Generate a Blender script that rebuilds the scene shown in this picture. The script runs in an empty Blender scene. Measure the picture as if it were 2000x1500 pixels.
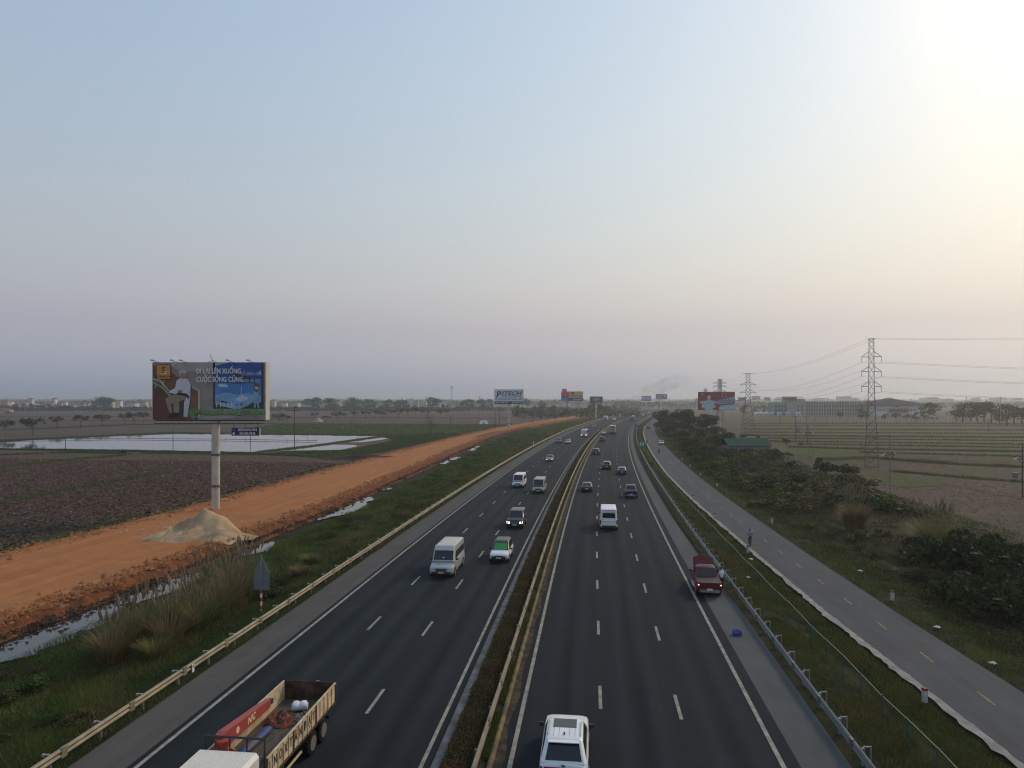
import bpy, bmesh, math, random
import numpy as np
from mathutils import Vector, Matrix, noise as mnoise

# ------------------------------------------------------------------ camera, sky, sun, exposure
sc = bpy.context.scene
COL = sc.collection
H, F, YH = 15.0, 1389.0, 780.0          # camera height (m), focal length and horizon row of a 2000 x 1500 frame
cam_d = bpy.data.cameras.new('camera')
cam = bpy.data.objects.new('camera', cam_d); COL.objects.link(cam); sc.camera = cam
cam_d.sensor_width = 36.0; cam_d.lens = 36.0 * F / 2000.0
cam_d.shift_y = 30.0 / 2000.0
cam_d.clip_start = 0.5; cam_d.clip_end = 20000.0
cam.location = (0, 0, H); cam.rotation_euler = (math.radians(90), 0, 0)

SUN_AZ, SUN_EL = 51.0, 35.0
world = bpy.data.worlds.new('World'); sc.world = world; world.use_nodes = True
nt = world.node_tree; bgn = nt.nodes['Background']
sky = nt.nodes.new('ShaderNodeTexSky'); sky.sky_type = 'NISHITA'; sky.sun_disc = False
sky.sun_elevation = math.radians(SUN_EL); sky.sun_rotation = math.radians(SUN_AZ)
sky.air_density = 2.0; sky.dust_density = 1.0; sky.ozone_density = 1.0
# hazy air: towards the horizon the clear sky gives way to spectrally flat haze lit like it, plus an even high veil
def wn(kind, **kw):
    q = nt.nodes.new(kind)
    for k_, v_ in kw.items(): setattr(q, k_, v_)
    return q
tcw = wn('ShaderNodeTexCoord'); spw = wn('ShaderNodeSeparateXYZ'); nt.links.new(tcw.outputs['Generated'], spw.inputs[0])
zc = wn('ShaderNodeMath', operation='MAXIMUM'); zc.inputs[1].default_value = 0.0; nt.links.new(spw.outputs['Z'], zc.inputs[0])
zk = wn('ShaderNodeMath', operation='MULTIPLY'); zk.inputs[1].default_value = -4.65; nt.links.new(zc.outputs[0], zk.inputs[0])
ze = wn('ShaderNodeMath', operation='EXPONENT'); nt.links.new(zk.outputs[0], ze.inputs[0])
zm = wn('ShaderNodeMath', operation='MULTIPLY_ADD', use_clamp=True); zm.inputs[1].default_value = 0.83; zm.inputs[2].default_value = 0.47; nt.links.new(ze.outputs[0], zm.inputs[0])
clr = wn('ShaderNodeVectorMath', operation='MULTIPLY'); clr.inputs[1].default_value = (1.75, 1.62, 1.40); nt.links.new(sky.outputs[0], clr.inputs[0])
bw = wn('ShaderNodeRGBToBW'); nt.links.new(sky.outputs[0], bw.inputs[0])
hzc = wn('ShaderNodeVectorMath', operation='MULTIPLY'); hzc.inputs[1].default_value = (0.60, 0.465, 0.28); nt.links.new(bw.outputs[0], hzc.inputs[0])
mxw = wn('ShaderNodeMix', data_type='RGBA'); nt.links.new(zm.outputs[0], mxw.inputs[0]); nt.links.new(clr.outputs[0], mxw.inputs[6]); nt.links.new(hzc.outputs[0], mxw.inputs[7])
veil = wn('ShaderNodeVectorMath', operation='ADD'); veil.inputs[1].default_value = (0.89, 1.67, 3.19)
nt.links.new(mxw.outputs[2], veil.inputs[0])
nt.links.new(veil.outputs[0], bgn.inputs[0]); bgn.inputs[1].default_value = 0.1
sun_d = bpy.data.lights.new('sun', 'SUN'); sun_d.energy = 1.5; sun_d.angle = math.radians(10); sun_d.color = (1.0, 0.78, 0.52)
sun = bpy.data.objects.new('sun', sun_d); COL.objects.link(sun)
_a, _e = math.radians(SUN_AZ), math.radians(SUN_EL)
sun.rotation_euler = Vector((math.sin(_a)*math.cos(_e), math.cos(_a)*math.cos(_e), math.sin(_e))).to_track_quat('Z', 'Y').to_euler()
sc.view_settings.view_transform = 'Standard'; sc.view_settings.look = 'None'
sc.view_settings.exposure = 0.0; sc.view_settings.gamma = 1.0
sc.render.engine = 'CYCLES'
sc.cycles.use_denoising = True
sc.cycles.filter_width = 1.15
sc.cycles.max_bounces = 6; sc.cycles.diffuse_bounces = 2; sc.cycles.glossy_bounces = 3
sc.cycles.transparent_max_bounces = 8; sc.cycles.volume_bounces = 0
sc.cycles.sample_clamp_indirect = 4.0

rng = np.random.default_rng(7)
random.seed(7)

# ------------------------------------------------------------------ coordinates
def G(px, py, z=0.0):
    d = (H - z) * F / (py - YH)
    return Vector(((px - 1000) * d / F, d, z))
def at(px, py, d):
    return Vector(((px - 1000) * d / F, d, H - (py - YH) * d / F))
_sl = [(-200,.105),(50,.113),(120,.13),(215,.152),(320,.178),(420,.212),(500,.235),(1000,.25),(1500,.33),(6500,.45)]
_Y = np.arange(-200, 6500, 1.0)
_S = np.interp(_Y, [a for a, b in _sl], [b for a, b in _sl])
_X = np.concatenate([[0], np.cumsum((_S[1:] + _S[:-1]) / 2)]); _X -= np.interp(40, _Y, _X) + 0.62
def CX(s): return np.interp(s, _Y, _X)
def SL(s): return np.interp(s, _Y, _S)
def P(s, o, z=0.0):
    t = float(SL(s)); n = math.hypot(t, 1)
    return Vector((float(CX(s)) + o / n, s - o * t / n, z))
def Pn(s, o, z):
    t = SL(s); n = np.hypot(t, 1)
    return np.stack([CX(s) + o / n, s - o * t / n, z + 0 * s], -1)
def head(s): return -math.atan(float(SL(s)))
def so(x, y):
    s = y
    for _ in range(4):
        t = SL(s); o = (x - CX(s)) * np.sqrt(1 + t*t) / 1.0
        o = ((x - CX(s)) - (y - s) * t) / np.sqrt(1 + t*t)
        s = y + o * t / np.sqrt(1 + t*t)
    return s, o
def ip(x, pts): return np.interp(x, [p[0] for p in pts], [p[1] for p in pts])

# ------------------------------------------------------------------ materials
MATS = {}
def mat(name, c, rough=0.7, metal=0.0, c2=None, scale=4.0, detail=4.0, bump=0.0, bscale=None, spec=0.4, coat=0.0, emit=0.0, contrast=0.5, c3=None, scale3=0.1, stretch=None, world=True, trans=0.0):
    if name in MATS: return MATS[name]
    m = bpy.data.materials.new(name); m.use_nodes = True
    n = m.node_tree; b = n.nodes['Principled BSDF']
    b.inputs['Base Color'].default_value = (*c, 1); b.inputs['Roughness'].default_value = rough
    b.inputs['Metallic'].default_value = metal; b.inputs['Specular IOR Level'].default_value = spec if rough < .8 else min(spec, .08)
    b.inputs['Coat Weight'].default_value = coat; b.inputs['Coat Roughness'].default_value = 0.08
    if emit:
        b.inputs['Emission Color'].default_value = (*c, 1); b.inputs['Emission Strength'].default_value = emit
    if c2 is not None or bump:
        tc = n.nodes.new('ShaderNodeTexCoord'); src = tc.outputs['Object']
        if world:
            ge = n.nodes.new('ShaderNodeNewGeometry'); src = ge.outputs['Position']
        if stretch:
            mp = n.nodes.new('ShaderNodeMapping'); mp.inputs['Scale'].default_value = stretch[0]
            mp.inputs['Rotation'].default_value = (0, 0, stretch[1]); n.links.new(src, mp.inputs[0]); src = mp.outputs[0]
        nz = n.nodes.new('ShaderNodeTexNoise'); nz.inputs['Scale'].default_value = scale; nz.inputs['Detail'].default_value = detail
        n.links.new(src, nz.inputs['Vector'])
    if c2 is not None:
        r = n.nodes.new('ShaderNodeValToRGB'); r.color_ramp.elements[0].position = 0.5 - contrast/2*0.5; r.color_ramp.elements[1].position = 0.5 + contrast/2*0.5
        r.color_ramp.elements[0].color = (*c, 1); r.color_ramp.elements[1].color = (*c2, 1)
        n.links.new(nz.outputs[0], r.inputs[0]); out = r.outputs[0]
        if c3 is not None:
            n3 = n.nodes.new('ShaderNodeTexNoise'); n3.inputs['Scale'].default_value = scale3; n3.inputs['Detail'].default_value = 3
            n.links.new(src, n3.inputs['Vector'])
            r3 = n.nodes.new('ShaderNodeValToRGB'); r3.color_ramp.elements[0].position = .45; r3.color_ramp.elements[1].position = .62
            n.links.new(n3.outputs[0], r3.inputs[0])
            mx = n.nodes.new('ShaderNodeMixRGB'); n.links.new(r3.outputs[0], mx.inputs[0]); n.links.new(out, mx.inputs[1]); mx.inputs[2].default_value = (*c3, 1)
            out = mx.outputs[0]
        n.links.new(out, b.inputs['Base Color'])
    if bump:
        nb = n.nodes.new('ShaderNodeTexNoise'); nb.inputs['Scale'].default_value = bscale or scale*3; nb.inputs['Detail'].default_value = 5
        n.links.new(src, nb.inputs['Vector'])
        bp = n.nodes.new('ShaderNodeBump'); bp.inputs['Strength'].default_value = bump; bp.inputs['Distance'].default_value = 0.1
        n.links.new(nb.outputs[0], bp.inputs['Height']); n.links.new(bp.outputs[0], b.inputs['Normal'])
    MATS[name] = m; return m
def roadmat(name, c, c2, lane0=1.8, lanew=3.75, track=.25, oil=.2, stretch=(1.0,.04), rough=.8, spec=.2, fine=.35, bump=.12, stain=None):
    """surface laid along the road: UV is (offset, distance); wheel tracks follow the lanes"""
    m = bpy.data.materials.new(name); m.use_nodes = True; n = m.node_tree; b = n.nodes['Principled BSDF']; L = n.links.new
    def math_(op, x, y=None, z=None):
        k = n.nodes.new('ShaderNodeMath'); k.operation = op
        for i, q in enumerate((x, y, z)):
            if q is None: continue
            if isinstance(q, (int, float)): k.inputs[i].default_value = q
            else: L(q, k.inputs[i])
        return k.outputs[0]
    uv = n.nodes.new('ShaderNodeUVMap'); sx = n.nodes.new('ShaderNodeSeparateXYZ'); L(uv.outputs[0], sx.inputs[0])
    mp = n.nodes.new('ShaderNodeMapping'); mp.inputs['Scale'].default_value = (stretch[0], stretch[1], 1); L(uv.outputs[0], mp.inputs[0])
    n1 = n.nodes.new('ShaderNodeTexNoise'); n1.inputs['Scale'].default_value = 1.0; n1.inputs['Detail'].default_value = 7; n1.inputs['Roughness'].default_value = .65; L(mp.outputs[0], n1.inputs['Vector'])
    n2 = n.nodes.new('ShaderNodeTexNoise'); n2.inputs['Scale'].default_value = fine; n2.inputs['Detail'].default_value = 10; n2.inputs['Roughness'].default_value = .7; L(uv.outputs[0], n2.inputs['Vector'])
    n3 = n.nodes.new('ShaderNodeTexNoise'); n3.inputs['Scale'].default_value = 9.0; n3.inputs['Detail'].default_value = 6; n3.inputs['Roughness'].default_value = .8; L(uv.outputs[0], n3.inputs['Vector'])
    fac = math_('ADD', math_('MULTIPLY', n1.outputs[0], .9), math_('MULTIPLY', n2.outputs[0], .55)); fac = math_('ADD', fac, math_('MULTIPLY', n3.outputs[0], .5))
    if track:
        t = math_('FRACT', math_('DIVIDE', math_('SUBTRACT', math_('ABSOLUTE', sx.outputs[0]), lane0), lanew))
        dd = math_('SUBTRACT', math_('ABSOLUTE', math_('SUBTRACT', t, .5)), .215); g = math_('POWER', 2.718, math_('MULTIPLY', math_('MULTIPLY', dd, dd), -130.0))
        d0 = math_('SUBTRACT', t, .5); g0 = math_('POWER', 2.718, math_('MULTIPLY', math_('MULTIPLY', d0, d0), -160.0))
        fac = math_('SUBTRACT', math_('ADD', fac, math_('MULTIPLY', g, track)), math_('MULTIPLY', g0, oil))
    mr = n.nodes.new('ShaderNodeMapRange'); mr.inputs['From Min'].default_value = .62; mr.inputs['From Max'].default_value = 1.38; L(fac, mr.inputs['Value'])
    mx = n.nodes.new('ShaderNodeMixRGB'); mx.inputs[1].default_value = (*c, 1); mx.inputs[2].default_value = (*c2, 1); L(mr.outputs[0], mx.inputs[0]); out = mx.outputs[0]
    if stain:
        n4 = n.nodes.new('ShaderNodeTexNoise'); n4.inputs['Scale'].default_value = .16; n4.inputs['Detail'].default_value = 6; L(uv.outputs[0], n4.inputs['Vector'])
        r4 = n.nodes.new('ShaderNodeMapRange'); r4.inputs['From Min'].default_value = .56; r4.inputs['From Max'].default_value = .72; L(n4.outputs[0], r4.inputs['Value'])
        m4 = n.nodes.new('ShaderNodeMixRGB'); L(r4.outputs[0], m4.inputs[0]); L(out, m4.inputs[1]); m4.inputs[2].default_value = (*stain, 1); out = m4.outputs[0]
    L(out, b.inputs['Base Color']); b.inputs['Roughness'].default_value = rough; b.inputs['Specular IOR Level'].default_value = spec
    bp = n.nodes.new('ShaderNodeBump'); bp.inputs['Strength'].default_value = bump; bp.inputs['Distance'].default_value = .1; L(fac, bp.inputs['Height']); L(bp.outputs[0], b.inputs['Normal'])
    MATS[name] = m; return m
def leafmat(name, c, c2, trans=0.25):
    """foliage: colour runs from c to c2 by a random value stored on every leaf or blade"""
    if name in MATS: return MATS[name]
    m = bpy.data.materials.new(name); m.use_nodes = True; n = m.node_tree; b = n.nodes['Principled BSDF']
    at_ = n.nodes.new('ShaderNodeAttribute'); at_.attribute_name = 'tone'
    mx = n.nodes.new('ShaderNodeMixRGB'); mx.inputs[1].default_value = (*c, 1); mx.inputs[2].default_value = (*c2, 1)
    n.links.new(at_.outputs['Fac'], mx.inputs[0]); n.links.new(mx.outputs[0], b.inputs['Base Color'])
    b.inputs['Roughness'].default_value = 0.65; b.inputs['Specular IOR Level'].default_value = 0.2
    tr = n.nodes.new('ShaderNodeBsdfTranslucent'); n.links.new(mx.outputs[0], tr.inputs[0])
    ms = n.nodes.new('ShaderNodeMixShader'); ms.inputs[0].default_value = trans
    n.links.new(b.outputs[0], ms.inputs[1]); n.links.new(tr.outputs[0], ms.inputs[2])
    n.links.new(ms.outputs[0], n.nodes['Material Output'].inputs[0])
    MATS[name] = m; return m
def flat(name, c, rough=0.6, **k): return mat(name, c, rough, **k)
def paint(name, c, metal=0.0): return mat('paint_' + name, c, 0.38, metal, coat=0.3 if max(c) > .15 else .12, spec=0.4, c2=tuple(x*0.86 for x in c), scale=1.3, contrast=1.0)
STEEL = mat('galvanised steel', (.32,.34,.36), .5, .5, c2=(.24,.25,.26), scale=3)
DARKMETAL = mat('dark metal', (.05,.05,.055), .5, .5)
GLASS = mat('dark glass', (.012,.014,.016), .08, 0, spec=.6)
TYRE = mat('tyre rubber', (.018,.018,.019), .85)
RIM = mat('wheel rim', (.30,.31,.33), .4, .6)
BLACKP = mat('black plastic', (.02,.02,.022), .6)
PLATE = mat('number plate white', (.62,.62,.6), .5)
PLATEY = mat('number plate yellow', (.6,.45,.12), .5)
CONC = mat('concrete', (.36,.35,.33), .85, c2=(.27,.265,.25), scale=1.5, bump=.15)

# ------------------------------------------------------------------ mesh helpers
class MB:
    def __init__(s): s.v = []; s.f = []
    def add(s, vs, fs):
        b = len(s.v); s.v += [tuple(v) for v in vs]; s.f += [tuple(i + b for i in f) for f in fs]; return s
    def box(s, c, d, rz=0.0, M=None):
        hx, hy, hz = d[0]/2, d[1]/2, d[2]/2
        pts = [Vector((x, y, z)) for z in (-hz, hz) for y in (-hy, hy) for x in (-hx, hx)]
        R = M if M is not None else Matrix.Rotation(rz, 3, 'Z')
        pts = [R @ p + Vector(c) for p in pts]
        return s.add(pts, [(0,2,3,1),(4,5,7,6),(0,1,5,4),(2,6,7,3),(0,4,6,2),(1,3,7,5)])
    def hexa(s, p): return s.add(p, [(3,2,1,0),(4,5,6,7),(0,1,5,4),(1,2,6,5),(2,3,7,6),(3,0,4,7)])
    def cyl(s, p0, p1, r0, r1=None, n=8, cap=True):
        p0, p1 = Vector(p0), Vector(p1); r1 = r0 if r1 is None else r1
        d = (p1 - p0); q = d.to_track_quat('Z', 'Y') if d.length > 1e-9 else Matrix.Identity(3).to_quaternion()
        vs = []
        for p, r in ((p0, r0), (p1, r1)):
            for i in range(n):
                a = 2*math.pi*i/n; vs.append(p + q @ Vector((r*math.cos(a), r*math.sin(a), 0)))
        fs = [(i, (i+1) % n, n+(i+1) % n, n+i) for i in range(n)]
        if cap: fs += [tuple(reversed(range(n))), tuple(range(n, 2*n))]
        return s.add(vs, fs)
    def tube(s, pts, r, n=6):
        for a, b in zip(pts[:-1], pts[1:]): s.cyl(a, b, r, r, n)
        return s
    def loft(s, rings, closed=True, cap=True):
        n = len(rings[0]); vs = [v for r in rings for v in r]; fs = []
        for k in range(len(rings)-1):
            for i in range(n if closed else n-1):
                j = (i+1) % n; fs.append((k*n+i, k*n+j, (k+1)*n+j, (k+1)*n+i))
        if cap and closed: fs += [tuple(reversed(range(n))), tuple(range((len(rings)-1)*n, len(rings)*n))]
        return s.add(vs, fs)
    def lathe(s, prof, n=16, c=(0,0,0)):
        return s.loft([[(c[0]+r*math.cos(2*math.pi*i/n), c[1]+r*math.sin(2*math.pi*i/n), c[2]+z) for i in range(n)] for r, z in prof])
    def build(s, name, m, parent=None, smooth=0, fix=True):
        me = bpy.data.meshes.new(name); me.from_pydata(s.v, [], s.f)
        if fix:
            bm = bmesh.new(); bm.from_mesh(me); bmesh.ops.recalc_face_normals(bm, faces=bm.faces); bm.to_mesh(me); bm.free()
        o = bpy.data.objects.new(name, me); COL.objects.link(o)
        if m: me.materials.append(m)
        if smooth:
            me.shade_smooth(); me.set_sharp_from_angle(angle=math.radians(smooth))
        if parent: o.parent = parent
        return o
def tag(o, label=None, cat=None, group=None, kind=None):
    if label: o['label'] = label
    if cat: o['category'] = cat
    if group: o['group'] = group
    if kind: o['kind'] = kind
    return o
def thing(name, label, cat, loc=(0,0,0), rz=0.0, group=None):
    o = bpy.data.objects.new(name, None); COL.objects.link(o); o.empty_display_size = .3
    o.location = loc; o.rotation_euler = (0, 0, rz)
    return tag(o, label, cat, group)
def dup(root, loc, rz, label, group=None, scale=None):
    r = root.copy(); COL.objects.link(r); r.location = loc; r.rotation_euler = (0, 0, rz); r['label'] = label
    if group: r['group'] = group
    if scale: r.scale = scale
    for ch in list(root.children):
        c = ch.copy(); COL.objects.link(c); c.parent = r
        for g in ch.children:
            d = g.copy(); COL.objects.link(d); d.parent = c
    return r
def npmesh(name, v, tris, m, tone=None, parent=None, smooth=False, uv=None):
    """mesh from numpy arrays; tris (n,3) or quads (n,4); tone: one value per face"""
    me = bpy.data.meshes.new(name); k = tris.shape[1]
    me.vertices.add(len(v)); me.vertices.foreach_set('co', np.ascontiguousarray(v, np.float32).ravel())
    me.loops.add(tris.size); me.loops.foreach_set('vertex_index', np.ascontiguousarray(tris, np.int32).ravel())
    me.polygons.add(len(tris)); me.polygons.foreach_set('loop_start', np.arange(0, tris.size, k, dtype=np.int32))
    me.update(calc_edges=True); me.validate()
    if tone is not None:
        a = me.attributes.new('tone', 'FLOAT', 'FACE'); a.data.foreach_set('value', np.ascontiguousarray(tone, np.float32))
    if uv is not None:
        l = me.uv_layers.new(name='UVMap'); l.data.foreach_set('uv', np.ascontiguousarray(uv[tris.ravel()], np.float32).ravel())
    if smooth: me.shade_smooth()
    o = bpy.data.objects.new(name, me); COL.objects.link(o); me.materials.append(m)
    if parent: o.parent = parent
    return o
ORD = ['first','second','third','fourth','fifth','sixth','seventh','eighth','ninth','tenth','eleventh','twelfth','thirteenth','fourteenth','fifteenth','sixteenth','seventeenth','eighteenth','nineteenth','twentieth','twenty-first','twenty-second','twenty-third','twenty-fourth','twenty-fifth','twenty-sixth','twenty-seventh','twenty-eighth','twenty-ninth','thirtieth','thirty-first','thirty-second','thirty-third','thirty-fourth','thirty-fifth','thirty-sixth','thirty-seventh','thirty-eighth','thirty-ninth','fortieth','forty-first','forty-second','forty-third','forty-fourth','forty-fifth','forty-sixth','forty-seventh','forty-eighth','forty-ninth','fiftieth']
def slist(s0, s1, d0=1.0, g=1.02, dmax=40):
    out = [s0]; d = d0
    while out[-1] < s1:
        if out[-1] > 60: d = min(d*g, dmax)
        out.append(min(out[-1] + d, s1))
    return np.array(out)
def sheet(name, prof, ss, m, parent=None, jitter=0.0, smooth=True):
    """lofted sheet along the road; prof: list of (offset or pts-list, z)"""
    k = len(prof); V = np.zeros((len(ss), k, 3)); UV = np.zeros((len(ss), k, 2))
    for i, (o, z) in enumerate(prof):
        oo = ip(ss, o) if isinstance(o, list) else np.full(len(ss), float(o))
        V[:, i] = Pn(ss, oo, np.full(len(ss), z)); UV[:, i, 0] = oo; UV[:, i, 1] = ss
    if jitter:
        j = rng.normal(0, jitter, V.shape[:2]); j[:, 0] *= .1; j[:, -1] *= .1; V[..., 2] += j
    idx = np.arange(len(ss)*k).reshape(len(ss), k)
    q = np.stack([idx[:-1, :-1], idx[:-1, 1:], idx[1:, 1:], idx[1:, :-1]], -1).reshape(-1, 4)
    return npmesh(name, V.reshape(-1, 3), q, m, parent=parent, smooth=smooth, uv=UV.reshape(-1, 2))
def polysheet(name, pix, z, m, parent=None):
    pts = [G(x, y, z) for x, y in pix]
    mb = MB(); mb.add(pts, [tuple(range(len(pts)))])
    o = mb.build(name, m, parent)
    return o
def text(name, body, size, loc, m, parent, align='LEFT', bold=0.0, shear=0.0, sx=1.0, rot=(math.pi/2,0,0), spacing=1.0):
    c = bpy.data.curves.new(name, 'FONT'); c.body = body; c.size = size; c.align_x = align; c.align_y = 'CENTER'
    c.offset = bold; c.shear = shear; c.extrude = 0.004; c.space_character = spacing; c.resolution_u = 3
    tmp = bpy.data.objects.new(name, c); COL.objects.link(tmp)
    bpy.context.view_layer.update()
    me = bpy.data.meshes.new_from_object(tmp.evaluated_get(bpy.context.evaluated_depsgraph_get())); bpy.data.objects.remove(tmp); bpy.data.curves.remove(c)
    me.name = name; me.materials.clear(); me.materials.append(m)
    o = bpy.data.objects.new(name, me); COL.objects.link(o)
    o.location = loc; o.rotation_euler = rot; o.scale = (sx, 1, 1); o.parent = parent
    return o
# ------------------------------------------------------------------ the setting: ground, fields, roads, water
SRL = [(-100,26.2),(0,25.0),(33,23.2),(54,22.0),(80,21.2),(115,20.1),(150,19.4),(420,19.2),(2000,20)]     # service road, left edge
SRR = [(-100,30.5),(0,29.3),(41,27.8),(54,27.2),(77,26.5),(119,25.6),(155,25.2),(300,24.8),(2000,26)]     # service road, right edge
DL_ = [(-100,-56),(60,-54.6),(100,-53.6),(150,-55),(230,-57),(380,-61),(600,-59),(760,-50),(2000,-44)]    # dirt road, field side
DR_ = [(-100,-36),(46,-36.4),(60,-35.4),(107,-35),(176,-38),(300,-46),(430,-47.5),(670,-44),(760,-42),(2000,-36)]
def shift(pts, d): return [(a, b + d) for a, b in pts]
S_ALL = slist(-60, 5200, 1.5, 1.03, 60)
S_MID = slist(-60, 1500, 1.0, 1.02, 30)
ASPH = roadmat('asphalt', (.0085,.0125,.0155), (.0215,.027,.0315), track=.26, oil=.2, rough=.82, spec=.08)
ASPH2 = roadmat('shoulder asphalt', (.058,.056,.054), (.112,.107,.100), track=0, stretch=(.8,.06), rough=.85, spec=.1, stain=(.066,.060,.054))
ASPH3 = roadmat('pale shoulder concrete', (.055,.062,.066), (.105,.112,.114), track=0, stretch=(.8,.08), rough=.85, spec=.1, stain=(.088,.082,.072))
SERV = roadmat('service road asphalt', (.048,.052,.058), (.100,.103,.108), track=0, stretch=(.9,.08), rough=.85, spec=.1, stain=(.070,.066,.062))
LINE = mat('white road paint', (.33,.315,.27), .85, c2=(.17,.165,.15), scale=1.8, detail=9, contrast=.7)
LINEY = mat('yellow road paint', (.30,.25,.13), .85, c2=(.16,.14,.09), scale=1.8, detail=6, contrast=.7)
DIRT = roadmat('red laterite dirt', (.235,.083,.028), (.46,.215,.098), track=0, stretch=(1.5,.045), rough=.95, spec=.05, fine=.5, bump=.7, stain=(.27,.135,.07))
BANK = mat('raw red bank', (.215,.075,.026), .95, c2=(.09,.042,.024), scale=.8, detail=9, contrast=.6, bump=1.0, bscale=2.5)
MUD = mat('dark wet mud', (.03,.022,.017), .9, c2=(.075,.05,.036), scale=1.6, detail=8, contrast=.6, bump=.9)
SOILV = mat('verge soil', (.016,.019,.008), .95, c2=(.034,.031,.016), scale=.6, detail=6, bump=.5)
PLAIN = mat('stubble plain', (.070,.050,.040), .95, c2=(.105,.078,.062), scale=.5, detail=9, contrast=.7, c3=(.055,.06,.028), scale3=.012, bump=.5, bscale=2)
PLOUGH = mat('ploughed soil', (.016,.0095,.0075), .95, c2=(.09,.059,.044), scale=1.7, detail=10, contrast=.36, bump=1.0, bscale=2.6)
PLOUGH2 = mat('far ploughed soil', (.060,.036,.031), .95, c2=(.115,.078,.066), scale=.9, detail=9, contrast=.5, bump=.8, bscale=1.5)
STUB = mat('stubble soil', (.05,.033,.026), .95, c2=(.125,.09,.07), scale=1.1, detail=10, contrast=.42, c3=(.068,.068,.034), scale3=.06, bump=.8, bscale=1.5)
RICE = mat('green crop', (.036,.055,.012), .9, c2=(.06,.078,.022), scale=.7, detail=7, contrast=.7, bump=.8, bscale=2, c3=(.062,.056,.022), scale3=.05)
BUND = mat('grassy bund', (.022,.032,.010), .95, c2=(.045,.052,.018), scale=1.2, detail=6, bump=.8, bscale=4)
WATER = mat('pond water', (.02,.023,.024), .05, spec=.5, bump=.015, bscale=1.2)
SAND = mat('pale sand', (.37,.255,.15), .95, c2=(.46,.325,.195), scale=.9, detail=9, contrast=.7, bump=.6, bscale=4, c3=(.27,.19,.12), scale3=.35)
HEDGE_SOIL = mat('median soil', (.022,.019,.013), .95, c2=(.045,.036,.024), scale=2)
YKERB = mat('yellow kerb paint', (.20,.155,.075), .9, c2=(.10,.085,.06), scale=1.6, detail=9, contrast=.5)

gmb = MB(); gmb.add([(-5200,-350,-1.9),(5600,-350,-1.9),(5600,6400,-1.9),(-5200,6400,-1.9)], [(0,1,2,3)])
tag(gmb.build('ground', PLAIN), kind='structure')
tag(sheet('plain', [(-2500,-1.3),(-800,-1.3),(-300,-1.3),(-120,-1.3),(shift(DL_,-3),-1.3)], S_ALL, PLAIN), kind='structure')
tag(sheet('plain', [(shift(SRR,7),-1.3),(80,-1.3),(160,-1.3),(400,-1.3),(1200,-1.3),(2600,-1.3)], S_ALL, PLAIN), kind='structure')
# dirt road on its bank
dr = sheet('dirt_road', [(shift(DL_,-3.2),-1.36),(shift(DL_,-.8),-.85),(shift(DL_,.8),-.55),(shift(DL_,3),-.68),(shift(DL_,6.5),-.6),(shift(DL_,9),-.7),(shift(DR_,-4.5),-.6),(shift(DR_,-2),-.66),(shift(DR_,-.3),-.62)], slist(-60,1100,.6,1.015,15), DIRT, jitter=.035)
tag(dr, kind='structure')
bk = sheet('bank', [(shift(DR_,-.35),-.64),(shift(DR_,.5),-.95),(shift(DR_,1.2),-1.35),(shift(DR_,2.2),-1.7)], slist(-60,1100,.6,1.015,15), BANK, jitter=.10)
tag(bk, kind='structure')
# ditch bed and the left verge slope
vl = sheet('verge', [(shift(DR_,1.9),-1.62),(shift(DR_,4.0),-1.7),(shift(DR_,6.5),-1.42),(-26,-1.3),(-22.5,-1.1),(-20,-.6),(-18.2,-.15),(-16.9,-.06),(-15.95,-.03)], slist(-60,1500,.8,1.015,25), SOILV, jitter=.05)
tag(vl, kind='structure')
# right verge between the highway and the service road, and beyond it
SHE = [(-100,15.7),(50,15.6),(90,15.0),(200,14.6),(2000,14.8)]
vr = sheet('verge', [(shift(SHE,-.1),-.03),(16.5,-.06),(17.8,-.2),(shift(SRL,-3.4),-.5),(shift(SRL,-1.6),-.78),(shift(SRL,-.6),-.70),(shift(SRL,0.05),-.56)], S_MID, SOILV, jitter=.04)
tag(vr, kind='structure')
vr2 = sheet('verge', [(shift(SRR,-.1),-.58),(shift(SRR,1.5),-.62),(shift(SRR,3.5),-.9),(shift(SRR,7.2),-1.34)], S_MID, SOILV, jitter=.06)
tag(vr2, kind='structure')
tag(sheet('scrub_ground', [(shift(SRR,7.0),-1.32),(40,-1.15),([(-100,70),(60,62),(80,52),(130,50),(180,56),(250,58),(500,50)],-1.2)], slist(-60,480,1.0,1.02,8), SOILV, jitter=.05), kind='structure')
# carriageways with markings
def road(name, o0, o1, z, m, ss=S_ALL):
    return tag(sheet(name, [(o0, z), ((o0+o1)/2 if not isinstance(o0, list) else shift(o0, 2.5), z + .02), (o1, z)], ss, m), kind='structure')
road_l = road('highway_road', -13.75, -1.45, 0.0, ASPH)
road_r = road('highway_road', 1.05, 13.55, 0.0, ASPH)
tag(sheet('road_shoulder', [(-16.15,-.01),(-13.75,.004)], S_ALL, ASPH2), kind='structure')
tag(sheet('road_shoulder', [(13.55,.004),(SHE,-.01)], S_ALL, ASPH3), kind='structure')
serv = road('service_road', SRL, SRR, -.55, SERV, S_MID)
SS_L = slist(-40, 1500, 2.0, 1.03, 25)
def line(o, w, m, parent, z=.026, ss=SS_L): return sheet('edge_line', [(o-w/2, z), (o+w/2, z)], ss, m, parent=parent)
line(-13.35, .2, LINE, road_l); line(-1.85, .17, LINE, road_l)
line(1.75, .2, LINE, road_r); line(12.85, .2, LINE, road_r)
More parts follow.
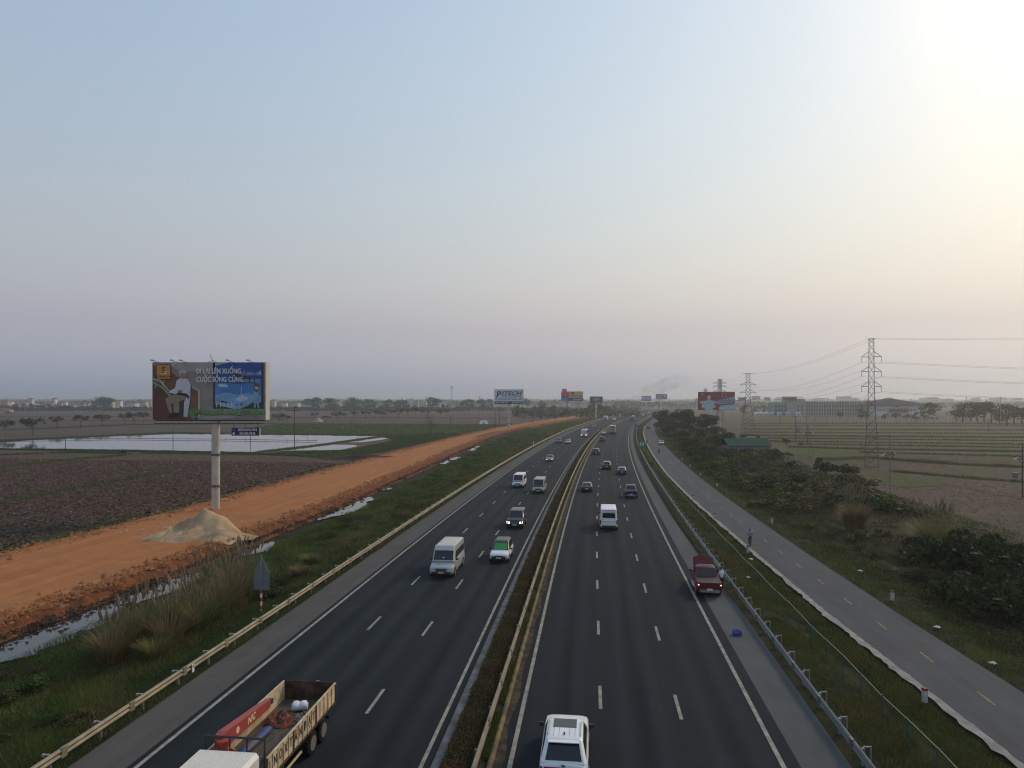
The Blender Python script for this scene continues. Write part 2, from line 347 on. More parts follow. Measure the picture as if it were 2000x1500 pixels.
def dash(o, s0, per, ln, w, m, parent, s1, z=.028, nm='lane_dash'):
    mbx = MB(); mbx.add([(-w/2,-ln/2,0),(w/2,-ln/2,0),(w/2,ln/2,0),(-w/2,ln/2,0)], [(0,1,2,3)])
    first = None; s = s0
    while s < s1:
        oo = float(ip(s, o)) if isinstance(o, list) else o
        if first is None: ob = mbx.build(nm, m, parent); first = ob
        else: ob = first.copy(); COL.objects.link(ob)
        ob.location = P(s, oo, z); ob.rotation_euler = (0, 0, head(s)); s += per
dash(-5.6, 34.8-22.4, 11.15, 2.9, .17, LINE, road_l, 330); dash(-9.4, 35.4-22.3, 11.15, 2.9, .17, LINE, road_l, 330)
dash(5.5, 36.4-21.8, 10.9, 2.8, .17, LINE, road_r, 330); dash(9.25, 35.7-21.8, 10.9, 2.8, .17, LINE, road_r, 330)
SRC = [(a, (float(ip(a, SRL))+float(ip(a, SRR)))/2+.1) for a in range(-50, 400, 10)]
dash(SRC, 28.0, 5.9, 1.7, .12, LINEY, serv, 180, z=-.524)
# pale concrete strip with ragged edge along the service road
ss = slist(10, 420, .5, 1.01, 4); V = []; 
a = ip(ss, SRL); w0 = .36 + rng.normal(0, .07, len(ss))
V = np.stack([Pn(ss, a - w0, np.full(len(ss), -.49)), Pn(ss, a + .12 + rng.normal(0, .03, len(ss)), np.full(len(ss), -.485))], 1).reshape(-1, 3)
i = np.arange(len(ss)*2).reshape(-1, 2); q = np.stack([i[:-1,0], i[:-1,1], i[1:,1], i[1:,0]], -1)
PALE = mat('pale dusty concrete', (.30,.285,.262), .9, c2=(.20,.192,.178), scale=1.4, detail=8, contrast=.6, bump=.3)
tag(npmesh('kerb_strip', V, q, PALE), kind='structure')
# median: gutter, soil bed, kerb
tag(sheet('median_gutter', [(-1.47,.012),(-1.42,.11),(-1.02,.13),(-.98,.02)], S_ALL, mat('gutter concrete', (.16,.165,.165), .9, c2=(.09,.092,.09), scale=1.3, detail=8, contrast=.6)), kind='structure')
tag(sheet('median_bed', [(-1.0,.06),(-.3,.16),(.5,.12),(.86,.05)], S_ALL, HEDGE_SOIL), kind='structure')
tag(sheet('kerb', [(.82,.03),(.84,.17),(1.0,.17),(1.06,.005)], S_ALL, YKERB), kind='structure')
tag(sheet('dirt_margin', [(1.05,.028),([(a,1.38+.12*math.sin(a*.9)) for a in range(-60,1500,3)],.026)], slist(-40,800,1.0,1.02,20), mat('gutter dust', (.085,.062,.038), .95, c2=(.030,.030,.029), scale=1.6, detail=9, contrast=.4)), kind='structure')
# near ploughed field: real clods
def clods(name, s0, s1, o0, o1, ds, do, amp, m):
    S, O = np.meshgrid(np.arange(s0, s1, ds), np.arange(o0, o1, do), indexing='ij')
    lim = ip(S, shift(DL_, -4.5)); keep = O < lim
    V = Pn(S.ravel() + rng.normal(0, ds*.2, S.size), O.ravel() + rng.normal(0, do*.2, S.size), np.full(S.size, -1.24))
    lumps = rng.random(S.size); V[:, 2] += amp*(lumps**2) + .05*np.sin(V[:,0]*.4)*np.sin(V[:,1]*.3)
    n0, n1 = S.shape; idx = np.arange(S.size).reshape(n0, n1)
    q = np.stack([idx[:-1,:-1], idx[:-1,1:], idx[1:,1:], idx[1:,:-1]], -1).reshape(-1, 4)
    q = q[keep[:-1,:-1].ravel()]
    return tag(npmesh(name, V, q, m, smooth=False), 'ploughed field of broken brown clods beyond the dirt road', kind='structure')
clods('field', 52, 172, -175, -57, .42, .42, .26, PLOUGH)
def rubble(name, label, n, s0, s1, ofn, z, r0, r1, m):
    s = s0*(s1/s0)**rng.random(n); o = ofn(s); pos = Pn(s, o, 0); pos[:,2] = z; r = (r0+(r1-r0)*rng.random(n)**3)*(1+s*.004)
    d = np.array([[1,0,0],[-.6,.8,0],[-.6,-.8,0],[0,0,.9]]); a = rng.random(n)*6.28; ca, sa = np.cos(a), np.sin(a)
    v = d[None]*r[:,None,None]*(.7+.6*rng.random((n,4,1))); vx = v[...,0]*ca[:,None]-v[...,1]*sa[:,None]; vy = v[...,0]*sa[:,None]+v[...,1]*ca[:,None]
    V = np.stack([vx, vy, v[...,2]], -1) + pos[:,None]; q = np.array([[0,1,3],[1,2,3],[2,0,3]]); q = (np.arange(n)[:,None,None]*4+q[None]).reshape(-1,3)
    tag(npmesh(name, V.reshape(-1,3), q, m), label, 'clods', kind='stuff')
rubble('dirt_clods', 'loose red clods along both edges of the dirt road', 9000, 40, 400, lambda s: np.where(rng.random(len(s)) < .5, ip(s, DL_) + rng.normal(.8,.9,len(s)), ip(s, DR_) + rng.normal(-.6,.8,len(s))), -.62, .05, .26, mat('red clod', (.30,.125,.05), .95, c2=(.22,.10,.05), scale=.7))
rubble('bank_debris', 'dark roots and mud lumps at the foot of the red bank', 4000, 40, 400, lambda s: ip(s, DR_) + rng.normal(1.25,.4,len(s)), -1.35, .05, .24, MUD)
rubble('field_clods', 'broken brown clods scattered over the ploughed field', 30000, 50, 190, lambda s: -57-115*rng.random(len(s)), -1.12, .06, .2, mat('pale clod', (.17,.122,.095), .95, c2=(.08,.053,.042), scale=.8))
rubble('field_clods', 'broken brown clods scattered over the near right field', 24000, 85, 230, lambda s: 54+90*rng.random(len(s)), -1.25, .03, .12, mat('right clod', (.12,.083,.064), .95, c2=(.06,.04,.031), scale=.8))
# more distant fields as sheets
def fsheet(pix, m, z=-1.24): return tag(polysheet('field', pix, z, m), kind='structure')
fsheet([(-500,903),(-300,895),(0,893),(330,890),(560,893),(560,905),(420,930),(0,1000),(-500,1060)], PLOUGH2, -1.285)
fsheet([(470,838),(540,829),(780,828),(1010,831),(905,847),(800,852),(600,848),(500,846)], RICE)
fsheet([(740,851),(905,849),(830,866),(745,884),(650,893),(520,889),(560,881),(680,879),(770,860)], RICE, -1.235)
fsheet([(-400,845),(0,836),(260,828),(540,826),(540,808),(0,808),(-400,808)], PLOUGH2)
fsheet([(560,827),(1000,829),(1090,814),(1000,806),(560,806)], PLOUGH2)
fsheet([(1455,826),(2600,828),(2600,842),(1455,838)], STUB); fsheet([(1455,839),(2600,844),(2600,858),(1455,850)], STUB)
fsheet([(1480,852),(2600,862),(2600,888),(1560,872)], STUB); fsheet([(1560,874),(1700,880),(1700,893),(1600,898),(1520,884)], RICE)
fsheet([(1700,876),(2600,896),(2600,930),(1700,892)], STUB); fsheet([(1640,900),(2700,942),(2700,1010),(2000,975),(1760,930)], STUB)
for pix, m_ in (([(1455,832),(1800,833),(1800,838),(1455,836)],RICE),([(1760,846),(2300,849),(2300,856),(1760,852)],RICE),([(1500,856),(1680,860),(1680,866),(1530,863)],RICE),([(1900,884),(2500,897),(2500,906),(1900,892)],RICE),([(1640,915),(1760,925),(1850,948),(1760,952),(1680,935)],RICE)):
    fsheet(pix, m_, -1.232)
# water
POND = [(-700,884),(-300,880),(0,875.5),(150,877),(330,881),(500,883),(560,876),(640,867),(745,852),(640,849.5),(500,847),(330,845.5),(200,851),(60,857),(0,860),(-400,866),(-700,868)]
tag(polysheet('pond', POND, -1.21, WATER), kind='structure')
tag(polysheet('pond', [(545,881),(590,874),(640,868),(690,869),(702,871),(668,878),(610,881)], -1.205, WATER), kind='structure')
tag(polysheet('pond', [(668,864),(700,858),(735,855),(768,855),(745,859),(706,864)], -1.205, WATER), kind='structure')
def ditchwater(s0, s1, o0, o1):
    ss = np.arange(s0, s1, .7); c = ip(ss, DR_); 
    a = c + o0 + .25*np.sin(ss*.6) + rng.normal(0,.08,len(ss)); b = c + o1 + .8*np.sin(ss*.33+s0) + .5*np.sin(ss*.9) + rng.normal(0,.12,len(ss))
    t = np.minimum(np.minimum((ss-s0)/3, (s1-ss)/4), 1); mid = (a+b)/2; a = mid+(a-mid)*t; b = mid+(b-mid)*t
    V = np.stack([Pn(ss, a, np.full(len(ss), -1.5)), Pn(ss, b, np.full(len(ss), -1.5))], 1).reshape(-1, 3)
    i = np.arange(len(ss)*2).reshape(-1, 2); q = np.stack([i[:-1,0], i[:-1,1], i[1:,1], i[1:,0]], -1)
    tag(npmesh('ditch_water', V, q, WATER), kind='structure')
for a in ((30,65,1.5,5.3),(71,79,1.6,4.6),(93,117,1.4,4.6),(122,129,1.5,3.2),(176,200,1.2,4.0),(222,246,1.2,4)): ditchwater(*a)
# grassy bunds between fields: real ridges
def bund(pix, w, h, m=BUND, name='bund', label=None):
    pts = [G(x, y, -1.24) for x, y in pix]; mb = MB(); rings = []
    fine = []
    for p, q in zip(pts[:-1], pts[1:]):
        n = max(2, int((q-p).length/3)); fine += [p.lerp(q, k/n) for k in range(n)]
    fine.append(pts[-1])
    for k, p in enumerate(fine):
        t = (fine[min(k+1, len(fine)-1)] - fine[max(k-1, 0)]).normalized(); nn = Vector((-t.y, t.x, 0))
        ww = w*random.uniform(.75, 1.25); hh = h*random.uniform(.6, 1.3)
        rings.append([p-nn*ww/2, p-nn*ww*.22+Vector((0,0,hh)), p+nn*ww*.22+Vector((0,0,hh*.9)), p+nn*ww/2])
    mb.loft(rings, closed=False, cap=False)
    return tag(mb.build(name, m, smooth=60), label, kind='structure'), fine
BUNDS = []
for pix, w, h in [([(-300,1030),(0,985),(120,960),(250,937),(330,925)],1.8,.5), ([(-300,938),(0,914),(130,900),(250,889)],3,.6), ([(-400,893),(0,889),(140,884),(240,885)],3,.5),
        ([(280,885),(400,886),(560,888),(640,895),(700,898)],3.5,.5), ([(-400,880),(0,878),(250,881),(500,886)],2.5,.45), ([(500,884),(570,876),(640,867.5),(745,852.5),(900,848)],2.6,.35),
        ([(-300,866),(0,861),(200,851.5),(330,846),(500,847.5),(745,850),(905,847)],4,.45), ([(-300,850),(0,841),(260,829.5),(540,828),(1000,830)],3,.4),
        ([(-300,824),(300,822),(560,820)],3,.4), ([(-300,815),(300,814),(560,813)],3,.4), ([(560,816),(1000,817)],3,.4),
        ([(1455,838.5),(2600,843)],3,.4),([(1455,850.5),(2600,860)],3,.5),([(1480,862),(2600,876)],2.5,.3),([(1540,873),(1700,878),(2600,893)],3,.5),([(1600,899),(1700,894),(1800,902),(1900,909),(2600,938)],3,.6),([(1455,831),(2600,834)],2.5,.4),([(1455,827.5),(2600,829)],2.5,.4),([(1455,844.5),(2600,851)],2,.3),([(1500,856),(2600,868)],2,.35),([(1560,868),(2600,884)],2,.3),([(1680,884),(2600,908)],2,.3),([(1740,921),(1900,935),(2600,985)],2.2,.4),
        ([(0,1084),(130,1049),(282,1014),(410,982),(500,959),(640,918),(720,898)],3.2,.6)]:
    BUNDS.append(bund(pix, w, h))
# sand heap at the billboard foot
def heap(name, px, py, r, hgt, m, label, cat, seed, sq=(1,1), z=-.75):
    c = G(px, py, z); n, k = 40, 16; rings = []; rr = random.Random(seed); ph = [rr.uniform(0,6.3) for _ in range(4)]
    mb = MB(); vs = []; fs = []
    for j in range(k+1):
        t = j/k
        for i in range(n):
            a = 2*math.pi*i/n; R = r*t*(1+.14*math.sin(2*a+ph[0])+.09*math.sin(3*a+ph[1])+.04*math.sin(7*a+ph[2]))
            zz = hgt*max(0,1-t**.92)*(1+.10*math.sin(3*a+ph[3])*t) + .35*hgt*math.exp(-((t-.45)/.18)**2)*max(0,math.sin(a-2.6))**4
            zz += mnoise.noise(Vector((R*math.cos(a)*.9, R*math.sin(a)*.9, seed)))*.34*(1-t*.7)*min(1,t*4) + mnoise.noise(Vector((R*math.cos(a)*2.5, R*math.sin(a)*2.5, seed)))*.06
            vs.append((R*math.cos(a)*sq[0], R*math.sin(a)*sq[1], zz - (.15 if j == k else 0)))
    for j in range(k):
        for i in range(n): fs.append((j*n+i, j*n+(i+1)%n, (j+1)*n+(i+1)%n, (j+1)*n+i))
    mb.add(vs, fs); o = mb.build(name, m, smooth=40, fix=False); o.location = c
    return tag(o, label, cat)
def sandheap(c, m, label):
    n = 64; vs = []; fs = []; cones = [(.9,.4,3.3,4.0),(-1.0,-.1,2.3,3.2),(-2.9,-1.2,1.2,2.8),(2.4,-1.2,1.5,2.9),(0,-2.2,1.2,2.4),(-4.2,-.8,.5,1.6),(4.2,-.2,.6,2.0),(-1.6,-2.2,1.0,1.9)]
    for j in range(n):
        for i in range(n):
            x, y = -6.8+13.6*i/(n-1), -5+10*j/(n-1); w = Vector((x*.35, y*.35, 3.1)); x2 = x + 1.1*mnoise.noise(w); y2 = y + 1.1*mnoise.noise(w+Vector((9,4,1)))
            z = max(h*(1-math.hypot(x2-cx, y2-cy)/r) for cx, cy, h, r in cones)
            if z > 0: z += .16*mnoise.noise(Vector((x*1.1,y*1.1,7)))*min(1,z*2) + .07*mnoise.noise(Vector((x*3,y*3,2))) - .12*abs(mnoise.noise(Vector((x*1.6,y*.5,5))))
            vs.append((x, y, max(z, -.25)))
    for j in range(n-1):
        for i in range(n-1):
            q = (j*n+i, j*n+i+1, (j+1)*n+i+1, (j+1)*n+i)
            if max(vs[t][2] for t in q) > -.2: fs.append(q)
    o = MB().add(vs, fs).build('sand_heap', m, smooth=35, fix=False); o.location = c; return tag(o, label, 'sand heap')
rubble('spilled_sand', 'thin sand spilled round the heap at the billboard foot', 700, 76, 88, lambda s: -44.6+2.6*rng.normal(0,1,len(s)), -.62, .03, .16, SAND)
sandheap(G(388, 1046, -.72), SAND, 'pale uneven sand heap at the foot of the large billboard pole')
heap('soil_heap', 716, 897, 5.0, 1.5, MUD, 'dark heap of dug soil left of the dirt road beside the rice field', 'soil heap', 8, (2.2,1.0), z=-1.25)
heap('straw_heap', 622, 823.5, 4.5, 3.0, mat('straw', (.42,.30,.17), .95, c2=(.33,.23,.13), scale=2), 'small orange straw heap beside the far row of trees', 'straw heap', 5, z=-1.24)
# ------------------------------------------------------------------ guard rails, fence
RAILM = mat('weathered cream rail', (.26,.23,.155), .6, .15, c2=(.165,.145,.10), scale=1.4, detail=8, contrast=.6)
RAILG = mat('grey rail steel', (.13,.145,.16), .5, .45, c2=(.09,.10,.11), scale=1.2, detail=6)
REFL = mat('spacer white', (.36,.36,.34), .6)
def guardrail(name, label, o, face, m, s0, s1, sp, top=.78, post_to=150, zoff=0.0, spacer=True, block=False):
    root = thing(name, label, 'guard rail', P(s0, o, 0)); inv = Matrix.Translation(-P(s0, o, 0))
    prof = [(0,top-.40),(.05,top-.38),(.09,top-.31),(.06,top-.25),(.01,top-.21),(.06,top-.17),(.09,top-.10),(.05,top-.03),(0,top),(-.03,top-.01),(-.03,top-.39)]
    ss = slist(s0, s1, 2.0, 1.03, 25); rings = []
    for s in ss: rings.append([inv @ P(s, o + face*a, z + zoff) for a, z in prof])
    MB().loft(rings).build('beam', m, root, smooth=50)
    jm = None; s = s0 + 2
    while s < min(s1, 130):
        if jm is None: jm = MB().box((face*.035,0,top-.2), (.115,.34,.425)).box((face*.098,.1,top-.2), (.012,.05,.05)).box((face*.098,-.1,top-.2), (.012,.05,.05)).build('beam_joint', m, root); jb = jm
        else: jb = jm.copy(); COL.objects.link(jb)
        jb.location = inv @ P(s, o, zoff); jb.rotation_euler = (0,0,head(s)); s += 4.32
    pm = MB().box((0,0,(top-.3)/2), (.11,.13,top+.1)); base = None; sm = None
    s = s0 + 1; nb = []
    while s < min(s1, 600):
        loc = inv @ P(s, o - face*(.2 if block else .1), zoff)
        if s < post_to:
            if base is None:
                base = pm.build('post', mat('rail post grass shade', (.15,.14,.115), .6, .2) if not block else STEEL, root); pb = base  # cream rail posts: shade from the grass is painted in as a darker colour
            else:
                pb = base.copy(); COL.objects.link(pb)
            pb.location = loc; pb.rotation_euler = (0,0,head(s))
            if spacer:
                if sm is None:
                    mm = MB().box((-face*.14,0,top-.05), (.28,.05,.04)).box((-face*.28,0,top-.08), (.05,.10,.10))
                    sm = mm.build('spacer_bracket', REFL, root); sb = sm
                else: sb = sm.copy(); COL.objects.link(sb)
                sb.location = loc; sb.rotation_euler = (0,0,head(s))
            if block:
                if sm is None:
                    mm = MB().box((-face*.16,0,top-.04), (.32,.06,.05)).box((-face*.30,0,top-.3), (.05,.07,.6))
                    sm = mm.build('spacer_bracket', mat('pale bracket', (.22,.225,.22), .6), root); sb = sm
                else: sb = sm.copy(); COL.objects.link(sb)
                sb.location = loc; sb.rotation_euler = (0,0,head(s))
        else: nb.append((loc, head(s)))
        s += sp if s < 200 else sp*2
    if nb:
        fm = MB()
        for l, h in nb: fm.box(l + Vector((0,0,top/2-.1)), (.11,.13,top), h)
        tag(fm.build('far_posts', m, root), kind='stuff')
    return root
guardrail('guard_rail', 'cream steel guard rail along the outer left shoulder of the highway', -16.45, 1, RAILM, 8, 1400, 2.95)
guardrail('guard_rail', 'grey steel guard rail between the right shoulder and the grassy verge', 15.95, -1, RAILG, 8, 1400, 2.75, block=True, spacer=False)
guardrail('guard_rail', 'cream steel guard rail standing in the planted median strip', .5, 1, mat('dull median rail', (.20,.175,.12), .65, .1, c2=(.12,.105,.075), scale=1.4, detail=8, contrast=.6), 8, 1400, 4.0, top=.86, spacer=False)
# small white reflector tag on the left rail
t = thing('rail_marker', 'small white marker plate on the left guard rail', 'marker', P(36.6, -16.33, .48), head(37))
MB().box((0,0,0), (.03,.2,.42)).build('plate', PLATE, t); MB().box((.0165,0,.1), (.004,.1,.12)).build('printed_mark', flat('dull red', (.35,.05,.04)), t)
# wire mesh fence on the right verge
FO = [(-100,20),(29,18.95),(60,18.5),(80,18.3),(109,17.9),(156,17.35),(400,17.3)]
fr = thing('wire_fence', 'low green wire mesh fence with pale top rail on the right verge', 'fence', P(10, 19, 0)); inv = Matrix.Translation(-P(10, 19, 0))
def FP(s, z): return inv @ P(s, float(ip(s, FO)), z)
GREENM = mat('faded green metal', (.05,.095,.075), .6, .3); TOPR = mat('pale green rail', (.17,.215,.18), .6, .3)
ss = list(np.arange(10, 300, 2.6))
mb = MB()
for k, (a, b) in enumerate(zip(ss[:-1], ss[1:])): mb.cyl(FP(a, .90 + .06*math.sin(k*1.7)), FP(b, .92 + .06*math.sin((k+1)*1.7)), .022, n=6)
mb.build('top_rail', TOPR, fr)
pmb = MB().cyl((0,0,-.55), (0,0,.96), .04, n=6); pb = None
for s in ss[:60]:
    if pb is None: pb = pmb.build('post', GREENM, fr); ob = pb
    else: ob = pb.copy(); COL.objects.link(ob)
    ob.location = FP(s, 0)
mb = MB(); s = 10.0
while s < 130:
    w = .006 + s*.00004
    for d in (-.9, .9):
        a, b = FP(s, -.5), FP(s + d, .9); mb.add([a+Vector((0,0,-w)), a+Vector((0,0,w)), b+Vector((0,0,w)), b+Vector((0,0,-w))], [(0,1,2,3)])
    s += .16 + s*.0012
tag(mb.build('wire_mesh', GREENM, fr, fix=False), kind='stuff')
# ------------------------------------------------------------------ vegetation
def blades(name, pos, h, w, lean, m, tone, parent=None):
    n = len(pos); a = rng.random(n)*2*np.pi; b = rng.random(n)*2*np.pi
    dx = np.stack([np.cos(a), np.sin(a), 0*a], -1)*w[:, None]/2
    tip = pos + np.stack([np.cos(b)*lean*h, np.sin(b)*lean*h, h], -1)
    v = np.stack([pos-dx, pos+dx, tip], 1).reshape(-1, 3)
    return npmesh(name, v, np.arange(n*3).reshape(-1, 3), m, tone, parent)
def zl(s, o):
    d = ip(s, DR_)
    xs = np.stack([d-.3, d+1.2, d+2.2, d+4, d+6.5, np.full_like(d,-26.), np.full_like(d,-22.5), np.full_like(d,-20.), np.full_like(d,-18.2), np.full_like(d,-16.)])
    zs = [-.64,-1.35,-1.66,-1.68,-1.42,-1.3,-1.1,-.6,-.15,-.03]
    out = np.full_like(o, -.03)
    for k in range(9):
        a, b = xs[k], xs[k+1]; msk = (o >= a) & (o < b); t = (o-a)/np.maximum(b-a, 1e-6)
        out = np.where(msk, zs[k] + (zs[k+1]-zs[k])*t, out)
    return out
def zr(s, o):
    a = ip(s, SRL); b = ip(s, SRR)
    l = np.interp(o, [15.5,16.5,17.8], [-.04,-.06,-.2])
    t = np.clip((o-17.8)/np.maximum(a-3.4-17.8,.1), 0, 1); m = np.where(o < a-3.4, -.2-.3*t, np.where(o < a-1.6, -.6, -.66))
    r = np.interp(o-b, [0,1.5,3.5,7.2], [-.58,-.62,-.9,-1.34])
    return np.where(o < 17.8, l, np.where(o < a, m, r))
def patchy(x, y, sc_, seed):
    return np.array([mnoise.noise(Vector((a*sc_, b*sc_, seed))) for a, b in zip(x, y)])
def sample_s(n, s0, s1, p=1.6):
    u = rng.random(n); k = 1-p
    return (s0**k + u*(s1**k - s0**k))**(1/k)
GR1 = leafmat('verge grass green', (0.0312,0.0594,0.0113), (0.1204,0.1487,0.0325))
GR2 = leafmat('dry grass', (0.0841,0.0692,0.0238), (0.1882,0.1484,0.0594))
GR3 = leafmat('ditch weed green', (0.0437,0.1014,0.0135), (0.1091,0.1949,0.0337))
GR4 = leafmat('hedge leaf', (0.0360,0.0433,0.0140), (0.1203,0.0865,0.0346))
GR5 = leafmat('hedge red leaf', (0.0601,0.0240,0.0155), (0.1201,0.0515,0.0300))
def grass(name, label, n, s0, s1, o_fn, z_fn, m, hmin, hmax, wk=.00085, lean=.5, seed=1, keep=None, nz=.25, p=1.6):
    s = sample_s(n, s0, s1, p); lo, hi = o_fn(s); o = lo + (hi-lo)*rng.random(n)
    pn = patchy(s, o, nz, seed)
    if keep is not None:
        k = keep(pn, s, o); s, o, pn = s[k], o[k], pn[k]
    z = z_fn(s, o); pos = Pn(s, o, 0)
    pos[:, 2] = z - .03
    h = (hmin + (hmax-hmin)*np.clip(.5+pn, 0, 1)*rng.random(len(s)))*(1+s*.0012); w = np.maximum(.03, s*wk)*(.7+.6*rng.random(len(s)))
    tone = np.clip(.36 + pn*1.0 + rng.normal(0,.22,len(s)), 0, 1)
    return tag(blades(name, pos, h, w, lean, m, tone), label, 'grass', kind='stuff')
dro = lambda s: ip(s, DR_)
grass('verge_grass', 'rough green grass covering the left embankment', 260000, 14, 900, lambda s: (dro(s)+4.6, -16.3+0*s), zl, GR1, .12, .6, seed=1)
grass('verge_grass', 'dry straw coloured grass scattered over the left embankment', 60000, 14, 700, lambda s: (-25+0*s, -16.4+0*s), zl, GR2, .2, .75, seed=2, keep=lambda p, s, o: p > -.02)
grass('ditch_weed', 'bright green creeping weeds along the ditch', 90000, 16, 600, lambda s: (dro(s)+4.0, -22+0*s), zl, GR3, .08, .32, seed=3, keep=lambda p, s, o: p > .0, lean=.9, wk=.0012)
grass('ditch_weed', 'dark scrubby weeds along the dirt road bank', 16000, 16, 500, lambda s: (dro(s)+.6, dro(s)+2.2), zl, leafmat('bank scrub', (0.0198,0.0145,0.0092), (0.0462,0.0396,0.0198)), .08, .3, seed=4, keep=lambda p, s, o: p > .12, lean=.8)
grass('verge_grass', 'green and rusty grass on the verge inside the wire fence', 110000, 18, 600, lambda s: (16.0+0*s, ip(s,SRL)-.42), zr, GR1, .08, .34, seed=5, p=1.7)
grass('verge_grass', 'rusty yellow weeds on the verge between rail and fence', 80000, 18, 400, lambda s: (17.0+0*s, ip(s,SRL)-.6), zr, leafmat('rusty weeds', (.058,.066,.018), (.150,.132,.045)), .12, .45, seed=6, keep=lambda p, s, o: p > -.05, p=1.7)
grass('roadside_grass', 'dark grass and low weeds on the field side of the service road', 200000, 26, 600, lambda s: (ip(s,SRR)+.1, ip(s,SRR)+30), lambda s,o: np.where(o > ip(s,SRR)+7.2, -1.32, zr(s,o)), GR1, .12, .55, seed=7, p=1.7)
grass('roadside_grass', 'brown weeds scattered on the field side of the service road', 60000, 26, 400, lambda s: (ip(s,SRR)+1.5, ip(s,SRR)+24), lambda s,o: np.where(o > ip(s,SRR)+7.2, -1.32, zr(s,o)), leafmat('brown weeds', (0.0436,0.0356,0.0158), (0.0911,0.0673,0.0356)), .2, .7, seed=8, keep=lambda p, s, o: p > .05, p=1.7)
# crop and bund grass
def scatter_poly(pix, n, z=-1.24):
    pts = np.array([G(x, y, z)[:2] for x, y in pix]); lo, hi = pts.min(0), pts.max(0)
    out = []
    while len(out) < n:
        c = lo + (hi-lo)*rng.random((n*2, 2)); ins = np.zeros(len(c), bool)
        for (x0, y0), (x1, y1) in zip(pts, np.roll(pts, -1, 0)):
            cr = ((y0 > c[:,1]) != (y1 > c[:,1])) & (c[:,0] < (x1-x0)*(c[:,1]-y0)/(y1-y0+1e-12)+x0); ins ^= cr
        out += c[ins].tolist()
    return np.array(out[:n])
for pix, lab in (([(740,851),(905,849),(830,866),(745,884),(650,893),(520,889),(560,881),(680,879),(770,860)], 'young green rice right of the pond'), ([(470,838),(540,829),(780,828),(1010,831),(905,847),(800,852),(600,848),(500,846)], 'wide green crop field behind the pond')):
    c = scatter_poly(pix, 22000); pos = np.column_stack([c, np.full(len(c), -1.25)]); d = c[:,1]
    tag(blades('field_crop', pos, .15+.25*rng.random(len(c)), d*.0011, .6, leafmat('crop green', (0.0363,0.0627,0.0132), (0.0792,0.1056,0.0264)), rng.random(len(c))), lab, 'crop', kind='stuff')
P_, Hh, Ww = [], [], []
for o, fine in BUNDS:
    for p, q in zip(fine[:-1], fine[1:]):
        d = max(p.y, 40); n = int(min(110, (q-p).length*34*60/d)) + 2
        for _ in range(n):
            t = random.random(); c = p.lerp(q, t); P_.append((c.x+random.gauss(0,.6), c.y+random.gauss(0,.6), -1.02)); Hh.append(random.uniform(.15,.5)); Ww.append(max(.04, d*.0011))
tag(blades('bund_grass', np.array(P_), np.array(Hh), np.array(Ww), .6, leafmat('bund grass', (0.0267,0.0490,0.0124), (0.0757,0.0980,0.0312)), rng.random(len(P_))), 'tufts of grass on the bunds between the fields', 'grass', kind='stuff')
# clipped median hedge: leaf cards through its volume
def leaves(pos, size, tone=None):
    n = len(pos); u = rng.normal(size=(n,3)); u /= np.linalg.norm(u,axis=1)[:,None]; r = rng.normal(size=(n,3)); v = np.cross(u, r); v /= np.linalg.norm(v,axis=1)[:,None]+1e-9
    su = u*size[:,None]*.5; sv = v*size[:,None]*.32
    return np.stack([pos-su, pos+sv, pos+su, pos-sv], 1).reshape(-1,3), np.arange(n*4).reshape(-1,4)
n = 100000; s = sample_s(n, 16, 900, 1.75); a = rng.random(n); o = -.95 + 1.35*a; top = .48 + .14*np.sin(s*1.9)*np.sin(s*.31) + .1*rng.random(n) - .6*(a-.5)**2
z = .1 + (top-.05)*np.sqrt(rng.random(n)); pos = Pn(s, o, 0); pos[:,2] = z
pn = patchy(s, o, .35, 11); sz = np.maximum(.075, s*.0016)*(.7+.6*rng.random(n)); k = pn + rng.normal(0,.15,n) > .33
for msk, mm, lab in ((~k, GR4, 'clipped green hedge filling the median strip'), (k, GR5, 'patches of red leaved hedge in the median strip')):
    v, q = leaves(pos[msk], sz[msk]); tag(npmesh('median_hedge', v, q, mm, np.clip(.45+pn[msk]*.5+rng.normal(0,.25,msk.sum()),0,1)), lab, 'hedge', kind='stuff')
n = 16000; s = sample_s(n, 16, 500, 1.75); o = .55+.3*rng.random(n); pos = Pn(s, o, 0); pos[:,2] = .08
pn = patchy(s, o, .5, 13); kk = pn > -.1
tag(blades('median_grass', pos[kk], .1+.22*rng.random(kk.sum()), np.maximum(.03, s[kk]*.0009), .6, GR1, rng.random(kk.sum())), 'grass tufts between the median rail and its kerb', 'grass', kind='stuff')

# trees and shrubs: a few shapes, each copied
LEAFS = {'dark': leafmat('leaf dark', (0.0131,0.0246,0.0078), (0.0377,0.0545,0.0170)), 'mid': leafmat('leaf mid', (0.0231,0.0401,0.0093), (0.0656,0.0811,0.0216)), 'olive': leafmat('leaf olive', (0.0386,0.0429,0.0124), (0.0987,0.0901,0.0288)), 'bright': leafmat('leaf bright', (0.0274,0.0549,0.0082), (0.0686,0.1098,0.0192)), 'bare': leafmat('twig brown', (0.0462,0.0363,0.0264), (0.0858,0.0660,0.0495))}
BARK = mat('bark', (.10,.085,.068), .9, c2=(.065,.055,.045), scale=3, world=False)
def crown_pts(n, clumps, cr, seed):
    r = np.random.default_rng(seed); c = np.array(clumps); w = (c[:,3]**2); w /= w.sum(); i = r.choice(len(c), n, p=w)
    d = r.normal(size=(n,3)); d /= np.linalg.norm(d,axis=1)[:,None]; rad = c[i,3]*(.55+.45*r.random(n)**.5)
    p = c[i,:3] + d*rad[:,None]*np.array([1,1,.72]); tone = np.clip(.25 + .45*(d[:,2]*.5+.5)*0 + r.normal(.2,.2,n) + .25*(r.random(len(c))[i]-.5), 0, 1)
    return p, tone
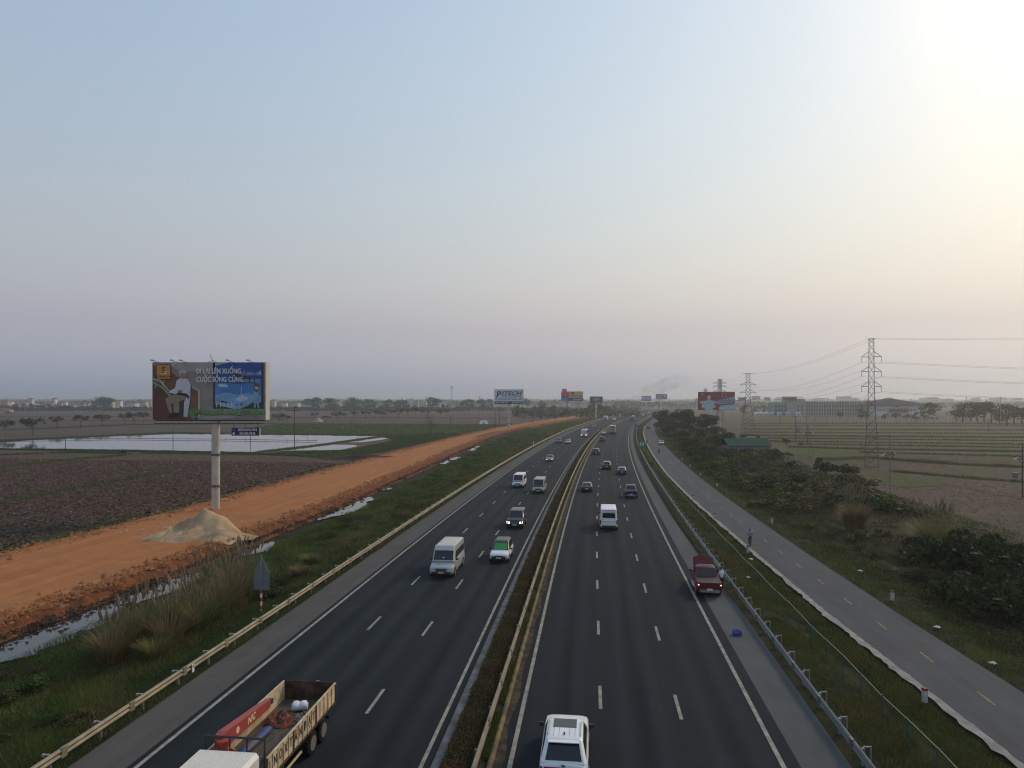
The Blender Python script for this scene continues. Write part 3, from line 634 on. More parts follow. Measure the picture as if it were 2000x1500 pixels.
def tree_proto(kind, seed, hgt, leaf, nleaf, lm):
    r = random.Random(seed); root = thing(kind, '', 'tree')
    tm = MB(); clumps = []
    if kind == 'shrub':
        for k in range(r.randint(7, 11)):
            a = r.uniform(0,6.28); R = hgt*.55*math.sqrt(r.random()); zz = hgt*r.uniform(.25,.72)*(1-.35*R/(hgt*.55)); clumps.append((R*math.cos(a), R*math.sin(a), zz, hgt*r.uniform(.18,.32)))
        for k in range(6):
            c = r.choice(clumps); tm.cyl((r.uniform(-.1,.1), r.uniform(-.1,.1), -.1), (c[0]*.8, c[1]*.8, c[2]), .05, .015, 5)
    elif kind == 'spreading_tree':
        th = hgt*.45; tm.cyl((0,0,-.2), (.05,0,th), hgt*.028, hgt*.018, 6)
        for k in range(r.randint(9, 13)):
            a = r.uniform(0,6.28); R = hgt*.5*math.sqrt(r.random()); zz = hgt*r.uniform(.58,.86); clumps.append((R*math.cos(a), R*math.sin(a), zz, hgt*r.uniform(.09,.2)))
            if k < 6: tm.cyl((.05,0,th*r.uniform(.75,1)), (R*math.cos(a), R*math.sin(a), zz), hgt*.012, .01, 5)
    else:
        th = hgt*.4; tm.cyl((0,0,-.2), (.1,.05,th), hgt*.03, hgt*.018, 6); tm.cyl((.1,.05,th), (.05,.1,hgt*.8), hgt*.018, .02, 5)
        for k in range(r.randint(12, 18)):
            zz = hgt*r.uniform(.32,.9); R = hgt*.3*math.sqrt(r.random())*(1.15-abs(zz/hgt-.58)*1.6); a = r.uniform(0,6.28); clumps.append((R*math.cos(a), R*math.sin(a), zz, hgt*r.uniform(.09,.18)))
            if k < 7: tm.cyl((.1,.05,min(th,zz*.7)), (R*math.cos(a), R*math.sin(a), zz), hgt*.011, .01, 5)
    tm.build('trunk' if kind != 'shrub' else 'stem', BARK, root)
    p, tone = crown_pts(nleaf, clumps, 0, seed); v, q = leaves(p, leaf*(.6+.8*rng.random(nleaf)))
    npmesh('crown' if kind != 'shrub' else 'foliage', v, q, lm, tone, root)
    return root
PROTO = {}
def place(kind, var, loc, scale, label, group=None, rz=None):
    key = (kind,)+var; rz = random.uniform(0,6.28) if rz is None else rz
    if key not in PROTO:
        r = PROTO[key] = tree_proto(kind, *var); r.location = loc; r.rotation_euler = (0,0,rz); r['label'] = label
        if group: r['group'] = group
        r.scale = (scale,)*3 if not isinstance(scale, tuple) else scale
        if kind == 'shrub': r['category'] = 'shrub'
        return r
    return dup(PROTO[key], loc, rz, label, group, (scale,)*3 if not isinstance(scale, tuple) else scale)
# row of small spreading trees beyond the pond
row = [(10,848,31),(64,850,36),(112,838,26),(158,835,28),(199,833,27),(243,828,22),(262,829,26),(281,826,24),(545,829,24),(561,824,13),(614,819,14),(638,823,13),(659,822,20),(674,818,12),(693,819,17),(714,818,18),(734,816,17),(747,818,16),(762,815,17),(778,817,22),(797,813,17),(812,813,18),(824,813,16),(833,812,13),(860,814,15),(872,812,14)]
SPV = [('spreading_tree', (11+i, 6.0, .5, 520, LEAFS['dark' if i % 2 else 'mid'])) for i in range(4)]
for k, (px, py, hp) in enumerate(row):
    p = G(px, py, -1.2); h = hp*p.y/F; kd, vr = SPV[k % 4]
    place(kd, vr, p, h/6.0, f'{ORD[k]} small spreading tree from the left in the row beyond the pond', 'row of small trees beyond the pond')
for px, py, hp, lb in ((19,813,10,'lone small tree in the far field at the left edge'), (42,806,9,'small dark tree before the village at the far left'), (544,806,8,'small lone tree in the brown field just right of the billboard'), (842,848,42,'thin half bare tree standing left of the dirt road'), (880,832,24,'sparse bare shrubby tree behind the rice field')):
    p = G(px, py, -1.2); kd, vr = SPV[1]
    if 'bare' in lb: place('tree', (31, 8.0, .22, 260, LEAFS['bare']), p, hp*p.y/F/8.0, lb)
    else: place(kd, vr, p, hp*p.y/F/6.0, lb)
# trees along the village edge (far, still single trees)
TV = [('tree', (41+i, 9.0, .75, 420, LEAFS['dark' if i % 3 else 'mid'])) for i in range(5)]
vill = []
for px in np.arange(-20, 960, 11.5):
    if 300 < px < 520: continue
    vill.append((px+rng.normal(0,3), 803.5+rng.normal(0,.8), rng.uniform(9,16)))
for px, top in ((190,773),(204,772),(212,774),(601,776),(613,774),(620,775),(640,776),(648,775),(684,773),(696,777),(715,778),(725,778),(760,778),(782,777),(790,779),(844,773),(853,776),(905,778),(918,777),(940,778),(955,777),(1030,778),(1060,779)):
    vill.append((px, 801.5, 801.5-top))
vill.sort()
far_n = 0
for k, (px, py, hp) in enumerate(vill):
    p = G(px, py, -1.2); kd, vr = TV[k % 5]; h = hp*p.y/F
    side = 'left' if px < 420 else 'right'
    place(kd, vr, p, (h/9*random.uniform(1.0,1.5), h/9*random.uniform(1.0,1.5), h/9), f'hazy dark tree at the village edge {side} of the large billboard', f'village trees {side} of the large billboard')
# far tree belt: one mass
def belt(label, x0, x1, d0, d1, hmin, hmax, n, lm, leafs):
    px = rng.uniform(x0, x1, n); d = rng.uniform(d0, d1, n); X = (px-1000)*d/F
    hh = hmin + (hmax-hmin)*np.clip(.5+.9*patchy(px*.02, d*.002, 1.0, 3), 0, 1)
    z = -1.3 + hh*rng.random(n)**.7
    v, q = leaves(np.stack([X, d, z], -1), leafs*(.6+.8*rng.random(n)))
    tag(npmesh('tree_belt', v, q, lm, rng.random(n)), label, 'trees', kind='stuff')
belt('low hazy tree belt in front of the village houses', -150, 1100, 985, 1025, 3, 6.5, 12000, LEAFS['dark'], 2.6)
belt('distant hazy tree belt along the left horizon', -200, 1250, 1700, 2600, 6, 15, 12000, LEAFS['dark'], 7)
belt('distant hazy tree belt along the right horizon', 1200, 2200, 1300, 2400, 5, 12, 10000, LEAFS['dark'], 7)
belt('hazy scrub beyond the end of the dirt road', 1000, 1250, 600, 1100, 2, 7, 6000, LEAFS['dark'], 2.2)
belt('very distant tree line on the horizon', -300, 2300, 3400, 4600, 8, 19, 12000, LEAFS['dark'], 14)
# trees behind the second and third billboards and along the left embankment
k = 0
for px, py, hp in ((1045,812,20),(1056,813,24),(1080,812,22),(1105,814,18),(1125,812,14),(1150,813,24),(1160,811,28),(1172,812,26),(1185,810,20),(1136,817,12),(1020,812,18),(1010,812,22),(1198,806,16),(1215,804,14)):
    p = G(px, py, -1.2); kd, vr = TV[k % 5]; h = hp*p.y/F
    place(kd, vr, p, h/9, f'{ORD[k]} hazy roadside tree counted along the left embankment beyond the white billboard', 'roadside trees behind the left billboards'); k += 1
# thicket on the right
SHV = [('shrub', (61+i, 3.0, .30, 1100, LEAFS[['dark','mid','olive','bright','olive'][i]])) for i in range(5)]
TR2 = [('tree', (71+i, 8.0, .36, 2200, LEAFS[['dark','dark','mid'][i]])) for i in range(3)]
bigtrees = [(1285,845,42),(1300,850,46),(1318,848,50),(1335,852,52),(1350,850,46),(1370,855,50),(1388,858,46),(1402,866,40),(1330,872,44),(1360,880,46),(1395,890,50),(1420,880,36),(1300,862,30),(1345,895,36),(1385,912,44),(1290,838,34),(1312,836,36),(1340,838,38),(1375,842,40)]
for k, (px, py, hp) in enumerate(sorted(bigtrees)):
    p = G(px, py, -1.2); s_, o_ = so(p.x, p.y)
    if o_ < float(ip(s_, SRR)) + 3: p = P(float(s_), float(ip(s_, SRR)) + 3.5, -1.2)
    h = hp*p.y/F*random.uniform(.62,1.18); kd, vr = TR2[k % 3]
    place(kd, vr, p, (h/8*1.25, h/8*1.25, h/8), f'dark leafy tree in the thicket right of the service road', 'trees of the thicket beside the service road')
n = 0; cnt = 0
while n < 130 and cnt < 12000:
    cnt += 1
    px = random.uniform(1330, 2080); py = random.uniform(1000, 1230) if random.random() < .25 else random.uniform(872, 1000)
    p = G(px, py, -1.2); s_, o_ = so(p.x, p.y); lim = float(ip(s_, SRR))
    if o_ < lim + 3.2 + (4 if py > 1100 else 0): continue
    # open field to the right keeps clear
    edge = 1000 + (py-880)*0 + ip(py, [(872,480),(900,570),(950,670),(1000,770),(1040,900),(1300,1300)])
    if px > edge: continue
    if 1410 < px < 1515 and 872 < py < 893: continue
    size = random.uniform(.45, 1.35) if py < 1000 else random.uniform(.2, .75)
    if 1180 < py: size *= .55
    kd, vr = SHV[random.randrange(5)]
    place(kd, vr, p, (size*random.uniform(1.2,1.7), size*random.uniform(1.2,1.7), size*random.uniform(.6,1.0)), 'dense green shrub in the overgrown strip right of the service road', 'shrubs right of the service road'); n += 1
bi = 0
for px, py, sz in sorted(((1845,1125,1.5),(1905,1130,1.7),(1800,1090,1.0),(1965,1135,1.6),(1985,1190,1.3),(1870,1180,1.0),(1945,1210,1.2),(1650,930,1.1),(1610,925,1.2),(1640,975,.9),(1560,950,1.0),(1700,1005,.9))):
    kd, vr = SHV[(px+py) % 5 if (px+py) % 5 != 1 else 3]
    place(kd, vr, G(px, py, -1.2), sz*1.15, f'{ORD[bi]} big dark bush from the left among the shrubs at the right', 'large bushes right of the service road'); bi += 1
for px, py, hp in ((1535,866,14),(1480,857,9),(1450,856,10),(1565,870,8)):
    p = G(px, py, -1.2); place('shrub', SHV[0][1], p, hp*p.y/F/3, {1535:'tallest bush behind the right end of the green roofed shed',1480:'small bush over the middle of the green shed roof',1450:'small bush over the left part of the green shed roof',1565:'low bush right of the green roofed shed'}[px], 'bushes behind the shed')
for k, px in enumerate(range(1408, 1524, 9)):
    p = G(px, 897+random.uniform(-3,4), -1.2); place('shrub', SHV[k % 5][1], p, random.uniform(1.0,1.45), f'{ORD[k]} bush from the left in front of the green roofed shed', 'bushes before the shed')
# right far trees around the school and at the right edge
k = 0
for px, py, hp in ((1452,812,22),(1475,808,16),(1490,808,18),(1502,808,16),(1640,819,18),(1682,821,24),(1690,820,20),(1728,822,15),(1750,823,18),(1770,822,16),(1788,823,20),(1806,820,20),(1815,819,36),(1825,818,34),(1868,824,34),(1880,825,38),(1895,826,44),(1908,826,42),(1922,826,46),(1936,826,42),(1952,829,30),(1966,829,44),(1980,829,40),(1996,829,36),(2012,829,42)):
    p = G(px, py, -1.2); kd, vr = TV[k % 5]; h = hp*p.y/F
    place(kd, vr, p, (h/9*1.3, h/9*1.3, h/9), f'{ORD[k]} hazy tree from the left around the school buildings on the right', 'trees around the school'); k += 1
for k in range(70):
    s_ = float(28*(300/28)**random.random()); lo = float(ip(s_, DR_)) + 6; o_ = random.uniform(lo, -18.5); q = P(s_, o_, float(zl(np.array([s_]), np.array([o_]))[0])-.05)
    kd, vr = SHV[random.randrange(5)]; z_ = random.uniform(.10,.42)
    place(kd, vr, q, (z_*1.5, z_*1.5, z_), 'low green weed bush on the left embankment', 'low weed bushes on the left embankment')
def scrub(name, label, n, s0, s1, ofn, zfn, m, hmax, seed, nz=.09, sz0=.11, p=1.6):
    s = sample_s(n, s0, s1, p); lo, hi = ofn(s); o = lo + (hi-lo)*rng.random(n); pn = patchy(s, o, nz, seed) + .5*patchy(s, o, nz*3.3, seed+9)
    k = pn > -.12; s, o, pn = s[k], o[k], pn[k]; hh = hmax*np.clip(.12 + pn*1.15, .05, 1); u = rng.random(len(s))
    pos = Pn(s, o, 0); pos[:,2] = zfn(s, o) + hh*np.sqrt(u); v, q = leaves(pos, np.maximum(sz0, s*.0016)*(.6+.8*rng.random(len(s))))
    tone = np.clip(.35 + .5*patchy(s, o, .16, seed+4) + rng.normal(0,.22,len(s)), 0, 1); tag(npmesh(name, v, q, m, tone), label, 'scrub', kind='stuff')
zsc = lambda s, o: np.where(o > ip(s,SRR)+7.2, -1.2, zr(s,o))
scrub('scrub', 'continuous olive scrub covering the ground right of the service road', 120000, 36, 330, lambda s: (ip(s,SRR)+2.6, 53+0*s), zsc, leafmat('scrub olive', (.022,.026,.009), (.085,.080,.030)), 1.5, 21)
scrub('scrub', 'brownish dry scrub patches right of the service road', 60000, 36, 330, lambda s: (ip(s,SRR)+2.6, 53+0*s), zsc, leafmat('scrub brown', (.030,.024,.012), (.095,.070,.038)), 1.1, 37)
scrub('scrub', 'dark leafy weeds on the left embankment', 60000, 22, 330, lambda s: (dro(s)+5.0, -17.2+0*s), zl, leafmat('scrub green', (.020,.030,.008), (.075,.095,.026)), .75, 51, nz=.13, sz0=.08)
# banana like plants
def frond_plant(loc, h, label, n=16):
    root = thing('banana_plant', label, 'plant', loc); m = leafmat('broad frond', (0.0330,0.0660,0.0132), (0.0726,0.1188,0.0297)); mb = MB()
    for k in range(n):
        a = 6.28*k/n + random.uniform(-.2,.2); L = h*random.uniform(.7,1.1); pts = []
        for j in range(6):
            t = j/5; R = L*.55*t; z = .2 + L*(1.05*t - .75*t*t); pts.append((Vector((R*math.cos(a), R*math.sin(a), z)), L*.09*math.sin(math.pi*min(t*.9+.08,1))))
        s_ = Vector((-math.sin(a), math.cos(a), 0)); vs = []
        for c, w in pts: vs += [c - s_*w, c + Vector((0,0,-w*.4)), c + s_*w]
        mb = MB(); mb.add(vs, [(3*j+i, 3*j+i+1, 3*j+i+4, 3*j+i+3) for j in range(5) for i in range(2)])
        mb.build('leaf', m, root, fix=False)
frond_plant(G(1545,915,-1.2), 4.6, 'bright green banana plant with broad arching leaves in the thicket')
frond_plant(G(1697,960,-1.2), 1.6, 'small pale green plant beside the power pole in the scrub', 9)
# tall reed clumps with plumes
RE = leafmat('reed blade', (0.0842,0.0995,0.0286), (0.2374,0.2068,0.0782)); RE2 = leafmat('dry reed blade', (0.1288,0.0965,0.0434), (0.2789,0.2038,0.0965)); PLU = leafmat('reed plume', (0.2193,0.1678,0.1042), (0.3871,0.3097,0.1974))
def reed(loc, h, rad, nb, npl, label, dry=False, group=None):
    root = thing('reed_clump', label, 'reeds', loc, 0, group)
    n = nb; a = rng.random(n)*6.28; R = rad*.45*np.sqrt(rng.random(n)); base = np.stack([R*np.cos(a), R*np.sin(a), np.zeros(n)-.05], -1)
    out = (rad*(.3+.9*rng.random(n))); hh = h*(.45+.55*rng.random(n)); w = max(.05, loc[1]*.0012)*(.7+.6*rng.random(n))
    s_ = np.stack([-np.sin(a), np.cos(a), 0*a], -1)*w[:,None]/2; V = []
    for t in (0., .4, .75, 1.0):
        c = base + np.stack([np.cos(a)*out*t**1.8, np.sin(a)*out*t**1.8, hh*(1.25*t-.35*t*t)], -1)
        V += [c - s_*(1-t*.92), c + s_*(1-t*.92)]
    V = np.stack(V, 1).reshape(-1, 3); q = np.array([[0,1,3,2],[2,3,5,4],[4,5,7,6]]); q = (np.arange(n)[:,None,None]*8 + q[None]).reshape(-1, 4)
    npmesh('blades', V, q, RE2 if dry else RE, np.repeat(rng.random(n), 3), root)
    if npl:
        mb = MB()
        for k in range(npl):
            b = random.uniform(0,6.28); r1 = rad*random.uniform(.2,.75); top = Vector((r1*math.cos(b), r1*math.sin(b), h*random.uniform(1.0,1.28))); lo = Vector((top.x*.3, top.y*.3, h*.4))
            mb.cyl(lo, top, .018, .015, 4); d = (top-lo).normalized(); mb.cyl(top-d*.1, top+d*.28, .03, .085, 5); mb.cyl(top+d*.28, top+d*.75, .085, .012, 5)
        mb.build('plumes', PLU, root, smooth=60)
spots = [(215,1290,2.0),(250,1265,2.3),(290,1245,2.4),(330,1262,2.2),(345,1225,2.5),(385,1235,2.4),(375,1195,2.4),(420,1205,2.6),(400,1165,2.3),(450,1180,2.7),(435,1150,2.4),(470,1160,2.6),(465,1130,2.3),(490,1140,2.2),(300,1290,1.5),(585,1130,1.3),(605,1105,1.2)]
for k, (px, py, h) in enumerate(spots):
    p = G(px, py, -.9); reed(tuple(p), h*1.1, h*.7, 620, 12 if k < 14 else 0, f'{ORD[k]} clump from the near end in the tall reeds beside the left guard rail', k % 3 == 0, 'reeds beside the left guard rail')
reed(tuple(G(1668,1040,-1.2)), 4.2, 1.9, 1100, 26, 'large plumed reed clump standing among shrubs near the power pole', True)
reed(tuple(G(1822,1075,-1.2)), 3.9, 2.6, 700, 30, 'plumed reed tops rising above the bushes at the right', False)
# ------------------------------------------------------------------ vehicles
LAMP_ON = mat('headlamp lit', (1.0,.95,.88), .3, emit=2.2)
LAMP = mat('headlamp glass', (.55,.57,.6), .15, .2)
TAIL = mat('tail lamp red', (.22,.012,.012), .25)
TAIL_ON = mat('tail lamp lit', (1.0,.6,.4), .3, emit=1.5)
CHROME = mat('chrome trim', (.45,.46,.47), .25, .8)
GREY_SILL = mat('grey trim', (.10,.10,.105), .6)
SPEC = {
 'sedan': dict(L=4.65,W=1.78,H=1.46,belt=.93,base=(-1.85,1.05),roof=(-1.05,.1),hz=.93,nz=.72,tz=.98,wr=.32,ax=(-1.32,1.38)),
 'hatch': dict(L=3.9,W=1.68,H=1.5,belt=.95,base=(-1.85,.95),roof=(-1.4,.1),hz=.95,nz=.75,tz=.95,wr=.3,ax=(-1.2,1.25)),
 'suv': dict(L=4.8,W=1.9,H=1.74,belt=1.08,base=(-2.28,1.15),roof=(-1.75,.25),hz=1.08,nz=.9,tz=1.08,wr=.37,ax=(-1.4,1.42)),
 'bigsuv': dict(L=4.95,W=1.98,H=1.9,belt=1.18,base=(-2.4,1.2),roof=(-2.1,.45),hz=1.18,nz=1.02,tz=1.18,wr=.41,ax=(-1.42,1.48)),
 'mpv': dict(L=4.5,W=1.75,H=1.72,belt=1.02,base=(-2.15,1.35),roof=(-1.8,.3),hz=1.02,nz=.84,tz=1.02,wr=.34,ax=(-1.35,1.4)),
 'van': dict(L=5.8,W=2.05,H=2.45,belt=1.3,base=(-2.86,2.02),roof=(-2.8,1.3),hz=1.28,nz=.98,tz=1.3,wr=.36,ax=(-1.85,1.95)),
 'minibus': dict(L=5.4,W=1.92,H=2.25,belt=1.2,base=(-2.66,2.28),roof=(-2.6,1.55),hz=1.2,nz=.98,tz=1.2,wr=.34,ax=(-1.6,1.6)),
 'pickup': dict(L=5.3,W=1.87,H=1.82,belt=1.12,base=(-.62,1.32),roof=(-.38,.5),hz=1.12,nz=.96,tz=1.06,wr=.39,ax=(-1.55,1.6)),
}
def lerp(a, b, t): return a + (b-a)*t
def ring_body(y, w, zl, zh):
    h = [(w*.80,zl),(w*.97,zl+.07),(w,zl+.25*(zh-zl)+.03),(w*.985,zh-.17*(zh-zl)),(w*.94,zh-.03),(w*.74,zh+.012),(w*.3,zh+.024)]
    return [(x, y, z) for x, z in h] + [(-x, y, z) for x, z in reversed(h)]
WHEELS = {}
def wheel(parent, x, y, r, w=.22, out=1, rim=RIM, det=True):
    key = (round(r,3), round(w,3), det, rim.name)
    if key not in WHEELS:
        mb = MB().loft([[(xx, rr*math.cos(6.2832*i/18), rr*math.sin(6.2832*i/18)) for i in range(18)] for xx, rr in ((-w/2,r*.8),(-w/2+.03,r*.97),(-w/4,r),(w/4,r),(w/2-.03,r*.97),(w/2,r*.8))])
        me = mb.build('tyre', TYRE, smooth=50)
        rm = MB().cyl((w/2-.03,0,0), (w/2+.006,0,0), r*.64, r*.6, 14)
        for k in range(5):
            a = 1.2566*k; rm.box((w/2+.008, r*.32*math.cos(a), r*.32*math.sin(a)), (.02, r*.16, r*.16))
        ro = rm.build('rim', rim, smooth=40)
        WHEELS[key] = (me.data, ro.data); bpy.data.objects.remove(me); bpy.data.objects.remove(ro)
    a, b = WHEELS[key]
    o = bpy.data.objects.new('wheel', a); COL.objects.link(o); o.parent = parent; o.location = (x, y, r); o.rotation_euler = (0, 0, 0 if out > 0 else math.pi)
    if det:
        q = bpy.data.objects.new('rim', b); COL.objects.link(q); q.parent = o
    return o
def quad_panel(p, off, thick=.012):
    a, b, c, d = [Vector(x) for x in p]; n = (b-a).cross(d-a).normalized()
    if n.dot(off) < 0: n = -n
    return [v + n*.002 for v in (a,b,c,d)], [v + n*(.002+thick) for v in (a,b,c,d)]
def glass(parent, p, outward, name='window', m=GLASS):
    lo, hi = quad_panel(p, Vector(outward)); return MB().hexa(lo+hi).build(name, m, parent)
def bil(c, u, v):
    a, b, d, e = [Vector(x) for x in c]      # a bl, b br, d tr, e tl
    return (a.lerp(b, u)).lerp(e.lerp(d, u), v)
def sub(c, u0, u1, v0, v1): return [bil(c,u0,v0), bil(c,u1,v0), bil(c,u1,v1), bil(c,u0,v1)]
CARN = 0
def car(label, pos, rz, kind, body, roofm=None, lit=False, tail=False, group=None, name=None, plate=PLATE, rails=False, sunroof=False, shade=None, cat=None, grille=BLACKP, rim=RIM, det=2, lower=None):
    S = SPEC[kind]; L, W, Hh = S['L'], S['W'], S['H']; hw = W/2
    nm = name or {'sedan':'sedan_car','hatch':'hatchback_car','suv':'suv_car','bigsuv':'suv_car','mpv':'family_car','van':'passenger_van','minibus':'passenger_van','pickup':'pickup_truck'}[kind]
    ct = cat or {'van':'van','minibus':'van','pickup':'pickup truck'}.get(kind, 'car')
    R = thing(nm, label, ct, pos, rz, group)
    hz, nz, tz = S['hz'], S['nz'], S['tz']; gl = .24 if kind in ('sedan','hatch') else .32
    st = [(-L/2, hw*.84, .46, tz-.22), (-L/2+.05, hw*.92, gl+.08, tz-.08), (-L/2+.28, hw*.985, gl, tz), (S['ax'][0], hw, gl, tz+.005), (0, hw, gl, lerp(tz,hz,.5)), (S['base'][1], hw, gl, hz), (S['ax'][1], hw*.995, gl, lerp(hz,nz,.35)), (L/2-.3, hw*.985, gl+.01, nz+.03), (L/2-.08, hw*.95, gl+.04, nz-.03), (L/2, hw*.84, gl+.10, nz-.12)]
    if kind == 'pickup': st[0] = (-L/2, hw*.95, .5, tz-.05)
    MB().loft([ring_body(*q) for q in st]).build('body', body, R, smooth=34)
    bt = S['belt']-.03; y0, y1 = S['base']; t0, t1 = S['roof']; wb = hw*.93; wt = hw*(.76 if kind not in ('van','minibus') else .86); zr_ = Hh-.07
    if kind == 'bigsuv': wt = hw*.8
    def rr(ya, yb, w, z, k=.12): return [(w,ya+k,z),(w,yb-k,z),(w-k*.7,yb,z),(-w+k*.7,yb,z),(-w,yb-k,z),(-w,ya+k,z),(-w+k*.7,ya,z),(w-k*.7,ya,z)]
    MB().loft([rr(y0,y1,wb,bt), rr(t0,t1,wt,zr_), rr(t0+.1,t1-.12,wt*.9,Hh-.015), rr(t0+.3,t1-.3,wt*.55,Hh)]).build('cabin', roofm or body, R, smooth=38)
    C = lambda sx: [(sx*wb,y0+.12,bt),(sx*wb,y1-.12,bt),(sx*wt,t1-.12,zr_),(sx*wt,t0+.12,zr_)]
    k = .084
    front = [(-wb+k,y1,bt),(wb-k,y1,bt),(wt-k,t1,zr_),(-wt+k,t1,zr_)]
    rear = [(wb-k,y0,bt),(-wb+k,y0,bt),(-wt+k,t0,zr_),(wt-k,t0,zr_)]
    fv1 = .94 if kind not in ('van',) else .72
    glass(R, sub(front,.01,.99,.08,fv1), (0,1,.4), 'windshield')
    if shade: glass(R, [v+Vector((0,.016,.006)) for v in sub(front,.06,.94,.12,.80)], (0,1,.4), 'sun_shade', shade)
    if kind in ('van','minibus'): glass(R, sub(rear,.08,.92,.16,.66), (0,-1,.2), 'rear_window')
    else: glass(R, sub(rear,.05,.95,.12,.9), (0,-1,.4), 'rear_window')
    cuts = {'sedan':(.1,.5,.92),'hatch':(.08,.45,.92),'suv':(.04,.24,.56,.93),'bigsuv':(.04,.27,.6,.94),'mpv':(.04,.27,.58,.92),'van':(.03,.26,.5,.74,.93),'minibus':(.03,.27,.52,.76,.95),'pickup':(.08,.46,.92)}[kind]
    v1 = .9 if kind not in ('van','minibus') else .62
    for sx in (1,-1):
        for a, b in zip(cuts[:-1], cuts[1:]): glass(R, sub(C(sx), a+.012, b-.012, .12, v1), (sx,0,.3), 'window')
    ins = .10
    for sx in (1,-1):
        for y in S['ax']: 
            wheel(R, sx*(hw-ins), y, S['wr'], .22, sx, rim, det > 1)
        for y in S['ax']:
            MB().cyl((sx*(hw-.2), y, S['wr']+.02), (sx*(hw+.004), y, S['wr']+.02), S['wr']+.075, n=18).build('wheel_arch', BLACKP if lower is None else lower, R)
        hl = [(sx*hw*.50, L/2+.0, nz-.33),(sx*hw*.90, L/2-.05, nz-.31),(sx*hw*.93, L/2-.075, nz-.14),(sx*hw*.54, L/2-.01, nz-.16)]
        if kind in ('van','bigsuv','minibus'): hl = [(sx*hw*.56, L/2+.0, nz-.38),(sx*hw*.91, L/2-.05, nz-.36),(sx*hw*.94, L/2-.08, nz-.12),(sx*hw*.58, L/2-.01, nz-.15)]
        glass(R, [Vector(v)+Vector((0,.02,0)) for v in hl], (sx*.3,1,.1), 'headlight', LAMP_ON if lit else LAMP)
        if kind == 'pickup': tl = [(sx*hw*.80,-L/2-.012,.72),(sx*hw*.95,-L/2-.012,.72),(sx*hw*.95,-L/2-.012,1.0),(sx*hw*.80,-L/2-.012,1.0)]
        elif kind in ('van','minibus'): tl = [(sx*hw*.84,-L/2-.02,.72),(sx*hw*.97,-L/2+.05,.72),(sx*hw*.97,-L/2+.05,1.22),(sx*hw*.84,-L/2-.02,1.22)]
        else: tl = [(sx*hw*.5,-L/2+.0,tz-.32),(sx*hw*.93,-L/2+.04,tz-.32),(sx*hw*.95,-L/2+.06,tz-.14),(sx*hw*.5,-L/2+.02,tz-.16)]
        glass(R, tl, (0,-1,0), 'tail_light', TAIL)
        if tail: MB().box((sx*hw*.875,-L/2-.035,.95), (.11,.02,.08)).build('tail_lamp', TAIL_ON, R)
        MB().box((sx*(hw+.10), y1-.42, bt+.12), (.2,.11,.16)).build('mirror', BLACKP if kind not in ('mpv',) else BLACKP, R)
    MB().box((0, L/2-.02, nz-.26), (W*.44, .07, .2)).build('grille', grille, R)
    MB().box((0, L/2-.01, gl+.17), (W*.78, .09, .15)).build('front_bumper', BLACKP, R)
    MB().box((0, -L/2+.0, gl+.17), (W*.78, .1, .2)).build('rear_bumper', BLACKP if kind != 'pickup' else CHROME, R)
    MB().box((0, L/2+.047, gl+.18), (.46,.02,.11)).build('number_plate', plate, R)
    MB().box((0 if kind != 'van' else -.25, -L/2-(.06), (tz-.36 if kind in ('sedan','hatch','suv','bigsuv','mpv') else .62)), (.42,.02,.13)).build('number_plate', plate, R)
    if rails:
        for sx in (1,-1): MB().tube([(sx*wt*.9,t0+.3,Hh-.01),(sx*wt*.9,t0+.36,Hh+.045),(sx*wt*.9,t1-.5,Hh+.045),(sx*wt*.9,t1-.42,Hh-.01)], .018).build('roof_rail', CHROME, R)
    if sunroof:
        MB().box((0, t1-.62, Hh+.002), (wt*1.3,.78,.012)).build('sunroof', mat('sunroof glass', (.02,.022,.02), .18, spec=.6), R)
    return R
def gp(px, py, s_extra=0.0):
    p = G(px, py, 0); s, o = so(p.x, p.y); return float(s), float(o)
def on_road(px, py, L, toward):
    """centre of a vehicle whose near bumper touches the road at this pixel"""
    s, o = gp(px, py); s += L/2 if True else 0
    return P(s, o, .02), head(s) + (math.pi if toward else 0)
WHITE = paint('white', (.72,.73,.74)); SILVER = paint('silver', (.42,.44,.46), .35); CREAM = paint('warm silver', (.46,.44,.40), .3)
BLACK = paint('black', (.018,.019,.022)); DGREY = paint('dark grey', (.055,.058,.062), .3); BROWN = paint('dark brown', (.05,.032,.026), .2); NAVY = paint('navy', (.018,.022,.075), .2)
RED = paint('dark red', (.115,.008,.012), .1); GREYC = paint('mid grey', (.20,.21,.22), .35); BLUE = paint('blue', (.03,.09,.20)); BEIGE = paint('beige', (.42,.38,.32)); GREENP = paint('green', (.03,.14,.10)); MAROON = paint('maroon', (.10,.03,.035))
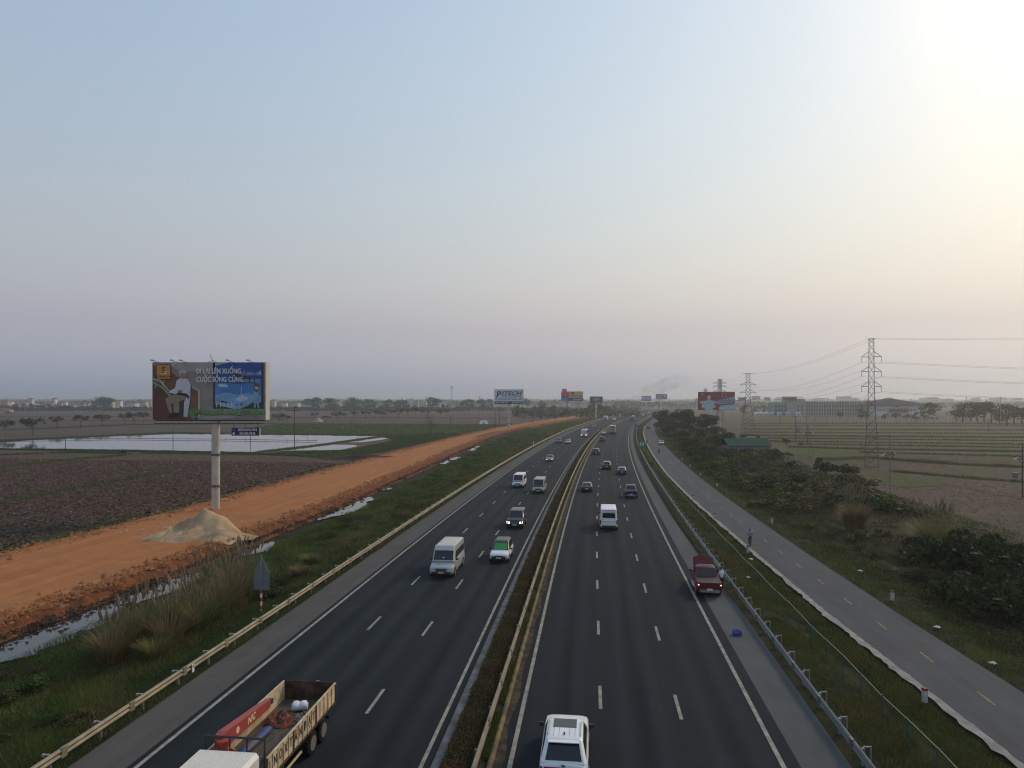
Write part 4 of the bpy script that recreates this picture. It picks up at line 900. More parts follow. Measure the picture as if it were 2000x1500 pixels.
# --- the white SUV seen from behind at the bottom
s0, o0 = 29.9, 4.0
w = car('white SUV with sunroof seen from behind at the bottom of the right carriageway', P(s0, o0, .02), head(s0), 'suv', WHITE, rails=True, sunroof=True, cat='car')
S = SPEC['suv']
MB().box((0,-S['L']/2-.01,.90), (1.5,.03,.11)).build('light_bar', TAIL, w)
MB().box((0,-1.86,1.70), (1.2,.22,.03)).build('roof_spoiler', WHITE, w)
MB().hexa([(-.03,-1.4,1.73),(.03,-1.4,1.73),(.03,-1.1,1.73),(-.03,-1.1,1.73),(-.012,-1.42,1.82),(.012,-1.42,1.82),(.012,-1.36,1.83),(-.012,-1.36,1.83)]).build('antenna_fin', BLACKP, w)
for k in (-.42,-.21,.21,.42): MB().box((k,-.95,1.742), (.012,1.1,.01)).build('roof_seam', GREYC, w)
MB().lathe([(.001,0),(.09,0),(.085,.012),(.001,.014)], 14).build('emblem', CHROME, w).matrix_basis = Matrix.Translation((0,-2.43,1.04)) @ Matrix.Rotation(math.pi/2, 4, 'X') @ Matrix.Diagonal((1,.6,1,1))
def squiggle(root, c, w, h, m, M, n):
    """a line of print too small to read: uneven upright marks"""
    mb = MB(); M = M or Matrix.Identity(3); x = -w/2; rr = random.Random(n)
    while x < w/2:
        d = w/n*rr.uniform(.4,.9); hh = h*rr.choice((.6,.7,1.0)); mb.box(Vector(c)+M @ Vector((x+d/2,0,hh/2)), (d*.35,.012,hh), M=M); mb.box(Vector(c)+M @ Vector((x+d/2,0,rr.choice((.1,.5))*h)), (d,.012,h*.2), M=M); x += d + w/n*rr.choice((.15,.15,.6))
    return mb.build('printed_line', m, root)
# --- silver passenger van and friends, oncoming
def oncoming(label, px, py, kind, body, **k):
    p, r = on_road(px, py, SPEC[kind]['L'], True); return car(label, p, r, kind, body, **k)
def leaving(label, px, py, kind, body, **k):
    p, r = on_road(px, py, SPEC[kind]['L'], False); return car(label, p, r, kind, body, **k)
v = oncoming('large silver passenger van with raised roof in the middle left lane', 861, 1131, 'van', SILVER, plate=PLATEY, roofm=CREAM)
squiggle(v, (0,1.655,2.02), .95, .17, flat('navy print', (.02,.03,.12)), Matrix.Rotation(math.radians(-28),3,'X'), 9)
MB().box((0,2.915,.74), (.95,.03,.05)).build('grille_bar', CHROME, v); MB().box((0,2.915,.60), (1.0,.03,.05)).build('grille_bar', CHROME, v); MB().box((-.02,1.86,1.5), (.2,.03,.2), M=Matrix.Rotation(-.58,3,'X')).build('dashboard_card', PLATE, v)
m_ = oncoming('white family car with black roof and bright green windshield shade', 974, 1101, 'mpv', WHITE, roofm=paint('brown black', (.05,.042,.036)), shade=flat('green sunshade', (.02,.22,.05)))
MB().box((0,2.255,.50), (1.2,.07,.26)).build('grille_mouth', BLACKP, m_)
for sx in (1,-1): MB().box((sx*.62,2.22,.63), (.4,.05,.035), M=Matrix.Rotation(sx*.35,3,'Y')).build('grille_wing', CHROME, m_)
oncoming('black large SUV with lit headlamps behind the green shaded car', 1005, 1034, 'bigsuv', BLACK, roofm=paint('pale roof', (.10,.10,.105), .3), lit=True, grille=CHROME)
oncoming('white passenger van leading a pair in the middle left lane', 1011, 954, 'minibus', WHITE)
oncoming('silver passenger van with brown roof beside the median', 1051, 965, 'minibus', SILVER, roofm=paint('tan roof', (.30,.26,.22)))
oncoming('grey sedan with lit headlamps alone behind the two passenger vans', 1073, 902, 'sedan', GREYC, lit=True)
oncoming('dark SUV on the left of the distant oncoming pair', 1090, 866, 'suv', DGREY, roofm=GREYC)
oncoming('silver hatchback on the right of the distant oncoming pair', 1109, 867, 'hatch', SILVER)
oncoming('small dark car with lit headlamps far up the oncoming carriageway', 1160, 834, 'hatch', BLACK, lit=True)
def farcars(lst, toward):
    for lab, px, py, kd, bd, kw in lst: (oncoming if toward else leaving)(lab, px, py, kd, bd, det=1, **kw)
farcars([('tiny dark car beside the far white box truck', 1192, 820.5, 'hatch', DGREY, {}), ('tiny white car right of the far box truck', 1199, 821, 'suv', WHITE, {}), ('tiny white van far off against the left rail', 1210, 814.5, 'minibus', WHITE, {}), ('tiny green car far off against the left rail', 1219, 810, 'suv', GREENP, {}), ('tiny dark car near the far bend of the oncoming lanes', 1232, 808, 'sedan', BLACK, {}), ('tiny white car leading into the far bend', 1240, 808, 'sedan', WHITE, {}), ('tiny white car where the highway fades out', 1273, 798.5, 'suv', WHITE, {}), ('tiny silver car where the highway fades out', 1281, 798.8, 'suv', SILVER, {}), ('tiny brown car by the median at the far bend', 1216, 815.5, 'suv', BROWN, {})], True)
# right carriageway
v = leaving('white passenger van with blue lettering seen from behind', 1189, 1037, 'van', WHITE, plate=PLATEY)
BLP = flat('blue print', (.03,.12,.30))
squiggle(v, (0,-2.83,2.24), 1.3, .13, BLP, None, 16); squiggle(v, (.1,-2.84,2.07), 1.1, .1, BLP, None, 14)
MB().box((0,-2.905,1.02), (1.66,.02,.05)).build('trim_line', BLP, v)
leaving('dark maroon sedan in the lane next to the median', 1146, 962, 'sedan', BROWN, roofm=GREYC)
pk = leaving('navy blue pickup truck in the outer lane', 1233, 974, 'pickup', NAVY, roofm=paint('pale navy', (.16,.165,.2), .2))
leaving('brown SUV in the middle lane ahead of the white van', 1185, 918, 'suv', BROWN, roofm=paint('warm grey', (.26,.24,.22), .2))
leaving('black sedan with silver roof in the outer lane', 1215, 928, 'sedan', BLACK, roofm=SILVER)
leaving('black SUV by the median behind the brown SUV', 1164, 889, 'suv', BLACK, roofm=GREYC)
leaving('maroon SUV by the median following the white sedan', 1176, 863, 'suv', MAROON)
leaving('white sedan by the median beside the tall beige truck', 1179, 849, 'sedan', WHITE)
farcars([('tiny red car ahead of the tall beige truck', 1218, 821, 'suv', MAROON, {}), ('tiny dark red car just beyond the small red car', 1224, 818.5, 'hatch', BROWN, {}), ('tiny black van beside the far blue truck', 1244, 815, 'minibus', BLACK, {}), ('tiny dark SUV in the far traffic queue', 1250, 813.5, 'bigsuv', DGREY, {}), ('tiny white car in the far traffic queue', 1256, 812.5, 'suv', WHITE, {}), ('tiny dark pickup truck at the end of the far queue', 1261, 812, 'bigsuv', BROWN, {}), ('tiny white van behind the far blue truck', 1237, 817, 'minibus', WHITE, {})], False)
farcars([('tiny grey car above the white box truck on the left rail side', 1226, 806, 'suv', GREYC, {}), ('tiny white van high up the oncoming lanes', 1248, 803.5, 'minibus', WHITE, {}), ('tiny black car high up the oncoming lanes', 1256, 802, 'sedan', BLACK, {}), ('tiny silver van just before the highway fades out', 1264, 800.5, 'minibus', SILVER, {})], True)
farcars([('tiny white car last in the far queue by the trees', 1268, 808, 'suv', WHITE, {}), ('tiny grey car ahead of the far queue', 1272, 805, 'suv', DGREY, {}), ('tiny red car ahead of the far queue', 1279, 803, 'sedan', MAROON, {}), ('tiny white van near the end of the right carriageway', 1288, 800.5, 'minibus', WHITE, {})], False)
# pickup beds
def bed(root, cover, tailm, S=SPEC['pickup']):
    L, W = S['L'], S['W']
    MB().box((0,-1.62,1.085), (W*.84,1.9,.03)).build('bed_cover', cover, root)
    for sx in (1,-1): MB().box((sx*W*.455,-1.62,1.095), (.09,2.0,.06)).build('bed_side', tailm, root)
    MB().box((0,-L/2+.03,.86), (W*.74,.05,.5)).build('tailgate', tailm, root)
    MB().box((0,-L/2-.002,.98), (.22,.012,.06)).build('handle', BLACKP, root)
bed(pk, BLACKP, NAVY)
# --- the red pickup stopped on the shoulder, bonnet up
s0, o0 = gp(1392, 1168); s0 += 2.65
rp = car('dark red pickup truck stopped on the right shoulder with its bonnet raised', P(s0, 14.0, .02), head(s0)-.03, 'pickup', RED, rails=True, tail=True)
bed(rp, mat('dull black cover', (.03,.03,.04), .6), RED)
hm = Matrix.Translation((0,1.28,1.16)) @ Matrix.Rotation(math.radians(58), 4, 'X')
vs = []
for k in range(7):
    x = -.78 + 1.56*k/6; e = 1 - (abs(x)/.78)**3*.16
    vs.append((x, 0, .0, e))
mb = MB(); top = []; lo = []
for x, _, _, e in vs: lo += [hm @ Vector((x, 0, .02)), hm @ Vector((x, 1.22*e, .0))]; top += [hm @ Vector((x, 0, .06)), hm @ Vector((x*.97, 1.22*e, .04))]
n = 7; mb.add(lo+top, [(2*i,2*i+1,2*i+3,2*i+2) for i in range(n-1)] + [(2*n+2*i,2*n+2*i+2,2*n+2*i+3,2*n+2*i+1) for i in range(n-1)] + [(2*i+1,2*n+2*i+1,2*n+2*i+3,2*i+3) for i in range(n-1)] + [(2*i,2*i+2,2*n+2*i+2,2*n+2*i) for i in range(n-1)] + [(0,2*n,2*n+1,1),(2*n-2,2*n-1,4*n-1,4*n-2)])
mb.build('bonnet', RED, rp, smooth=40); MB().box((0,1.95,1.09), (1.4,1.1,.06)).build('engine_bay', BLACKP, rp)
for k in (.15,-.15): MB().box((0,k,1.87), (1.15,.04,.03)).build('roof_bar', CHROME, rp)
MB().box((-.98,-.05,.38), (.14,1.9,.06)).build('side_step', CHROME, rp); MB().box((.98,-.05,.38), (.14,1.9,.06)).build('side_step', CHROME, rp)
# blue crate left on the shoulder
bl = flat('blue plastic', (.03,.035,.30)); p = G(1442, 1243, 0); t = thing('plastic_crate', 'small blue plastic crate standing on the right shoulder', 'crate', p + Vector((0,.25,.004)), head(45))
for sx in (1,-1):
    for z in (.06,.16,.26): MB().box((sx*.22,0,z), (.03,.36,.07)).build('slat', bl, t)
    for z in (.06,.16,.26): MB().box((0,sx*.17,z), (.42,.03,.07)).build('slat', bl, t)
    for sy in (1,-1): MB().box((sx*.222,sy*.175,.16), (.05,.05,.32)).build('corner_post', bl, t)
MB().box((0,0,.02), (.4,.34,.03)).build('bottom', bl, t); MB().hexa([(-.06,-.17,.33),(.06,-.17,.33),(.05,-.12,.33),(-.05,-.12,.33),(-.03,-.16,.42),(.03,-.16,.42),(.03,-.13,.42),(-.03,-.13,.42)]).build('handle', bl, t)
# --- trucks and buses
def boxtruck(label, pos, rz, cabm, boxm, L=8.0, W=2.4, Hb=3.5, name='box_truck', cat='truck', lit=False, det=1):
    R = thing(name, label, cat, pos, rz); cl = 1.9
    MB().loft([[(x*sx_, y, z) for x, z, sx_ in ((1,a,1),(1,b,1),(-1,b,1),(-1,a,1))] for y, a, b in ()] or [[(W*.48,L/2-cl,.6),(W*.48,L/2-cl,2.4),(-W*.48,L/2-cl,2.4),(-W*.48,L/2-cl,.6)],[(W*.48,L/2-.35,.5),(W*.46,L/2-.35,2.4),(-W*.46,L/2-.35,2.4),(-W*.48,L/2-.35,.5)],[(W*.47,L/2,.5),(W*.45,L/2-.02,1.35),(-W*.45,L/2-.02,1.35),(-W*.47,L/2,.5)]]).build('cab', cabm, R)
    glass(R, [(-W*.43,L/2-.03,1.4),(W*.43,L/2-.03,1.4),(W*.43,L/2-.33,2.3),(-W*.43,L/2-.33,2.3)], (0,1,.3), 'windshield')
    for sx in (1,-1):
        glass(R, [(sx*W*.48,L/2-cl+.5,1.35),(sx*W*.48,L/2-.35,1.35),(sx*W*.47,L/2-.5,2.2),(sx*W*.48,L/2-cl+.5,2.2)], (sx,0,0)); MB().box((sx*W*.36,L/2+.01,.8), (.34,.05,.2)).build('headlight', LAMP_ON if lit else LAMP, R)
        for y in (L/2-1.1, -L/2+1.6, -L/2+2.7): wheel(R, sx*(W/2-.16), y, .48, .3, sx, RIM, False)
        MB().box((sx*(W/2+.1),L/2-.25,1.9), (.14,.08,.4)).build('mirror', BLACKP, R)
    MB().box((0,-cl/2-.05,(Hb+1.0)/2), (W,L-cl-.1,Hb-1.0)).build('cargo_box', boxm, R); MB().box((0,-.3,.75), (.9,L-.8,.3)).build('chassis', BLACKP, R)
    for sx in (1,-1): MB().box((sx*W*.25,-L/2-.012,(Hb+1.0)/2), (W*.46,.02,Hb-1.2)).build('rear_door', boxm, R)
    for sx in (1,-1): MB().box((sx*W*.4,-L/2+.02,.8), (.25,.06,.14)).build('tail_light', TAIL, R)
    return R
p, r = on_road(1182, 822.5, 8, True); boxtruck('white box truck with red cab sides far up the oncoming carriageway', p, r, paint('cab red', (.35,.12,.1)), WHITE)
p, r = on_road(1235, 823.5, 8, False); boxtruck('blue truck in the outer lane of the far right carriageway', p, r, BLUE, BLUE, Hb=3.2)
p, r = on_road(1196, 849, 9, False); tb = boxtruck('tall beige sleeper coach seen from behind in the middle lane', p, r, BEIGE, BEIGE, L=10, Hb=3.7, name='coach', cat='bus')
for z, hh in ((3.2,.5),(2.1,.35)): MB().box((0,-5.035,z), (2.0,.02,hh)).build('rear_window', GLASS, tb)
MB().box((0,-5.04,1.2), (2.0,.02,.3)).build('rear_vent', BLACKP, tb)
def bus(label, pos, rz, m, L=8.5, W=2.35, Hb=3.0):
    R = thing('minibus', label, 'bus', pos, rz)
    rg = lambda y, a, b, w: [(w,y,a),(w,y,b-.2),(w-.25,y,b),(-w+.25,y,b),(-w,y,b-.2),(-w,y,a)]
    MB().loft([rg(-L/2,.45,Hb-.1,W/2-.06), rg(-L/2+.2,.4,Hb,W/2), rg(L/2-.5,.4,Hb,W/2), rg(L/2-.12,.42,Hb-.35,W/2-.05), rg(L/2,.45,1.3,W/2-.1)]).build('body', m, R, smooth=30)
    glass(R, [(-W*.43,L/2-.02,1.32),(W*.43,L/2-.02,1.32),(W*.41,L/2-.16,2.55),(-W*.41,L/2-.16,2.55)], (0,1,.1), 'windshield')
    for sx in (1,-1):
        for k in range(5): glass(R, [(sx*W/2,-L/2+.5+1.5*k,1.5),(sx*W/2,-L/2+1.85+1.5*k,1.5),(sx*W/2,-L/2+1.85+1.5*k,2.5),(sx*W/2,-L/2+.5+1.5*k,2.5)], (sx,0,0))
        for y in (-L/2+1.9, L/2-1.7): wheel(R, sx*(W/2-.13), y, .45, .28, sx, RIM, False)
        MB().box((sx*W*.38,L/2+.0,.85), (.36,.08,.26)).build('headlight', LAMP_ON, R); MB().box((sx*(W/2+.14),L/2+.02,2.2), (.1,.16,.4)).build('mirror', BLACKP, R)
    MB().box((0,L/2+.0,.6), (1.3,.06,.3)).build('grille', BLACKP, R); MB().box((0,L/2+.01,.42), (.5,.04,.12)).build('number_plate', PLATE, R)
    return R
p, r = on_road(1140, 854, 8.5, True); bus('grey minibus with lit headlamps far up the oncoming carriageway', p, r, SILVER)
# --- the crane truck at the bottom left
s_r, o_t = 26.9, -7.75
ct = thing('crane_truck', 'cream flatbed crane truck with red folded boom at the bottom left', 'truck', P(s_r, o_t, .02), head(s_r)+math.pi)
CRM = mat('weathered cream paint', (.60,.50,.33), .6, c2=(.42,.31,.19), scale=2.2, detail=8, contrast=.55, world=False); CABW = paint('cab white', (.66,.65,.60)); RUST = mat('rusty steel', (.10,.058,.04), .85, c2=(.045,.03,.025), scale=3, detail=8, world=False)
TIMB = mat('worn bed planks', (.075,.068,.06), .85, c2=(.12,.095,.075), scale=3, detail=8, world=False, stretch=((6,.6,1),0))
LT, WT = 9.6, 2.42; yb0, yb1 = -4.8, 2.05; zf = 1.22; zt = 2.02
for k in range(8):
    x = -WT/2 + .04 + (k+.5)*(WT-.08)/8
    MB().box((x,(yb0+yb1)/2,zf), ((WT-.08)/8-.012, yb1-yb0-.04, .06)).build('floor_plank', TIMB, ct)
MB().box((0,(yb0+yb1)/2,zf-.1), (WT-.1,yb1-yb0-.1,.1)).build('bed_frame', RUST, ct)
for sx in (1,-1):
    sd = MB().box((sx*(WT/2-.02),(yb0+yb1)/2,(zf+zt)/2+.02), (.04,yb1-yb0,zt-zf)).build('side_wall', CRM, ct)
    npn = 15
    for k in range(npn+1):
        y = yb0 + (yb1-yb0)*k/npn
        MB().box((sx*(WT/2+.018),y,(zf+zt)/2+.02), (.035,.05 if k % 5 else .1,zt-zf)).build('side_rib', RUST if k % 5 == 0 else CRM, ct)
    MB().box((sx*(WT/2+.005),(yb0+yb1)/2,zt+.035), (.08,yb1-yb0,.05)).build('top_edge', CRM, ct); MB().box((sx*(WT/2+.004),(yb0+yb1)/2,zf-.03), (.07,yb1-yb0,.07)).build('bottom_edge', RUST, ct)
inkb = mat('navy lettering', (.02,.02,.05), .7, c2=(.08,.065,.06), scale=3, contrast=.6)
for sx, st in ((-1,'INOXTÂNĐẠT'), (1,'INOXTÂNĐẠT')):
    for k, ch in enumerate(st):
        y = yb1 - (yb1-yb0)*(k+.5)/15 if sx < 0 else yb0 + (yb1-yb0)*(k+.5)/15
        if ch != ' ': text('letter', ch, .5, (sx*(WT/2+.012), y, (zf+zt)/2+.04), inkb, ct, 'CENTER', bold=.008, sx=.74, rot=(math.pi/2,0,-math.pi/2 if sx < 0 else math.pi/2))
MB().box((0,yb0+.02,(zf+zt)/2+.05), (WT-.1,.05,zt-zf+.06)).build('tailgate', RUST, ct)
# cab with ribbed roof
cy0, cy1 = 2.55, 4.75
MB().loft([[(1.16,cy0,.7),(1.16,cy0,2.36),(1.05,cy0,2.50),(-1.05,cy0,2.50),(-1.16,cy0,2.36),(-1.16,cy0,.7)],[(1.16,cy1-.75,.6),(1.16,cy1-.75,2.36),(1.05,cy1-.75,2.50),(-1.05,cy1-.75,2.50),(-1.16,cy1-.75,2.36),(-1.16,cy1-.75,.6)],[(1.15,cy1-.3,.6),(1.12,cy1-.3,2.3),(1.0,cy1-.36,2.42),(-1.0,cy1-.36,2.42),(-1.12,cy1-.3,2.3),(-1.15,cy1-.3,.6)],[(1.14,cy1,.6),(1.12,cy1,1.25),(1.1,cy1,1.3),(-1.1,cy1,1.3),(-1.12,cy1,1.25),(-1.14,cy1,.6)]]).build('cab', CABW, ct, smooth=30)
for k in range(13): MB().box((-.96+.16*k,(cy0+cy1)/2-.2,2.515), (.06,cy1-cy0-.75,.04)).build('roof_rib', CABW, ct)
glass(ct, [(-1.02,cy1-.02,1.35),(1.02,cy1-.02,1.35),(1.0,cy1-.28,2.25),(-1.0,cy1-.28,2.25)], (0,1,.2), 'windshield')
for sx in (1,-1):
    glass(ct, [(sx*1.16,cy0+.55,1.45),(sx*1.16,cy1-.6,1.45),(sx*1.16,cy1-.7,2.25),(sx*1.16,cy0+.55,2.25)], (sx,0,0))
    MB().box((sx*1.35,cy1-.3,1.9), (.2,.1,.45)).build('mirror', BLACKP, ct)
    for y in (3.75,-2.35,-3.55): wheel(ct, sx*(WT/2-.2), y, .5, .32, sx, mat('dusty rim', (.16,.13,.11), .7))
    for y in (-2.35,-3.55): MB().loft([[(sx*xx, y+.58*math.cos(a), .52+.58*math.sin(a)) for xx in (WT/2-.4, WT/2)] for a in [i*math.pi/8 for i in range(1,8)]], closed=False, cap=False).build('mudguard', BLACKP, ct)
    MB().box((sx*.5,-.5,.85), (.12,8.2,.22)).build('chassis_rail', BLACKP, ct); MB().box((sx*(WT/2-.08),.1,.7), (.06,2.6,.08)).build('side_guard', CRM, ct)
MB().box((-.75,.6,.7), (.5,.9,.5)).build('fuel_tank', BLACKP, ct); MB().box((0,2.28,1.0), (2.0,.4,.5)).build('winch_box', RUST, ct)
# headboard frame
for x in (-1.12,-.45,.2,1.12): MB().cyl((x,2.05,zf), (x,2.05,2.75), .035, n=6).build('headboard_post', DARKMETAL, ct)
MB().cyl((-1.16,2.05,2.75), (1.16,2.05,2.75), .045, n=8).build('headboard_bar', DARKMETAL, ct)
# red crane: column behind cab and boom folded over the bed
CRED = mat('crane red', (.34,.045,.035), .5, c2=(.24,.05,.04), scale=3, world=False)
MB().lathe([(.3,1.2),(.3,1.5),(.2,1.55),(.18,2.3),(.24,2.4),(.24,2.5)], 12, (.62,1.75,0)).build('crane_column', CRED, ct, smooth=40)
b0, b1 = Vector((.78,1.75,2.42)), Vector((.95,-2.6,1.98))
dv = (b1-b0).normalized(); up = Vector((0,0,1)); sd = dv.cross(up).normalized(); up = sd.cross(dv)
hx = lambda p, w, h: [p - sd*w - up*h, p + sd*w - up*h, p + sd*w + up*h, p - sd*w + up*h]
MB().loft([hx(b0,.16,.2), hx(b0.lerp(b1,.06),.17,.27), hx(b0.lerp(b1,.8),.14,.2), hx(b1,.12,.15)]).build('boom', CRED, ct)
MB().loft([hx(b1,.09,.1), hx(b1+dv*.35,.09,.1)]).build('boom_tip', DARKMETAL, ct); MB().cyl(b0+Vector((0,.1,-.5)), b0.lerp(b1,.3)-up*.27, .07, n=8).build('lift_ram', DARKMETAL, ct)
MB().cyl((.62,1.4,1.6), (.45,1.3,1.95), .09, n=8).build('control_valve', CRED, ct); pe = b0.lerp(b1,.25) - sd*.17
MB().lathe([(.001,0),(.13,0),(.13,.012),(.001,.014)], 16).build('round_badge', mat('badge cream', (.6,.45,.28), .6), ct).matrix_basis = Matrix.Translation(b0.lerp(b1,.27)+(-sd if sd.x > 0 else sd)*.16) @ Matrix.Rotation(-math.pi/2, 4, 'Y')
text('boom_lettering', 'UNIC', .36, b0.lerp(b1,.52)+(-sd if sd.x > 0 else sd)*.155, mat('cream print', (.6,.5,.3), .6), ct, 'CENTER', bold=.012, shear=.2, rot=(math.pi/2,0,-math.pi/2))
# load on the bed: top-level things
Mt = Matrix.Translation(P(s_r, o_t, .02)) @ Matrix.Rotation(head(s_r)+math.pi, 4, 'Z')
def load(name, label, cat, mb, m, smooth=50):
    o = mb.build(name, m, smooth=smooth); o.matrix_world = Mt; return tag(o, label, cat)
def roll(c0, c1, r, seed, n=14, k=9, sq=.75):
    rr = random.Random(seed); c0, c1 = Vector(c0), Vector(c1); d = (c1-c0).normalized(); s_ = d.cross(Vector((0,0,1))).normalized(); rings = []
    for j in range(k):
        t = j/(k-1); c = c0.lerp(c1, t); R = r*(.75 if j in (0,k-1) else 1)*(1-.16*math.exp(-((t-.5)/.07)**2)); rings.append([c + s_*(R*math.cos(6.283*i/n)*(1+rr.uniform(-.09,.09))) + Vector((0,0,R*sq*math.sin(6.283*i/n)*(1+rr.uniform(-.09,.09))+R*sq)) for i in range(n)])
    return MB().loft(rings)
zb = zf+.04
load('sack', 'white tied sack lying at the rear of the truck bed', 'sack', roll((-.35,-3.75,zb), (.3,-3.55,zb), .27, 1), flat('white sack', (.6,.62,.66)))
load('tarpaulin', 'rolled blue and grey tarpaulin on the truck bed', 'tarpaulin', roll((.42,-1.6,zb), (.5,.75,zb), .2, 2), mat('blue tarp', (.02,.05,.22), .6, c2=(.07,.075,.085), scale=1.6, contrast=.3, world=False))
def rags(cx, cy, rx, ry, h, seed, n=22, zb=zb):
    rr = random.Random(seed); vs = []; fs = []
    for j in range(n):
        for i in range(n):
            x, y = -1+2*i/(n-1), -1+2*j/(n-1); e = max(0, 1-(x*x+y*y)); zz = h*math.sqrt(e)*(.35+.65*abs(mnoise.noise(Vector((x*2.6,y*2.6,seed)))*1.6)) + rr.uniform(0,.02)
            vs.append((cx+rx*x, cy+ry*y, zb+zz))
    for j in range(n-1):
        for i in range(n-1):
            x, y = -1+2*i/(n-1), -1+2*j/(n-1)
            if x*x+y*y < 1.05: fs.append((j*n+i, j*n+i+1, (j+1)*n+i+1, (j+1)*n+i))
    return MB().add(vs, fs)
load('rope_pile', 'tangled orange rope and cloth pile on the truck bed', 'rope', rags(.3,-2.55,.75,.7,.34,3), mat('orange rags', (.24,.07,.03), .9, c2=(.06,.05,.05), scale=5, contrast=.3, world=False), 30)
load('cloth_heap', 'grey crumpled cloth beside the orange rope on the truck bed', 'cloth', rags(-.55,-2.75,.5,.65,.28,4), mat('grey rags', (.16,.15,.14), .9, c2=(.05,.05,.055), scale=5, contrast=.3, world=False), 30)
load('tarpaulin_sheet', 'flat blue tarpaulin spread near the front of the truck bed', 'tarpaulin', rags(.2,1.0,.7,.75,.08,5), mat('blue sheet', (.02,.045,.2), .6, c2=(.015,.03,.12), scale=3, world=False), 40)
load('cable_coil', 'grey coiled cable and folded cloth near the truck headboard', 'cable', rags(-.5,1.05,.55,.7,.22,6), mat('grey cloth', (.085,.09,.092), .8, c2=(.04,.043,.046), scale=5, contrast=.4, world=False), 30)
# --- people and two-wheelers
SKIN = mat('skin', (.32,.19,.13), .6); HAIR = mat('black hair', (.012,.011,.012), .7); SHOE = mat('shoe', (.03,.03,.03), .7)
POSES = {
 'stand': dict(pel=(0,0,.96),ab=(0,.01,1.12),ch=(0,.02,1.32),nk=(0,.05,1.48),hd=(0,.10,1.58),ht=(0,.11,1.72),shL=(.18,.02,1.42),elL=(.24,.10,1.15),wrL=(.18,.34,1.10),haL=(.16,.43,1.10),shR=(-.18,.02,1.42),elR=(-.25,.08,1.16),wrR=(-.2,.30,1.06),haR=(-.18,.39,1.06),hiL=(.1,0,.92),knL=(.11,.03,.5),anL=(.11,-.02,.09),toL=(.12,.15,.04),hiR=(-.1,0,.92),knR=(-.11,.02,.5),anR=(-.11,-.05,.09),toR=(-.12,.12,.04)),
 'ride': dict(pel=(0,-.18,.98),ab=(0,-.10,1.13),ch=(0,.02,1.32),nk=(0,.09,1.47),hd=(0,.15,1.56),ht=(0,.17,1.70),shL=(.18,.03,1.40),elL=(.26,.2,1.20),wrL=(.25,.42,1.06),haL=(.24,.5,1.05),shR=(-.18,.03,1.40),elR=(-.26,.2,1.20),wrR=(-.25,.42,1.06),haR=(-.24,.5,1.05),hiL=(.1,-.16,.94),knL=(.12,.22,.80),anL=(.11,.10,.40),toL=(.11,.26,.36),hiR=(-.1,-.16,.94),knR=(-.12,.2,.62),anR=(-.11,.02,.20),toR=(-.11,.18,.15)),
 'moto': dict(pel=(0,-.22,.84),ab=(0,-.2,1.0),ch=(0,-.12,1.2),nk=(0,-.08,1.36),hd=(0,-.04,1.46),ht=(0,-.03,1.60),shL=(.19,-.1,1.29),elL=(.27,.1,1.10),wrL=(.28,.36,1.02),haL=(.28,.44,1.02),shR=(-.19,-.1,1.29),elR=(-.27,.1,1.10),wrR=(-.28,.36,1.02),haR=(-.28,.44,1.02),hiL=(.12,-.2,.80),knL=(.2,.22,.68),anL=(.17,.12,.28),toL=(.17,.28,.24),hiR=(-.12,-.2,.80),knR=(-.2,.22,.68),anR=(-.17,.12,.28),toR=(-.17,.28,.24))}
RAD = dict(pel=.14,ab=.125,ch=.15,nk=.062,hd=.088,ht=.07,sh=.072,el=.048,wr=.034,ha=.036,hi=.098,kn=.064,an=.044,to=.036)
